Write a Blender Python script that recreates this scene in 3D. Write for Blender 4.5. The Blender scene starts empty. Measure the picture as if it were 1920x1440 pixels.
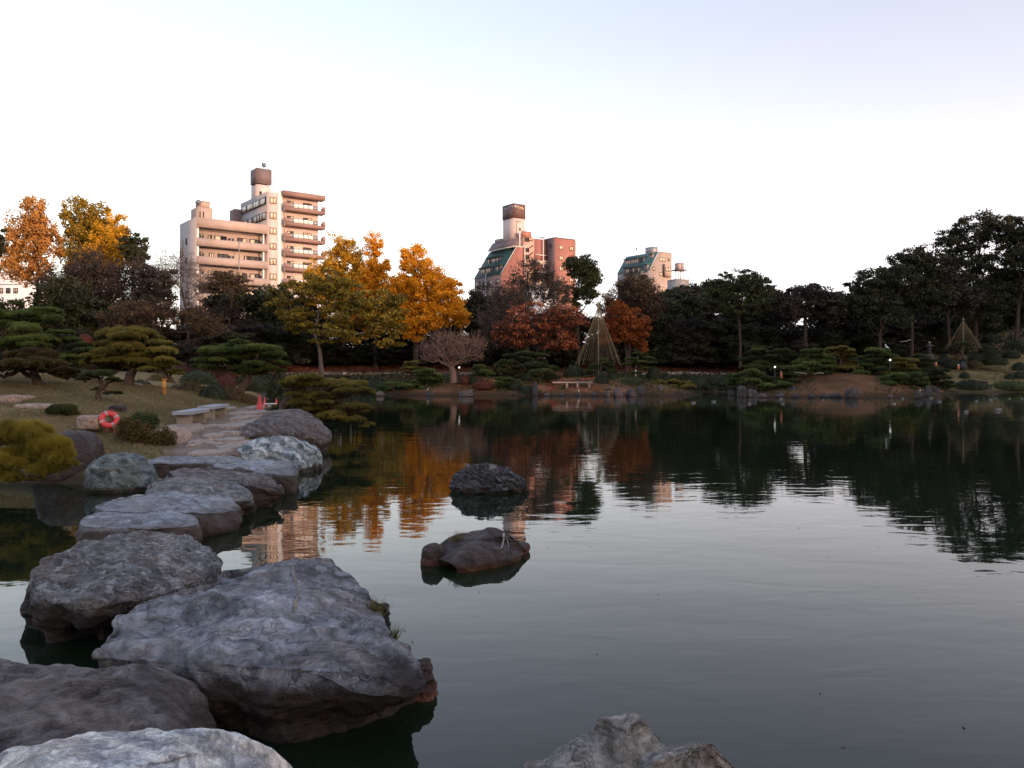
import bpy, math, random
import numpy as np
from mathutils import Vector, Matrix, noise as mn
random.seed(7)
RNG = np.random.default_rng(7)
PI = math.pi
sc = bpy.context.scene
COL = sc.collection

# ------------------------------------------------------------------ camera, sky, sun, exposure
F, HZ, EYE = 1500.0, 691.0, 2.4
cam_data = bpy.data.cameras.new('camera')
cam_data.sensor_width = 36.0
cam_data.lens = F / 1920 * 36
cam_data.shift_y = -(720 - HZ) / 1920
cam_data.clip_start = 0.1
cam_data.clip_end = 6000
cam = bpy.data.objects.new('camera', cam_data)
cam.location = (0, 0, EYE)
cam.rotation_euler = (PI / 2, 0, 0)
COL.objects.link(cam)
sc.camera = cam

SUN_EL = math.radians(4.5)
SUN_DIR = Vector((0.75, -0.66, 0)).normalized()      # horizontal direction TOWARDS the sun
world = bpy.data.worlds.new('World')
sc.world = world
world.use_nodes = True
wn, wl = world.node_tree.nodes, world.node_tree.links
wn.clear()
w_out = wn.new('ShaderNodeOutputWorld')
w_bg = wn.new('ShaderNodeBackground')
w_bg.inputs['Strength'].default_value = 1.0
# dusk sky: Nishita colour blended with an even white-to-blue fade by elevation
sky = wn.new('ShaderNodeTexSky')
sky.sky_type = 'NISHITA'
sky.sun_disc = False
sky.sun_elevation = SUN_EL
sky.sun_rotation = math.atan2(SUN_DIR.x, SUN_DIR.y)
sky.air_density = 1.0
sky.dust_density = 1.5
tc = wn.new('ShaderNodeTexCoord')
sep = wn.new('ShaderNodeSeparateXYZ')
wl.new(tc.outputs['Generated'], sep.inputs[0])
ramp = wn.new('ShaderNodeValToRGB')
wl.new(sep.outputs['Z'], ramp.inputs[0])
cr = ramp.color_ramp
cr.elements[0].position = 0.0
cr.elements[0].color = (0.28, 0.36, 0.90, 1)
cr.elements[1].position = 1.0
cr.elements[1].color = (0.20, 0.20, 0.30, 1)
for p, c in ((0.05, (0.30, 0.30, 0.80)), (0.13, (0.42, 0.22, 0.46)), (0.216, (0.42, 0.22, 0.28)), (0.30, (0.33, 0.175, 0.20)), (0.38, (0.28, 0.16, 0.19)), (0.46, (0.26, 0.17, 0.20)), (0.60, (0.25, 0.20, 0.26)), (0.87, (0.21, 0.20, 0.29))):
    e = cr.elements.new(p)
    e.color = (*c, 1)
skm = wn.new('ShaderNodeVectorMath')
skm.operation = 'SCALE'
skm.inputs['Scale'].default_value = 0.1125
wl.new(sky.outputs[0], skm.inputs[0])
wadd = wn.new('ShaderNodeVectorMath')
wadd.operation = 'ADD'
rsc = wn.new('ShaderNodeVectorMath')
rsc.operation = 'SCALE'
rsc.inputs['Scale'].default_value = 0.25
wl.new(ramp.outputs[0], rsc.inputs[0])
wl.new(skm.outputs[0], wadd.inputs[0])
wl.new(rsc.outputs[0], wadd.inputs[1])
wl.new(wadd.outputs[0], w_bg.inputs['Color'])
wl.new(w_bg.outputs[0], w_out.inputs['Surface'])

sun_data = bpy.data.lights.new('sun', 'SUN')
sun_data.energy = 0.66
sun_data.angle = math.radians(0.6)
sun_data.color = (1.0, 0.66, 0.58)
sun = bpy.data.objects.new('sun', sun_data)
to_sun = Vector((SUN_DIR.x * math.cos(SUN_EL), SUN_DIR.y * math.cos(SUN_EL), math.sin(SUN_EL)))
sun.rotation_euler = to_sun.to_track_quat('Z', 'Y').to_euler()
COL.objects.link(sun)

vs = sc.view_settings
vs.view_transform = 'Standard'
vs.look = 'None'
vs.exposure = 2.25
vs.gamma = 1.0
sc.cycles.max_bounces = 6
sc.cycles.diffuse_bounces = 2
sc.cycles.glossy_bounces = 3

# ------------------------------------------------------------------ helpers
def P(px, py, D):
    return Vector(((px - 960) / F * D, D, EYE + (HZ - py) / F * D))
def G(px, py, z=0.0):
    D = (EYE - z) * F / (py - HZ)
    return Vector(((px - 960) / F * D, D, z))
def ZP(py, D):
    return EYE + (HZ - py) / F * D

def mesh_np(name, V, loops, sizes, mat=None, smooth=False):
    me = bpy.data.meshes.new(name)
    V = np.asarray(V, dtype=np.float32).reshape(-1, 3)
    loops = np.asarray(loops, dtype=np.int32).ravel()
    sizes = np.asarray(sizes, dtype=np.int32)
    me.vertices.add(len(V)); me.vertices.foreach_set('co', V.ravel())
    me.loops.add(len(loops)); me.loops.foreach_set('vertex_index', loops)
    me.polygons.add(len(sizes))
    st = np.concatenate(([0], np.cumsum(sizes)[:-1])).astype(np.int32)
    me.polygons.foreach_set('loop_start', st)
    if smooth:
        me.polygons.foreach_set('use_smooth', np.ones(len(sizes), dtype=bool))
    if mat: me.materials.append(mat)
    me.update(calc_edges=True)
    return me

class MB:
    """collects polygons of one mesh"""
    def __init__(s): s.V = []; s.F = []; s.n = 0
    def add(s, V, Fs):
        V = np.asarray(V, dtype=float).reshape(-1, 3)
        s.V.append(V)
        for f in Fs: s.F.append([i + s.n for i in f])
        s.n += len(V)
    def box(s, x, y, z):
        x0, x1 = x; y0, y1 = y; z0, z1 = z
        s.add([(x0,y0,z0),(x1,y0,z0),(x1,y1,z0),(x0,y1,z0),(x0,y0,z1),(x1,y0,z1),(x1,y1,z1),(x0,y1,z1)],
              [(0,3,2,1),(4,5,6,7),(0,1,5,4),(1,2,6,5),(2,3,7,6),(3,0,4,7)])
        return s
    def prism(s, poly, y0, y1):
        """poly: list of (x,z) extruded along y"""
        n = len(poly)
        V = [(p[0], y0, p[1]) for p in poly] + [(p[0], y1, p[1]) for p in poly]
        s.add(V, [tuple(range(n)), tuple(range(2*n-1, n-1, -1))] + [(i, i+n, (i+1) % n+n, (i+1) % n) for i in range(n)])
        return s
    def tube(s, pts, radii, n=8, cap=True):
        V, Fs = tube_geo(pts, radii, n, cap)
        s.add(V, Fs); return s
    def mesh(s, name, mat=None, smooth=False):
        V = np.concatenate(s.V)
        return mesh_np(name, V, [i for f in s.F for i in f], [len(f) for f in s.F], mat, smooth)

def tube_geo(pts, radii, n=8, cap=True):
    pts = [Vector(p) for p in pts]
    m = len(pts)
    if not hasattr(radii, '__len__'): radii = [radii] * m
    V = []; Fs = []
    T = []
    for i in range(m):
        a = pts[max(i-1, 0)]; b = pts[min(i+1, m-1)]
        T.append((b - a).normalized())
    up = Vector((0, 0, 1)) if abs(T[0].z) < 0.9 else Vector((0, 1, 0))
    u = T[0].cross(up).normalized()
    for i in range(m):
        u = (u - T[i] * u.dot(T[i]))
        u = u.normalized() if u.length > 1e-6 else T[i].orthogonal().normalized()
        v = T[i].cross(u)
        for k in range(n):
            a = 2 * PI * k / n
            r = radii[i]
            rr = r if not isinstance(r, (tuple, list)) else None
            if rr is not None: q = pts[i] + (u * math.cos(a) + v * math.sin(a)) * rr
            else: q = pts[i] + u * math.cos(a) * r[0] + v * math.sin(a) * r[1]
            V.append(tuple(q))
    for i in range(m - 1):
        for k in range(n):
            k2 = (k + 1) % n
            Fs.append((i*n+k, i*n+k2, (i+1)*n+k2, (i+1)*n+k))
    if cap:
        Fs.append(tuple(range(n-1, -1, -1))); Fs.append(tuple(range((m-1)*n, m*n)))
    return V, Fs

def obj(name, me, parent=None, loc=None, scale=None, rotz=None):
    o = bpy.data.objects.new(name, me)
    COL.objects.link(o)
    if parent: o.parent = parent
    if loc is not None: o.location = loc
    if scale is not None: o.scale = scale
    if rotz is not None: o.rotation_euler = (0, 0, rotz)
    return o
def tag(o, label=None, cat=None, group=None, kind=None):
    if label: o['label'] = label
    if cat: o['category'] = cat
    if group: o['group'] = group
    if kind: o['kind'] = kind
    return o
def thing(name, label, cat, loc=(0, 0, 0), rotz=0.0, group=None):
    o = bpy.data.objects.new(name, None)
    COL.objects.link(o)
    o.location = loc; o.rotation_euler = (0, 0, rotz)
    o.empty_display_size = 0.2
    return tag(o, label, cat, group)

# ------------------------------------------------------------------ materials
def N(nt, t, **kw):
    n = nt.nodes.new(t)
    for k, v in kw.items():
        if k in n.inputs: n.inputs[k].default_value = v
        else: setattr(n, k, v)
    return n
def new_mat(name, rough=0.8, spec=0.3):
    m = bpy.data.materials.new(name); m.use_nodes = True
    nt = m.node_tree
    b = nt.nodes['Principled BSDF']
    b.inputs['Roughness'].default_value = rough
    b.inputs['Specular IOR Level'].default_value = spec
    return m, nt, b
def mix_col(nt, fac, a, b, mode='MIX'):
    n = nt.nodes.new('ShaderNodeMix'); n.data_type = 'RGBA'; n.blend_type = mode
    L = nt.links
    for sock, v in ((n.inputs[0], fac), (n.inputs[6], a), (n.inputs[7], b)):
        if hasattr(v, 'is_linked'): L.new(v, sock)
        elif hasattr(v, '__len__'): sock.default_value = (*v[:3], 1)
        else: sock.default_value = v
    return n.outputs[2]
def ramp_n(nt, src, stops):
    r = nt.nodes.new('ShaderNodeValToRGB')
    nt.links.new(src, r.inputs[0])
    e = r.color_ramp.elements
    e[0].position = stops[0][0]; e[1].position = stops[-1][0]
    def c(v): return (v, v, v, 1) if not hasattr(v, '__len__') else (*v, 1)
    e[0].color = c(stops[0][1]); e[1].color = c(stops[-1][1])
    for p, v in stops[1:-1]:
        x = e.new(p); x.color = c(v)
    return r.outputs[0]
def math_n(nt, op, a, b=None, clamp=False):
    n = nt.nodes.new('ShaderNodeMath'); n.operation = op; n.use_clamp = clamp
    for i, v in enumerate((a, b)):
        if v is None: continue
        if hasattr(v, 'is_linked'): nt.links.new(v, n.inputs[i])
        else: n.inputs[i].default_value = v
    return n.outputs[0]

def plain(name, col, rough=0.8, spec=0.3, var=0.15, scale=1.5, metallic=0.0, bump=0.0):
    m, nt, b = new_mat(name, rough, spec)
    g = N(nt, 'ShaderNodeNewGeometry')
    no = N(nt, 'ShaderNodeTexNoise', Scale=scale, Detail=5.0)
    nt.links.new(g.outputs['Position'], no.inputs['Vector'])
    f = ramp_n(nt, no.outputs[0], [(0.3, 1 - var), (0.7, 1 + var * 0.3)])
    nt.links.new(mix_col(nt, 1.0, col, f, 'MULTIPLY'), b.inputs['Base Color'])
    b.inputs['Metallic'].default_value = metallic
    if bump:
        no2 = N(nt, 'ShaderNodeTexNoise', Scale=scale * 14, Detail=4.0)
        nt.links.new(g.outputs['Position'], no2.inputs['Vector'])
        bp = N(nt, 'ShaderNodeBump', Strength=bump, Distance=0.02)
        nt.links.new(no2.outputs[0], bp.inputs['Height'])
        nt.links.new(bp.outputs[0], b.inputs['Normal'])
    return m

def leaf_mat(name, c1, c2, c3=None, rough=0.6, trans=0.25):
    """each leaf a little different (random per island), clumps differ too"""
    m, nt, b = new_mat(name, rough, 0.25)
    g = N(nt, 'ShaderNodeNewGeometry')
    no = N(nt, 'ShaderNodeTexNoise', Scale=0.45, Detail=2.0)
    nt.links.new(g.outputs['Position'], no.inputs['Vector'])
    f = math_n(nt, 'ADD', math_n(nt, 'MULTIPLY', g.outputs['Random Per Island'], 0.55), math_n(nt, 'MULTIPLY', no.outputs[0], 0.9))
    f = math_n(nt, 'SUBTRACT', f, 0.28, True)
    stops = [(0.0, c1), (1.0, c2)] if c3 is None else [(0.0, c1), (0.5, c2), (1.0, c3)]
    col = ramp_n(nt, f, stops)
    nt.links.new(col, b.inputs['Base Color'])
    tr = N(nt, 'ShaderNodeBsdfTranslucent'); nt.links.new(col, tr.inputs[0])
    mx = N(nt, 'ShaderNodeMixShader', Fac=trans)
    nt.links.new(b.outputs[0], mx.inputs[1]); nt.links.new(tr.outputs[0], mx.inputs[2])
    nt.links.new(mx.outputs[0], nt.nodes['Material Output'].inputs[0])
    return m

def bark_mat(name, c1, c2, scale=6.0):
    m, nt, b = new_mat(name, 0.9, 0.15)
    t = N(nt, 'ShaderNodeTexCoord')
    mp = N(nt, 'ShaderNodeMapping'); mp.inputs['Scale'].default_value = (1, 1, 0.25)
    nt.links.new(t.outputs['Object'], mp.inputs[0])
    no = N(nt, 'ShaderNodeTexNoise', Scale=scale, Detail=6.0, Roughness=0.7)
    nt.links.new(mp.outputs[0], no.inputs['Vector'])
    nt.links.new(ramp_n(nt, no.outputs[0], [(0.35, c1), (0.7, c2)]), b.inputs['Base Color'])
    bp = N(nt, 'ShaderNodeBump', Strength=0.6, Distance=0.04)
    nt.links.new(no.outputs[0], bp.inputs['Height']); nt.links.new(bp.outputs[0], b.inputs['Normal'])
    return m

def rock_mat(name, dark, mid, pale, vein=0.5, stain=0.32, sc_=1.0, rough=0.6, fold=6.0, staincol=(0.030, 0.021, 0.017), bump=1.0, axis='DIAGONAL', crease=0.75, brown=0.5):
    """folded, veined schist with meandering creases; dark waterline stain up to the height in each rock's 'stain' value"""
    m, nt, b = new_mat(name, rough, 0.22)
    L = nt.links
    t = N(nt, 'ShaderNodeTexCoord')
    g = N(nt, 'ShaderNodeNewGeometry')
    oi = N(nt, 'ShaderNodeObjectInfo')
    shift = N(nt, 'ShaderNodeVectorMath', operation='ADD')
    L.new(t.outputs['Object'], shift.inputs[0]); L.new(oi.outputs['Location'], shift.inputs[1])
    O = shift.outputs[0]
    nw = N(nt, 'ShaderNodeTexNoise', Scale=0.9 * sc_, Detail=4.0, Roughness=0.6)
    L.new(O, nw.inputs['Vector'])
    sub = N(nt, 'ShaderNodeVectorMath', operation='MULTIPLY_ADD')
    L.new(nw.outputs['Color'], sub.inputs[0]); sub.inputs[1].default_value = (1.3 / sc_,) * 3; L.new(O, sub.inputs[2])
    n1 = N(nt, 'ShaderNodeTexNoise', Scale=1.25 * sc_, Detail=11.0, Roughness=0.66, Distortion=0.25)
    L.new(sub.outputs[0], n1.inputs['Vector'])
    wv = N(nt, 'ShaderNodeTexWave', Scale=1.5 * sc_, Distortion=fold, Detail=7.0)
    wv.inputs['Detail Scale'].default_value = 1.8; wv.inputs['Detail Roughness'].default_value = 0.75
    wv.bands_direction = axis
    L.new(sub.outputs[0], wv.inputs['Vector'])
    fine = N(nt, 'ShaderNodeTexNoise', Scale=34 * sc_, Detail=7.0, Roughness=0.75)
    L.new(O, fine.inputs['Vector'])
    mid_n = N(nt, 'ShaderNodeTexNoise', Scale=7 * sc_, Detail=7.0, Roughness=0.72, Distortion=0.15)
    L.new(sub.outputs[0], mid_n.inputs['Vector'])
    def creases(scale, width, dist, stretch):
        mp = N(nt, 'ShaderNodeMapping'); mp.inputs['Scale'].default_value = stretch; mp.inputs['Rotation'].default_value = (0.3, 0.2, 0.5)
        L.new(sub.outputs[0], mp.inputs[0])
        n = N(nt, 'ShaderNodeTexNoise', Scale=scale * sc_, Detail=3.5, Roughness=0.55, Distortion=dist)
        L.new(mp.outputs[0], n.inputs['Vector'])
        d = math_n(nt, 'ABSOLUTE', math_n(nt, 'SUBTRACT', n.outputs[0], 0.5))
        return ramp_n(nt, d, [(0.0, 0.0), (width, 1.0)])
    k1 = creases(0.9, 0.010, 0.5, (1, 1.6, 2.6)); k2 = creases(2.6, 0.022, 0.5, (0.7, 1.8, 2.4)); k3 = creases(6.0, 0.05, 0.3, (0.6, 1.8, 2.0))
    msk = N(nt, 'ShaderNodeTexNoise', Scale=1.3 * sc_, Detail=3.0); L.new(O, msk.inputs['Vector'])
    mk = ramp_n(nt, msk.outputs[0], [(0.42, 1.0), (0.58, 0.0)])
    k2 = math_n(nt, 'MAXIMUM', k2, mk); k3 = math_n(nt, 'MAXIMUM', k3, ramp_n(nt, msk.outputs[0], [(0.46, 1.0), (0.62, 0.1)]))
    base = ramp_n(nt, n1.outputs[0], [(0.33, dark), (0.46, mid), (0.56, mid), (0.68, pale)])
    vf = ramp_n(nt, wv.outputs['Fac'], [(0.0, 0.0), (0.60, 0.0), (0.74, 1.0), (0.84, 0.1), (1.0, 0.9)])
    c = mix_col(nt, math_n(nt, 'MULTIPLY', vf, vein), base, pale)
    vd = ramp_n(nt, wv.outputs['Fac'], [(0.0, 1.0), (0.16, 0.0), (1.0, 0.0)])
    c = mix_col(nt, math_n(nt, 'MULTIPLY', vd, 0.6), c, dark)
    pn = N(nt, 'ShaderNodeTexNoise', Scale=1.7 * sc_, Detail=5.0, Roughness=0.6)
    mp = N(nt, 'ShaderNodeMapping'); mp.inputs['Location'].default_value = (7, 3, 1)
    L.new(O, mp.inputs[0]); L.new(mp.outputs[0], pn.inputs['Vector'])
    pf = ramp_n(nt, pn.outputs[0], [(0.48, 0.0), (0.66, brown)])
    c = mix_col(nt, pf, c, (mid[0] * 1.15, mid[1] * 0.88, mid[2] * 0.66))
    c = mix_col(nt, 1.0, c, ramp_n(nt, mid_n.outputs[0], [(0.32, 0.60), (0.5, 1.0), (0.68, 1.35)]), 'MULTIPLY')
    c = mix_col(nt, 1.0, c, ramp_n(nt, fine.outputs[0], [(0.3, 0.66), (0.7, 1.25)]), 'MULTIPLY')
    for kk, w in ((k1, 0.45), (k2, 0.6), (k3, 0.45)):
        c = mix_col(nt, crease * w, c, mix_col(nt, 1.0, c, mix_col(nt, kk, (0.22, 0.20, 0.22), (1.06, 1.06, 1.06)), 'MULTIPLY'))
    ms = N(nt, 'ShaderNodeMapping'); ms.inputs['Scale'].default_value = (0.55, 3.2, 4.5); ms.inputs['Rotation'].default_value = (0.25, -0.3, 0.45)
    L.new(sub.outputs[0], ms.inputs[0])
    stn = N(nt, 'ShaderNodeTexNoise', Scale=2.2 * sc_, Detail=9.0, Roughness=0.72)
    L.new(ms.outputs[0], stn.inputs['Vector'])
    c = mix_col(nt, 1.0, c, ramp_n(nt, stn.outputs[0], [(0.34, 0.52), (0.5, 1.0), (0.64, 1.32)]), 'MULTIPLY')
    sp = N(nt, 'ShaderNodeSeparateXYZ'); L.new(g.outputs['Position'], sp.inputs[0])
    at = N(nt, 'ShaderNodeAttribute'); at.attribute_type = 'OBJECT'; at.attribute_name = 'stain'
    zz = math_n(nt, 'SUBTRACT', math_n(nt, 'ADD', sp.outputs['Z'], math_n(nt, 'MULTIPLY', math_n(nt, 'SUBTRACT', n1.outputs[0], 0.5), -0.30)), at.outputs['Fac'])
    sf = N(nt, 'ShaderNodeMapRange'); sf.inputs['From Min'].default_value = -0.05; sf.inputs['From Max'].default_value = 0.05
    sf.inputs['To Min'].default_value = 0.92; sf.inputs['To Max'].default_value = 0.0
    L.new(zz, sf.inputs['Value'])
    stc = mix_col(nt, mid_n.outputs[0], (staincol[0] * .3, staincol[1] * .3, staincol[2] * .3), (staincol[0] * 2.2, staincol[1] * 2.1, staincol[2] * 1.9))
    c = mix_col(nt, sf.outputs[0], c, stc)
    L.new(c, b.inputs['Base Color'])
    h = math_n(nt, 'ADD', n1.outputs[0], math_n(nt, 'MULTIPLY', wv.outputs['Fac'], 0.25))
    h = math_n(nt, 'ADD', h, math_n(nt, 'MULTIPLY', stn.outputs[0], 0.55))
    for kk, w in ((k1, .22), (k2, .12), (k3, .05)): h = math_n(nt, 'ADD', h, math_n(nt, 'MULTIPLY', kk, w))
    h = math_n(nt, 'ADD', h, math_n(nt, 'MULTIPLY', mid_n.outputs[0], 0.30))
    h = math_n(nt, 'ADD', h, math_n(nt, 'MULTIPLY', fine.outputs[0], 0.10))
    bp = N(nt, 'ShaderNodeBump', Strength=0.9 * bump, Distance=0.10 / sc_)
    L.new(h, bp.inputs['Height']); L.new(bp.outputs[0], b.inputs['Normal'])
    STAIN[name] = stain
    return m
STAIN = {}

def ground_mat(name, stops, scale=0.6, bump=0.4, wet=True, fine_scale=25, rough=0.95):
    m, nt, b = new_mat(name, rough, 0.1)
    L = nt.links
    g = N(nt, 'ShaderNodeNewGeometry')
    n1 = N(nt, 'ShaderNodeTexNoise', Scale=scale, Detail=7.0, Roughness=0.65, Distortion=0.4)
    L.new(g.outputs['Position'], n1.inputs['Vector'])
    n2 = N(nt, 'ShaderNodeTexNoise', Scale=fine_scale, Detail=5.0, Roughness=0.75)
    L.new(g.outputs['Position'], n2.inputs['Vector'])
    c = ramp_n(nt, n1.outputs[0], stops)
    c = mix_col(nt, 1.0, c, ramp_n(nt, n2.outputs[0], [(0.3, 0.6), (0.7, 1.25)]), 'MULTIPLY')
    if wet:
        sp = N(nt, 'ShaderNodeSeparateXYZ'); L.new(g.outputs['Position'], sp.inputs[0])
        sf = N(nt, 'ShaderNodeMapRange'); sf.inputs['From Min'].default_value = 0.1; sf.inputs['From Max'].default_value = 0.4
        sf.inputs['To Min'].default_value = 0.8; sf.inputs['To Max'].default_value = 0.0
        L.new(sp.outputs['Z'], sf.inputs['Value'])
        c = mix_col(nt, sf.outputs[0], c, (0.025, 0.019, 0.014))
    L.new(c, b.inputs['Base Color'])
    bp = N(nt, 'ShaderNodeBump', Strength=bump, Distance=0.05)
    L.new(n2.outputs[0], bp.inputs['Height']); L.new(bp.outputs[0], b.inputs['Normal'])
    return m

# ------------------------------------------------------------------ water
def water_mat():
    m, nt, b = new_mat('pond_water', 0.02, 0.5)
    L = nt.links
    b.inputs['Base Color'].default_value = (0.007, 0.013, 0.007, 1)
    b.inputs['IOR'].default_value = 1.33
    g = N(nt, 'ShaderNodeNewGeometry')
    mp = N(nt, 'ShaderNodeMapping'); mp.inputs['Scale'].default_value = (0.45, 1.0, 1.0)
    mp.inputs['Rotation'].default_value = (0, 0, 0.12)
    L.new(g.outputs['Position'], mp.inputs[0])
    n1 = N(nt, 'ShaderNodeTexNoise', Scale=2.6, Detail=2.5, Roughness=0.5, Distortion=0.5)
    L.new(mp.outputs[0], n1.inputs['Vector'])
    n2 = N(nt, 'ShaderNodeTexNoise', Scale=0.55, Detail=2.0)
    L.new(mp.outputs[0], n2.inputs['Vector'])
    # ruffled zones and calm zones
    big = N(nt, 'ShaderNodeTexNoise', Scale=0.07, Detail=2.0)
    mp2 = N(nt, 'ShaderNodeMapping'); mp2.inputs['Scale'].default_value = (0.5, 1.0, 1.0)
    L.new(g.outputs['Position'], mp2.inputs[0]); L.new(mp2.outputs[0], big.inputs['Vector'])
    amp = ramp_n(nt, big.outputs[0], [(0.32, 0.45), (0.68, 1.15)])
    h = math_n(nt, 'ADD', math_n(nt, 'MULTIPLY', math_n(nt, 'MULTIPLY', n1.outputs[0], amp), 0.0040), math_n(nt, 'MULTIPLY', n2.outputs[0], 0.008))
    bp = N(nt, 'ShaderNodeBump', Strength=1.0, Distance=1.0)
    L.new(h, bp.inputs['Height']); L.new(bp.outputs[0], b.inputs['Normal'])
    return m
mb = MB()
mb.add([(-140, -25, 0), (150, -25, 0), (150, 125, 0), (-140, 125, 0)], [(0, 1, 2, 3)])
tag(obj('pond_water', mb.mesh('pond_water', water_mat())), 'dark still pond water mirroring trees and sky', kind='structure')

# ------------------------------------------------------------------ terrain
class Land:
    """surface through scattered control points (linear radial basis), drooping below the water away from them"""
    def __init__(s, ctrl, smooth=0.02):
        A = np.array(ctrl, dtype=float)
        s.xy = A[:, :2]; z = A[:, 2]
        K = np.linalg.norm(s.xy[:, None] - s.xy[None], axis=2)
        n = len(A)
        Q = np.hstack([np.ones((n, 1)), s.xy])
        M = np.block([[K + smooth * np.eye(n), Q], [Q.T, np.zeros((3, 3))]])
        sol = np.linalg.solve(M, np.concatenate([z, np.zeros(3)]))
        s.w, s.c = sol[:n], sol[n:]
    def __call__(s, x, y):
        p = np.stack([np.atleast_1d(x), np.atleast_1d(y)], -1).astype(float)
        sh = p.shape[:-1]; p = p.reshape(-1, 2)
        out = np.empty(len(p))
        for i in range(0, len(p), 20000):
            q = p[i:i+20000]
            out[i:i+20000] = np.linalg.norm(q[:, None] - s.xy[None], axis=2) @ s.w + s.c[0] + q @ s.c[1:]
        return out.reshape(sh)
    def z(s, x, y): return float(s(x, y)[0])
def vnoise(X, Y, f, amp, seed=0.0):
    """cheap smooth bumps"""
    r = np.zeros_like(X)
    rg = np.random.default_rng(int(seed * 10) + 3)
    for k in range(10):
        a = rg.uniform(0, 2 * PI); ff = f * rg.uniform(0.6, 1.9); ph = rg.uniform(0, 6.28)
        r += np.sin((X * math.cos(a) + Y * math.sin(a)) * ff + ph) / 10
    return r * amp * 2.2
LANDS = {}
def build_land(name, ctrl, xr, yr, step, mat, label, bumps=(1.5, 0.06), zmin=-0.5, ymul=1.0):
    ld = Land(ctrl)
    xs = np.arange(xr[0], xr[1] + step, step); ys = np.arange(yr[0], yr[1] + step * ymul, step * ymul)
    X, Y = np.meshgrid(xs, ys)
    Z = ld(X, Y) + vnoise(X, Y, bumps[0], bumps[1], len(name))
    nx, ny = len(xs), len(ys)
    V = np.stack([X, Y, Z], -1).reshape(-1, 3)
    idx = np.arange(nx * ny).reshape(ny, nx)
    q = np.stack([idx[:-1, :-1], idx[:-1, 1:], idx[1:, 1:], idx[1:, :-1]], -1).reshape(-1, 4)
    zq = V[:, 2][q].max(1)
    q = q[zq > zmin]
    used = np.unique(q); remap = np.full(nx * ny, -1); remap[used] = np.arange(len(used))
    me = mesh_np(name, V[used], remap[q], np.full(len(q), 4), mat, True)
    o = tag(obj(name, me), label, kind='structure')
    LANDS[name] = ld
    return ld
def C(px, py, D):
    p = P(px, py, D); return (p.x, p.y, p.z)
def W(px, D, z=-1.0):
    return ((px - 960) / F * D, D, z)

M_lawn = ground_mat('winter_lawn', [(0.25, (0.12, 0.080, 0.040)), (0.42, (0.135, 0.108, 0.048)), (0.58, (0.20, 0.145, 0.072)), (0.8, (0.32, 0.22, 0.13))], scale=0.9, fine_scale=30)
M_bank = ground_mat('leaf_littered_soil', [(0.3, (0.10, 0.042, 0.022)), (0.55, (0.16, 0.062, 0.030)), (0.75, (0.20, 0.09, 0.04))], scale=0.5, fine_scale=9)
M_isle = ground_mat('island_soil', [(0.25, (0.045, 0.035, 0.018)), (0.5, (0.14, 0.07, 0.038)), (0.75, (0.20, 0.11, 0.062))], scale=0.35, fine_scale=8)
M_hill = ground_mat('hill_lawn', [(0.25, (0.09, 0.07, 0.03)), (0.5, (0.18, 0.135, 0.062)), (0.75, (0.28, 0.20, 0.10))], scale=0.3, fine_scale=12)

left_ctrl = [C(0,870,17.5), C(0,800,19.5), C(100,800,20), C(160,820,19.5), C(207,811,20), C(280,848,18), C(330,840,19), C(400,860,18), C(450,850,18.5),
    C(345,796,22.5), C(400,800,23), C(460,803,24.5), C(500,772,28.5), C(430,773,28), C(0,757,23), C(90,768,22), C(30,722,26), C(75,721,26), C(180,750,24),
    C(240,724,30), C(300,739,29), C(390,757,29), C(0,702,32), C(150,708,33), C(330,736,36), C(450,741,36), C(430,735,45), C(300,716,45), C(100,701,50), C(0,696,60),
    C(200,696,70), C(390,706,70), C(440,722,62), W(-400,20,1.8), W(-400,30,2.2), W(-500,50,3), W(-500,75,3), C(505,768,31), C(250,868,17.3), C(160,868,17.5),
    C(520,800,24.5), (-8.3,16.8,0.3),
    W(650,17), W(630,20), W(640,24), W(640,30,-.8), W(600,36), W(540,40,-.7), W(520,50,-.7), W(520,60,-.7), W(520,70,-.8), W(100,15), W(-100,15), W(230,14.6), W(400,15.3), W(560,15.6), W(-400,15), W(620,17,-1),
    W(590,24.5,0.0), W(575,21,0.1)]
L_left = build_land('lawn_bank', left_ctrl, (-46, -3), (13.5, 76), 0.22, M_lawn, 'sloping winter lawn on the left bank', ymul=1.3, bumps=(1.3, 0.03))

far_ctrl = []
for px in range(-100, 1500, 160):
    far_ctrl += [W(px, 82 if px > 450 else 76, 0.0), C(px, 706, 91), W(px, 96, 1.75), W(px, 104, 2.95), W(px, 125, 3.4)]
for px in range(480, 1700, 160): far_ctrl += [W(px, 79, -0.9)]
L_far = build_land('far_bank', far_ctrl, (-75, 45), (76, 135), 0.9, M_bank, 'far bank of red-brown leaf litter behind the path', bumps=(0.9, 0.12))

hill_ctrl = [W(1500,84,-.3), W(1600,83,-.3), W(1720,81,0), W(1830,80.5,0), W(1950,80,0), W(2100,79,0), W(1450,79,-1), W(1600,77,-1.2), W(1720,76,-1), W(1850,75.5,-1), W(2000,75,-1), W(2200,74,-1),
    W(1400,92,1.2), W(1500,92,1.6), W(1600,92,1.8), W(1700,90,2.0), C(1750,693,90), C(1850,713,86), C(1920,713,86), C(1850,692,92), C(1920,690,92), C(1800,672,97), C(1900,662,100), C(1850,642,106), C(1920,606,113),
    W(1400,105,3.2), W(1500,105,3.4), W(1600,106,3.8), W(1700,106,5), C(1760,655,108), C(2050,690,90), C(2100,640,100), C(2100,560,115), W(1920,135,10.5), W(1700,135,7), W(1500,130,4), W(2200,135,12)]
L_hill = build_land('hill_lawn', hill_ctrl, (30, 110), (74, 140), 0.7, M_hill, 'grassy garden hill on the right shore', bumps=(0.7, 0.15))

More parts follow.
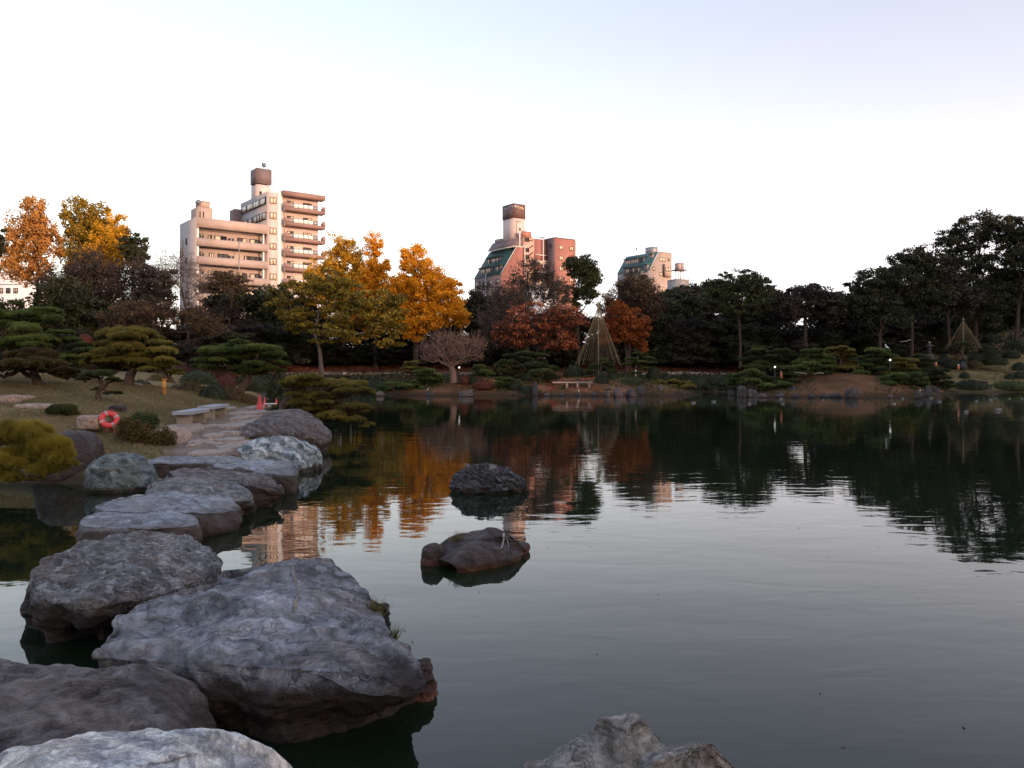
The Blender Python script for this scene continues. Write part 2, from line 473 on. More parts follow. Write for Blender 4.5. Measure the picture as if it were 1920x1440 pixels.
spit_ctrl = [W(700,74,0.0), W(760,72.3,0.1), W(860,71.2,0.1), W(960,71,0.1), W(1060,71,0.1), W(1160,71,0.15), W(1250,71.5,0.1), W(1320,74,0.0),
    W(760,76,.8), C(850,716,74), W(900,75,1.0), C(1000,722,73.5), C(1070,723,73), C(1130,722,73), C(1180,710,76), C(1250,722,75), W(1000,79,1.5), W(1150,79,1.6), W(900,80,1.4),
    W(1050,83,0.1), W(900,84,.1), W(1200,81,.1), W(780,82,0), W(1300,79,0), W(680,78,-.7), W(660,74,-.9)] + [W(px, 68.5, -1) for px in range(680, 1400, 90)] + [W(px, 87, -1) for px in range(700, 1300, 120)] + [W(1360,75,-.9), W(1350,80,-.9)]
L_spit = build_land('pine_spit', spit_ctrl, (-17, 22), (67, 88), 0.4, M_isle, 'low garden spit covered in reddish soil and moss', bumps=(1.2, 0.08))

isle_ctrl = [W(1385,69.5,0), W(1440,67.3,.1), W(1520,66.8,.1), W(1600,66.8,.1), W(1690,67.2,.1), W(1760,70,0), C(1430,722,71), C(1480,712,72), C(1560,701,72), C(1620,703,72), C(1680,722,70), C(1730,715,74),
    W(1460,78,1.2), W(1600,79,1.6), W(1720,80,1), W(1420,82,0), W(1560,84,.2), W(1700,85,.3)] + [W(px, 64.5, -1) for px in range(1360, 1840, 80)] + [W(1350,72,-1), W(1370,80,-1), W(1810,72,-.9)]
L_isle = build_land('pine_island', isle_ctrl, (17, 42), (63, 88), 0.4, M_isle, 'bare sandy mound of the pine island', bumps=(1.2, 0.08))

# ground sheet to the horizon, open where the pond lies
mb = MB()
R = 3000
for (x0, x1, y0, y1, z) in ((-R, R, 124, R, 3.3), (-R, -72, -R, 124, 2.2), (105, R, -R, 124, 4.0), (-72, 105, -R, -18, 1.6)):
    mb.add([(x0, y0, z), (x1, y0, z), (x1, y1, z), (x0, y1, z)], [(0, 1, 2, 3)])
mb.add([(-72, -18, -1), (105, -18, -1), (105, -18, 1.6), (-72, -18, 1.6)], [(0, 1, 2, 3)])
mb.add([(-72, -18, -1), (-72, 124, -1), (-72, 124, 2.2), (-72, -18, 2.2)], [(0, 1, 2, 3)])
mb.add([(105, -18, -1), (105, 124, -1), (105, 124, 4), (105, -18, 4)], [(0, 1, 2, 3)])
tag(obj('ground', mb.mesh('ground', M_bank)), 'flat ground around the garden pond', kind='structure')
# ------------------------------------------------------------------ rocks
def cyc_interp(th, vals, q):
    """periodic cubic through (th, vals)"""
    o = np.argsort(th); th = np.array(th)[o]; vals = np.array(vals)[o]
    th = np.concatenate([th[-2:] - 2*PI, th, th[:2] + 2*PI]); vals = np.concatenate([vals[-2:], vals, vals[:2]])
    m = np.gradient(vals, th)
    i = np.clip(np.searchsorted(th, q) - 1, 0, len(th) - 2)
    h = th[i+1] - th[i]; t = (q - th[i]) / h
    return ((2*t**3 - 3*t**2 + 1) * vals[i] + (t**3 - 2*t**2 + t) * h * m[i] + (-2*t**3 + 3*t**2) * vals[i+1] + (t**3 - t**2) * h * m[i+1])
def fract(v, scale, seed, kind='f', oct=5):
    out = np.empty(len(v))
    off = Vector((seed * 13.7, seed * 5.1, seed * 9.3))
    if kind == 'f':
        for i, p in enumerate(v): out[i] = mn.fractal(Vector(p) * scale + off, 0.9, 2.1, oct)
    elif kind == 'r':
        for i, p in enumerate(v): out[i] = mn.ridged_multi_fractal(Vector(p) * scale + off, 0.9, 2.2, oct, 1.0, 2.0) - 1.0
    else:
        for i, p in enumerate(v): out[i] = mn.turbulence(Vector(p) * scale + off, oct, False)
    return out
def loft_rock(name, label, rim, zc=None, base=None, zb=-0.4, mat=None, nth=150, nr=70, edge=0.9, bulge=0.04, disp=0.05, ridge=0.03, fine=0.008, seed=1, cat='rock', group=None, kb=1.05, tilt=0.12, fsc=1.0, ledge=0.0, stain=None):
    R3 = [G(px, py, z) for px, py, z in rim]
    def dense(P3):
        n = len(P3); A = np.array([tuple(p) for p in P3]); out = []
        for i in range(n):
            p0, p1, p2, p3 = A[i-1], A[i], A[(i+1) % n], A[(i+2) % n]
            for f in np.linspace(0, 1, 14, endpoint=False):
                m0 = (p2 - p0) * .45; m1 = (p3 - p1) * .45
                out.append((2*f**3-3*f**2+1)*p1 + (f**3-2*f**2+f)*m0 + (-2*f**3+3*f**2)*p2 + (f**3-f**2)*m1)
        return np.array(out)
    DP = dense(R3)
    xa, ya = DP[:, 0], DP[:, 1]; xb, yb_ = np.roll(xa, -1), np.roll(ya, -1)
    cr_ = xa * yb_ - xb * ya; ar = cr_.sum() / 2
    cx = float(((xa + xb) * cr_).sum() / (6 * ar)); cy = float(((ya + yb_) * cr_).sum() / (6 * ar))
    q = np.linspace(0, 2*PI, nth, endpoint=False)
    td = np.arctan2(DP[:, 1] - cy, DP[:, 0] - cx) % (2*PI)
    rd = np.hypot(DP[:, 0] - cx, DP[:, 1] - cy)
    o_ = np.argsort(td)
    rr = np.interp(q, td[o_], rd[o_], period=2*PI); rz = np.interp(q, td[o_], DP[:, 2][o_], period=2*PI)
    zmean = float(np.mean(rz))
    if zc is None: zc = zmean * 1.06
    if base:
        B3 = [G(px, py, 0) for px, py in base]
        thb = [math.atan2(p.y - cy, p.x - cx) % (2*PI) for p in B3]
        rb = [math.hypot(p.x - cx, p.y - cy) for p in B3]
        bb = rr * kb
        # use the given waterline where it is known, the scaled rim elsewhere
        for t0, r0 in zip(thb, rb):
            dth = np.abs((q - t0 + PI) % (2*PI) - PI)
            w = np.exp(-(dth / 0.28) ** 2)
            bb = bb * (1 - w) + r0 * w
    else: bb = rr * kb
    h = rz
    e = edge
    prof_r = [np.zeros(nth), rr*0.35, rr*0.7, rr*e, rr, (rr*.6+bb*.4)*(1+bulge), bb*(1+bulge*.4), bb*.98, bb*.9]
    prof_z = [np.full(nth, zc), zc*.85+rz*.15, zc*.45+rz*.55, rz*1.0, rz - tilt*np.maximum(h, .1)*.9, rz*.5, rz*.22, np.full(nth, -0.05), np.full(nth, zb)]
    K = len(prof_r)
    pr = np.array(prof_r); pz = np.array(prof_z)
    tt = np.linspace(0, K - 1, nr)
    V = []
    for t in tt:
        i = min(int(t), K - 2); f = t - i
        im, i2 = max(i-1, 0), min(i+2, K-1)
        def cat_(a):
            m0 = (a[i+1] - a[im]) * .5; m1 = (a[i2] - a[i]) * .5
            return (2*f**3-3*f**2+1)*a[i] + (f**3-2*f**2+f)*m0 + (-2*f**3+3*f**2)*a[i+1] + (f**3-f**2)*m1
        r = np.maximum(cat_(pr), 0); z = cat_(pz)
        V.append(np.stack([r*np.cos(q), r*np.sin(q), z], -1))
    V = np.array(V)                                    # nr, nth, 3
    # normals by differences
    du = np.gradient(V, axis=0); dv = (np.roll(V, -1, 1) - np.roll(V, 1, 1))
    nn = np.cross(dv, du); ln = np.linalg.norm(nn, axis=2, keepdims=True); nn = nn / np.maximum(ln, 1e-9)
    nn[0] = (0, 0, 1)
    if nn[nr // 4, :, 2].mean() < 0: nn = -nn
    nn[0] = (0, 0, 1)
    fl = V.reshape(-1, 3)
    S = float(rr.mean()) ** 0.5
    d = disp * S * fract(fl, 1.5 / S * fsc, seed, 'f', 4) * 1.2
    if ridge:
        strat = fl.copy(); strat[:, 0] *= 0.45
        d += ridge * S * fract(strat, 2.6 / S * fsc, seed + 3, 'r', 5)
    if fine: d += fine * fract(fl, 9.0, seed + 5, 'f', 4)
    if ledge:
        lz = fl[:, 2] + 0.25 * fl[:, 1] + 0.07 * d / max(disp, .01)
        d += ledge * (np.abs(((lz / 0.16) % 1.0) - 0.5) * 2 - 0.5)
    d = d.reshape(nr, nth)
    d[0] = d[0].mean()
    V = V + nn * d[..., None]
    V = V.reshape(-1, 3)
    Vn = np.concatenate([V[:1], V[nth:]])
    loops = []; sizes = []
    k = np.arange(nth); k2 = (k + 1) % nth
    tri = np.stack([np.zeros(nth, int), 1 + k, 1 + k2], -1)
    quads = []
    for i in range(1, nr - 1):
        a = 1 + (i-1) * nth; b_ = 1 + i * nth
        quads.append(np.stack([a + k, b_ + k, b_ + k2, a + k2], -1))
    quads = np.concatenate(quads)
    me = mesh_np(name, Vn, np.concatenate([tri.ravel(), quads.ravel()]), np.concatenate([np.full(nth, 3), np.full(len(quads), 4)]), mat, True)
    o = obj(name, me, loc=(cx, cy, 0))
    o['stain'] = float(stain if stain is not None else STAIN.get(mat.name, .1))
    return tag(o, label, cat, group)

def brock(name, label, px0, px1, ytop, ybase, depth, mat, z0=0.0, seed=1, round_=0.7, kb=1.12, **kw):
    """rock from its picture extent: waterline/ground front at ybase, `depth` metres front to back"""
    Df = (EYE - z0) * F / (ybase - HZ)
    D = Df + depth * 0.5
    x0 = (px0 - 960) / F * D; x1 = (px1 - 960) / F * D
    h = ZP(ytop, D + depth * 0.15) - z0
    rg = random.Random(seed)
    cx, cy = (x0 + x1) / 2, D; a = (x1 - x0) / 2; b_ = depth / 2
    n = 11
    th0 = rg.uniform(0, 1)
    pts = []
    for i in range(n):
        t = 2*PI*i/n + th0*0.5
        ex = 0.78
        c_, s_ = math.cos(t), math.sin(t)
        r = rg.uniform(0.9, 1.04)
        pts.append((cx + a / kb * math.copysign(abs(c_)**ex, c_) * r, cy + b_ / kb * math.copysign(abs(s_)**ex, s_) * r, h * rg.uniform(round_ - .08, round_ + .08)))
    rim = []
    for (x, y, z) in pts:                               # back to picture terms for loft_rock
        z = min(z, EYE - 0.05)
        rim.append((960 + x / y * F, HZ + (EYE - z) / y * F, z))
    if z0 == 0.0:
        return loft_rock(name, label, rim, zc=h, mat=mat, seed=seed, kb=kb, **kw)
    o = loft_rock(name, label, rim, zc=h, mat=mat, seed=seed, kb=kb, **kw)
    o.location.z = z0
    return o

M_grey = rock_mat('grey_folded_schist', (0.045, 0.048, 0.060), (0.185, 0.192, 0.222), (0.37, 0.38, 0.42), vein=0.35, fold=6)
M_greyB = rock_mat('grey_knobbly_schist', (0.055, 0.052, 0.060), (0.21, 0.21, 0.228), (0.45, 0.44, 0.45), vein=0.5, fold=11, sc_=1.5, bump=1.4)
M_brown = rock_mat('brown_grey_stone', (0.035, 0.028, 0.029), (0.125, 0.108, 0.108), (0.24, 0.22, 0.225), vein=0.25, fold=4, sc_=1.0, staincol=(0.040, 0.027, 0.024))
M_tangrey = rock_mat('tan_grey_schist', (0.075, 0.066, 0.058), (0.24, 0.225, 0.21), (0.45, 0.43, 0.41), vein=0.5, fold=8, sc_=1.4, bump=1.3)
M_pale = rock_mat('pale_veined_marble_stone', (0.12, 0.135, 0.17), (0.44, 0.455, 0.49), (0.80, 0.79, 0.77), vein=0.9, fold=9, sc_=1.6, bump=0.9, crease=.6)
M_flat = rock_mat('smooth_slate_step', (0.085, 0.092, 0.110), (0.20, 0.215, 0.25), (0.31, 0.335, 0.38), vein=0.2, fold=3, sc_=1.0, bump=0.6, staincol=(0.034, 0.024, 0.022), crease=.45)
M_blue = rock_mat('blue_green_stone', (0.03, 0.045, 0.055), (0.13, 0.165, 0.18), (0.34, 0.38, 0.39), vein=0.35, fold=5, sc_=0.9, bump=0.9)
M_vein = rock_mat('blue_stone_with_white_veins', (0.035, 0.05, 0.07), (0.20, 0.25, 0.29), (0.60, 0.62, 0.63), vein=0.75, fold=5, sc_=0.75, bump=1.0)
M_darkr = rock_mat('dark_pond_rock', (0.014, 0.014, 0.018), (0.065, 0.065, 0.075), (0.36, 0.36, 0.38), vein=0.35, fold=8, sc_=2.2, bump=1.6)
M_umber = rock_mat('umber_pond_rock', (0.020, 0.015, 0.015), (0.050, 0.037, 0.036), (0.09, 0.073, 0.070), vein=0.12, fold=3, sc_=1.2, bump=0.7, staincol=(0.085, 0.036, 0.024), crease=.5)
M_pink = rock_mat('pinkish_granite', (0.16, 0.115, 0.095), (0.32, 0.24, 0.20), (0.46, 0.37, 0.32), vein=0.1, fold=3, sc_=2.0, bump=0.5, crease=.3)
M_tan = rock_mat('tan_path_stone', (0.14, 0.115, 0.10), (0.27, 0.225, 0.20), (0.38, 0.33, 0.30), vein=0.1, fold=3, sc_=3.0, bump=0.6, crease=.3)
M_shore = rock_mat('shore_stone', (0.018, 0.016, 0.018), (0.060, 0.055, 0.058), (0.20, 0.185, 0.18), vein=0.25, fold=5, sc_=1.5, bump=1.2)
for _k, _v in {'tan_grey_schist': -.1, 'grey_folded_schist': .40, 'grey_knobbly_schist': .36, 'brown_grey_stone': .34, 'pale_veined_marble_stone': -.5, 'smooth_slate_step': .27, 'blue_green_stone': .10, 'blue_stone_with_white_veins': .12, 'dark_pond_rock': .06, 'umber_pond_rock': .05, 'pinkish_granite': -.5, 'tan_path_stone': -.5, 'shore_stone': .06}.items(): STAIN[_k] = _v

from mathutils.bvhtree import BVHTree
def onto(o, px, py):
    """point of the rock's surface seen at a place in the picture"""
    me = o.data; bv = BVHTree.FromPolygons([v.co for v in me.vertices], [tuple(p.vertices) for p in me.polygons])
    org = Vector((0, 0, EYE)) - o.location; d = Vector(((px - 960) / F, 1, (HZ - py) / F)).normalized()
    h, nrm, _, _ = bv.ray_cast(org, d)
    return h, nrm
def streak(o, name, pts, w, mat, seed=0):
    rg = random.Random(seed); P_ = []; R_ = []
    for i in range(len(pts) - 1):
        for f in (0, .2, .4, .6, .8):
            a_, b_ = pts[i], pts[i+1]
            h, nrm = onto(o, a_[0] + (b_[0] - a_[0]) * f + rg.uniform(-1.5, 1.5), a_[1] + (b_[1] - a_[1]) * f)
            if h is None: continue
            P_.append(h); R_.append((w * rg.uniform(.5, 1.3), .006))
    if len(P_) < 3: return
    V = []; Fs = []
    for i, p in enumerate(P_):
        t = (P_[min(i+1, len(P_)-1)] - P_[max(i-1, 0)]).normalized(); s_ = t.cross(Vector((0, 0, 1))).normalized() if abs(t.z) < .95 else Vector((1, 0, 0))
        up = s_.cross(t)
        if up.z < 0: up = -up
        up = (up + Vector((0, -.6, 0))).normalized()
        w_ = R_[i][0]
        for q in (-1, -.5, .5, 1): V.append(tuple(p + s_ * w_ * q + up * (.012 if abs(q) < .9 else -.012)))
    for i in range(len(P_) - 1):
        for j in range(3): Fs.append((i*4+j, i*4+j+1, (i+1)*4+j+1, (i+1)*4+j))
    m = MB(); m.add(V, Fs)
    return obj(name, m.mesh(name, mat, True), o)

# --- the stepping stones leading away from the viewer, nearest first
loft_rock('stepping_stone', 'pale white-veined stone cut off by the bottom left corner', 
    [(-180,1560,.72),(-40,1425,.72),(60,1398,.74),(160,1378,.75),(260,1368,.76),(330,1364,.76),(385,1351,.80),(440,1360,.78),(500,1375,.72),(545,1395,.66),(570,1420,.58),(572,1470,.52),(520,1560,.5),(200,1700,.6),(-100,1800,.6)],
    zc=0.80, stain=-.5, mat=M_pale, nth=260, nr=120, seed=2, disp=0.035, ridge=0.03, fine=0.009, kb=1.0, tilt=.2, cat='stepping stone', fsc=1.3)
loft_rock('stepping_stone', 'low dark brown stone at the left edge beside the biggest boulder',
    [(-190,1330,.50),(-120,1252,.52),(0,1240,.54),(110,1238,.55),(200,1248,.54),(255,1254,.5),(310,1246,.5),(360,1268,.44),(392,1310,.36),(398,1352,.30),(300,1395,.42),(150,1390,.46),(0,1415,.45),(-160,1440,.45)],
    zc=0.56, base=[(405,1385),(330,1440)], mat=M_brown, nth=220, nr=110, seed=5, disp=0.05, ridge=0.035, kb=1.07, tilt=.2, stain=.36, cat='stepping stone')
big_rock = loft_rock('stepping_stone', 'biggest boulder, grey with a pale vein down its broad top and a grass tuft',
    [(188,1222,.46),(212,1175,.46),(262,1130,.52),(330,1108,.55),(395,1092,.56),(410,1072,.54),(455,1066,.56),(520,1052,.60),(590,1046,.60),(638,1062,.56),(650,1085,.52),(690,1110,.46),(712,1150,.46),(735,1185,.44),(775,1230,.42),(796,1262,.38),(785,1290,.34),
     (720,1285,.44),(620,1262,.50),(540,1250,.52),(460,1245,.52),(380,1238,.50),(300,1236,.48),(235,1234,.46)],
    zc=0.60, base=[(395,1345),(460,1366),(540,1378),(620,1376),(700,1358),(760,1330),(802,1306),(230,1275),(300,1310)], mat=M_grey, nth=420, nr=190, seed=11, disp=0.075, ridge=0.05, fine=0.011, ledge=0.008, edge=.975, tilt=.10, stain=.41, cat='stepping stone')
brock('stepping_stone', 'small knobbly reddish rock jutting from the right tip of the biggest boulder', 752, 812, 1236, 1318, 0.30, M_umber, seed=61, nth=110, nr=50, disp=.1, ridge=.08, fsc=2.5, round_=.75, cat='rock')
brock('stepping_stone', 'small knobbly rock beside the grass tuft on the biggest boulder', 688, 730, 1128, 1205, 0.3, M_darkr, seed=62, nth=90, nr=44, disp=.1, ridge=.06, fsc=2.5, round_=.8, cat='rock')
loft_rock('stepping_stone', 'rough knobbly grey boulder on the left with a brown underside',
    [(66,1110,.46),(70,1065,.52),(95,1042,.55),(150,1018,.58),(230,1004,.60),(300,1000,.60),(350,1008,.58),(392,1032,.54),(405,1050,.50),(398,1068,.46),(350,1095,.46),(300,1110,.46),(240,1122,.46),(170,1128,.45),(110,1124,.45)],
    zc=0.62, base=[(60,1165),(110,1184),(180,1188),(240,1172),(300,1145)], mat=M_greyB, nth=300, nr=150, seed=17, disp=0.05, ridge=0.05, fine=0.012, edge=.97, tilt=.1, stain=.36, cat='stepping stone', fsc=1.4)
loft_rock('stepping_stone', 'low flat brown-sided step just behind the knobbly boulder',
    [(152,978,.30),(185,962,.32),(250,958,.32),(330,960,.32),(365,970,.30),(366,985,.28),(300,990,.28),(220,990,.28),(165,990,.28)],
    zc=0.33, base=[(160,1004),(260,1010),(360,1006)], mat=M_flat, stain=0.27, seed=21, disp=0.035, ridge=0.022, nth=180, nr=80, edge=.985, tilt=.04, cat='stepping stone')
loft_rock('stepping_stone', 'smooth blue-grey flat step with a long sloping right end',
    [(180,952,.34),(225,936,.37),(300,925,.39),(370,922,.39),(420,928,.38),(440,944,.34),(448,956,.28),(380,966,.3),(300,962,.32),(220,960,.33)],
    zc=0.40, base=[(200,985),(300,995),(380,984),(452,966)], mat=M_flat, stain=0.31, seed=23, disp=0.035, ridge=0.022, nth=200, nr=90, edge=.985, tilt=.04, cat='stepping stone')
loft_rock('stepping_stone', 'rough mottled grey step between two smooth ones',
    [(276,925,.36),(290,905,.42),(325,896,.44),(390,898,.44),(440,906,.42),(466,920,.36),(468,938,.28),(400,940,.32),(330,934,.34)],
    zc=0.45, base=[(468,966),(430,968)], mat=M_greyB, stain=.20, seed=27, disp=0.04, ridge=0.035, nth=200, nr=90, edge=.985, tilt=.04, cat='stepping stone')
loft_rock('stepping_stone', 'brownish step tapering to a low point over the water on the right',
    [(318,890,.42),(345,881,.45),(400,880,.46),(460,882,.46),(500,892,.42),(522,912,.32),(528,926,.22),(470,912,.36),(400,902,.40),(340,899,.40)],
    zc=0.47, base=[(532,938),(490,940)], mat=M_brown, stain=.30, seed=29, disp=0.05, ridge=0.05, nth=180, nr=80, edge=.985, tilt=.04, cat='stepping stone')
loft_rock('stepping_stone', 'smooth slab-topped blue-grey step with plants at its right end',
    [(400,873,.44),(440,864,.46),(500,862,.47),(545,867,.45),(556,878,.38),(552,892,.34),(500,888,.38),(440,884,.40)],
    zc=0.48, base=[(556,908),(540,915)], mat=M_flat, stain=0.38, seed=31, disp=0.035, ridge=0.022, nth=170, nr=76, edge=.985, tilt=.04, cat='stepping stone')
loft_rock('stepping_stone', 'long narrow slate block with a dark side at the water edge of the bank',
    [(268,868,.45),(300,858,.50),(360,856,.50),(420,856,.50),(456,860,.48),(450,868,.44),(380,870,.44),(310,872,.42)],
    zc=0.50, base=[(280,900),(350,908),(430,892)], mat=M_flat, stain=0.44, seed=33, disp=0.035, ridge=0.022, nth=180, nr=80, edge=.985, tilt=.04, cat='stepping stone')
brock('boulder', 'rounded blue-green boulder on the left of the stepping stones', 168, 286, 846, 926, 1.3, M_blue, seed=35, nth=180, nr=90, disp=.04, ridge=.05, round_=.66, zb=-.4)
brock('boulder', 'big smooth dark brown boulder behind the foreground pine', 78, 188, 804, 906, 1.6, M_umber, seed=37, nth=140, nr=70, disp=.05, ridge=.01, round_=.72, stain=.02)
brock('boulder', 'dark blue boulder with a net of white veins on the shore', 442, 600, 817, 890, 1.9, M_vein, seed=41, nth=220, nr=100, disp=.06, ridge=.07, fsc=1.3, round_=.66)
loft_rock('boulder', 'long purplish brown boulder with a nose reaching over the water',
    [(450,806,.70),(475,790,.80),(505,775,1.0),(560,771,1.02),(600,786,.85),(616,800,.66),(610,810,.56),(560,808,.66),(520,802,.75),(480,808,.68)],
    zc=1.03, base=[(455,836),(500,840),(550,832),(590,822)], mat=M_brown, seed=43, disp=0.06, ridge=0.06, nth=200, nr=90, edge=.9, tilt=.2, kb=.9, stain=.2)
brock('boulder', 'low dark rock half overgrown with weeds below the long brown boulder', 468, 552, 795, 838, 1.1, M_umber, seed=44, nth=110, nr=50, disp=.06, ridge=.05, round_=.7)
# bottom centre
loft_rock('stepping_stone', 'grey-brown double-humped rock cut off by the bottom edge',
    [(968,1440,.36),(1040,1398,.44),(1100,1366,.52),(1140,1346,.60),(1195,1350,.58),(1235,1372,.50),(1250,1392,.44),(1300,1392,.44),(1348,1392,.46),(1372,1415,.38),(1390,1460,.28),(1330,1560,.3),(1150,1620,.3),(980,1540,.3)],
    zc=0.46, stain=-.1, mat=M_tangrey, nth=260, nr=120, seed=47, disp=0.03, ridge=0.05, fine=0.012, edge=.93, tilt=.2, kb=1.1, cat='stepping stone', fsc=1.5)
# rocks standing in the pond
brock('pond_rock', 'rough black and white speckled rock standing in the pond', 846, 982, 871, 926, 0.75, M_darkr, seed=51, nth=220, nr=100, disp=.06, ridge=.11, fsc=1.7, round_=.62, kb=1.1, cat='rock')
umber_rock = loft_rock('pond_rock', 'smooth umber rock with a bird dropping streak and a rust waterline, nearer in the pond',
    [(812,1035,.12),(830,1012,.24),(856,998,.30),(900,994,.30),(925,990,.34),(950,994,.33),(972,1010,.24),(986,1028,.10),(950,1034,.16),(900,1044,.16),(850,1052,.13)],
    zc=0.27, base=[(828,1062),(880,1056),(930,1046),(988,1032)], mat=M_umber, seed=53, disp=0.035, ridge=0.02, nth=220, nr=100, edge=.92, tilt=.3, cat='rock', zb=-.3)
brock('pond_rock', 'small round black rock touching the left end of the umber rock', 788, 834, 1018, 1062, 0.30, M_umber, seed=55, nth=90, nr=44, disp=.05, ridge=0, round_=.75, cat='rock', fine=.003)

# boulder and cut stones on the lawn
brock('boulder', 'pinkish granite boulder at the start of the stone path', 288, 358, 800, 838, 1.0, M_pink, z0=.5, seed=57, nth=110, nr=60, disp=.04, ridge=.02, round_=.75)
for i, (x0, x1, yt, yb, z0, lab) in enumerate(((-6, 33, 741, 759, 1.35, 'long cut granite block at the left edge of the lawn'), (31, 49, 742, 758, 1.35, 'short cut granite block standing between two longer ones'), (23, 87, 758, 773, 1.2, 'cut granite block with a chipped lower face on the lawn'), (142, 182, 780, 799, 0.98, 'cut granite block between the small shrub and the lifebuoy'))):
    Dd = (EYE - z0) * F / (yb - HZ); s_ = Dd / F
    mbx = MB(); w_ = (x1 - x0) * s_; h_ = (yb - yt) * s_ + .1
    nx_, ny_, nz_ = 10, 5, 5
    bm_ = MB()
    import bmesh
    bm = bmesh.new(); bmesh.ops.create_cube(bm, size=1.0)
    bmesh.ops.scale(bm, vec=(w_, .5, h_), verts=bm.verts)
    bmesh.ops.subdivide_edges(bm, edges=bm.edges[:], cuts=5, use_grid_fill=True)
    for v in bm.verts:
        q_ = Vector((v.co.x / w_, v.co.y / .5, v.co.z / h_))
        k_ = max(0, (abs(q_.x) ** 8 + abs(q_.y) ** 8 + abs(q_.z) ** 8) ** (1/8) * 2 - 1)
        m_ = (abs(q_.x*2) ** 7 + abs(q_.y*2) ** 7 + abs(q_.z*2) ** 7) ** (1/7)
        if m_ > 0: v.co *= min(1.0, 1.02 / m_)
        v.co += Vector((mn.noise(v.co * 4 + Vector((i, 0, 0))), mn.noise(v.co * 4 + Vector((0, i, 5))), mn.noise(v.co * 4 + Vector((9, 0, i))))) * .025
    me = bpy.data.meshes.new('cut_stone'); bm.to_mesh(me); bm.free()
    me.materials.append(M_pink); me.polygons.foreach_set('use_smooth', [True] * len(me.polygons))
    o = obj('cut_stone', me, loc=((x0 + x1 - 1920) / 2 * s_, Dd + .25, z0 + h_ / 2 - .1), rotz=random.uniform(-.1, .1))
    o['stain'] = -.5
    tag(o, lab, 'cut stone', 'cut stones edging the lawn')

# flat stones of the path (picture extent: x0, x1, top y, bottom y)
path = [(360,428,842,856,'largest flat stone at the near end of the path'), (404,452,834,846,'flat pinkish path stone left of the veined boulder'), (420,470,827,837,'wide path stone touching the veined boulder'), (400,456,821,830,'long low path stone'),
    (356,381,826,833,'small grey path stone right of the pink boulder'), (362,378,832,838,'small oval grey path stone'), (352,366,835,839,'tiny grey path stone beside the pink boulder'), (382,398,825,832,'small round-ended path stone in the middle'),
    (386,402,830,834,'tiny flat path stone'), (396,416,832,837,'short wedge-shaped path stone'), (312,376,794,803,'long flat stone at the foot of the nearer bench'), (310,380,802,810,'second long flat stone at the foot of the nearer bench'),
    (372,400,797,804,'small flat stone right of the nearer bench'), (394,456,796,804,'broad flush path stone in the middle of the path'), (414,452,810,815,'thin flush stone on bare earth'), (438,486,787,796,'long curved stone across the path'),
    (432,466,782,788,'greyish stone by the farther bench'), (460,492,781,787,'rounded stone at the upper right of the path'), (437,505,776,784,'long pale stone across the upper path'), (432,512,769,778,'wide stone at the top of the path'),
    (428,470,792,799,'flush grey stone below the farther bench'), (466,500,796,803,'grey stone beside the weedy rock'), (380,420,814,822,'low earth-coloured stone sunk in the path'), (405,440,764,768,'thin stone beyond the benches'), (455,500,760,768,'stone at the foot of the tall cone')]
for i, (x0, x1, yt, yb, lab) in enumerate(path):
    xm, ym = (x0 + x1) / 2, (yt + yb) / 2
    D_ = 20.0
    for _ in range(30):
        zt = L_left.z((xm - 960) / F * D_, D_); D_ = D_ * .6 + .4 * max(14, min(34, (EYE - zt) * F / max(ym - HZ, 5)))
    s_ = D_ / F
    wx = (x1 - x0) * s_; gz = L_left.z((xm - 960) * s_, D_)
    dy = (yb - yt) * s_ * D_ / (EYE - gz) * .8
    rg = random.Random(i + 5)
    n = 34; hh = 0.085
    mbs = MB(); V = []; Fs = []
    prof = [(0, 1.0), (.5, 1.0), (.86, .97), (.96, .8), (1.0, .45), (1.0, -1.2)]
    rad = [1 + .10 * math.sin(2 * t + i) + .06 * math.sin(3 * t + i * 2) + .03 * math.sin(5 * t + i) for t in [2*PI*k/n for k in range(n)]]
    for (pr_, pz_) in prof[1:]:
        for k in range(n):
            t = 2*PI*k/n; c_, s2 = math.cos(t), math.sin(t)
            x = wx/2 * pr_ * rad[k] * math.copysign(abs(c_)**.85, c_); y = dy/2 * pr_ * rad[k] * math.copysign(abs(s2)**.85, s2)
            V.append((x, y, pz_ * hh + .012 * mn.noise(Vector((x*3, y*3, i)))))
    V.append((0, 0, hh)); c0 = len(V) - 1
    for k in range(n): Fs.append((c0, k, (k+1) % n))
    for j in range(len(prof) - 2):
        for k in range(n): Fs.append((j*n+k, (j+1)*n+k, (j+1)*n+(k+1) % n, j*n+(k+1) % n))
    mbs.add(V, Fs)
    o = obj('path_stone', mbs.mesh('path_stone', M_tan, True), loc=((xm - 960) * s_, D_, gz - .03), rotz=rg.uniform(-.1, .1))
    o['stain'] = -.5
    tag(o, lab, 'path stone', 'flat stones of the waterside path')

M_veinq = plain('pale_quartz_vein', (0.22, 0.19, 0.165), .8, .2, .5, 9, bump=.5)
M_dropping = plain('bird_dropping_white', (0.30, 0.30, 0.32), .9, .1, .5, 14)
streak(big_rock, 'quartz_vein', [(549,1058),(552,1085),(560,1108),(553,1130),(552,1152)], .018, M_veinq, 3)
streak(umber_rock, 'dropping_streak', [(944,1000),(943,1012),(941,1034)], .016, M_dropping, 5)
streak(umber_rock, 'dropping_streak', [(950,1004),(953,1018),(954,1030)], .006, M_dropping, 6)
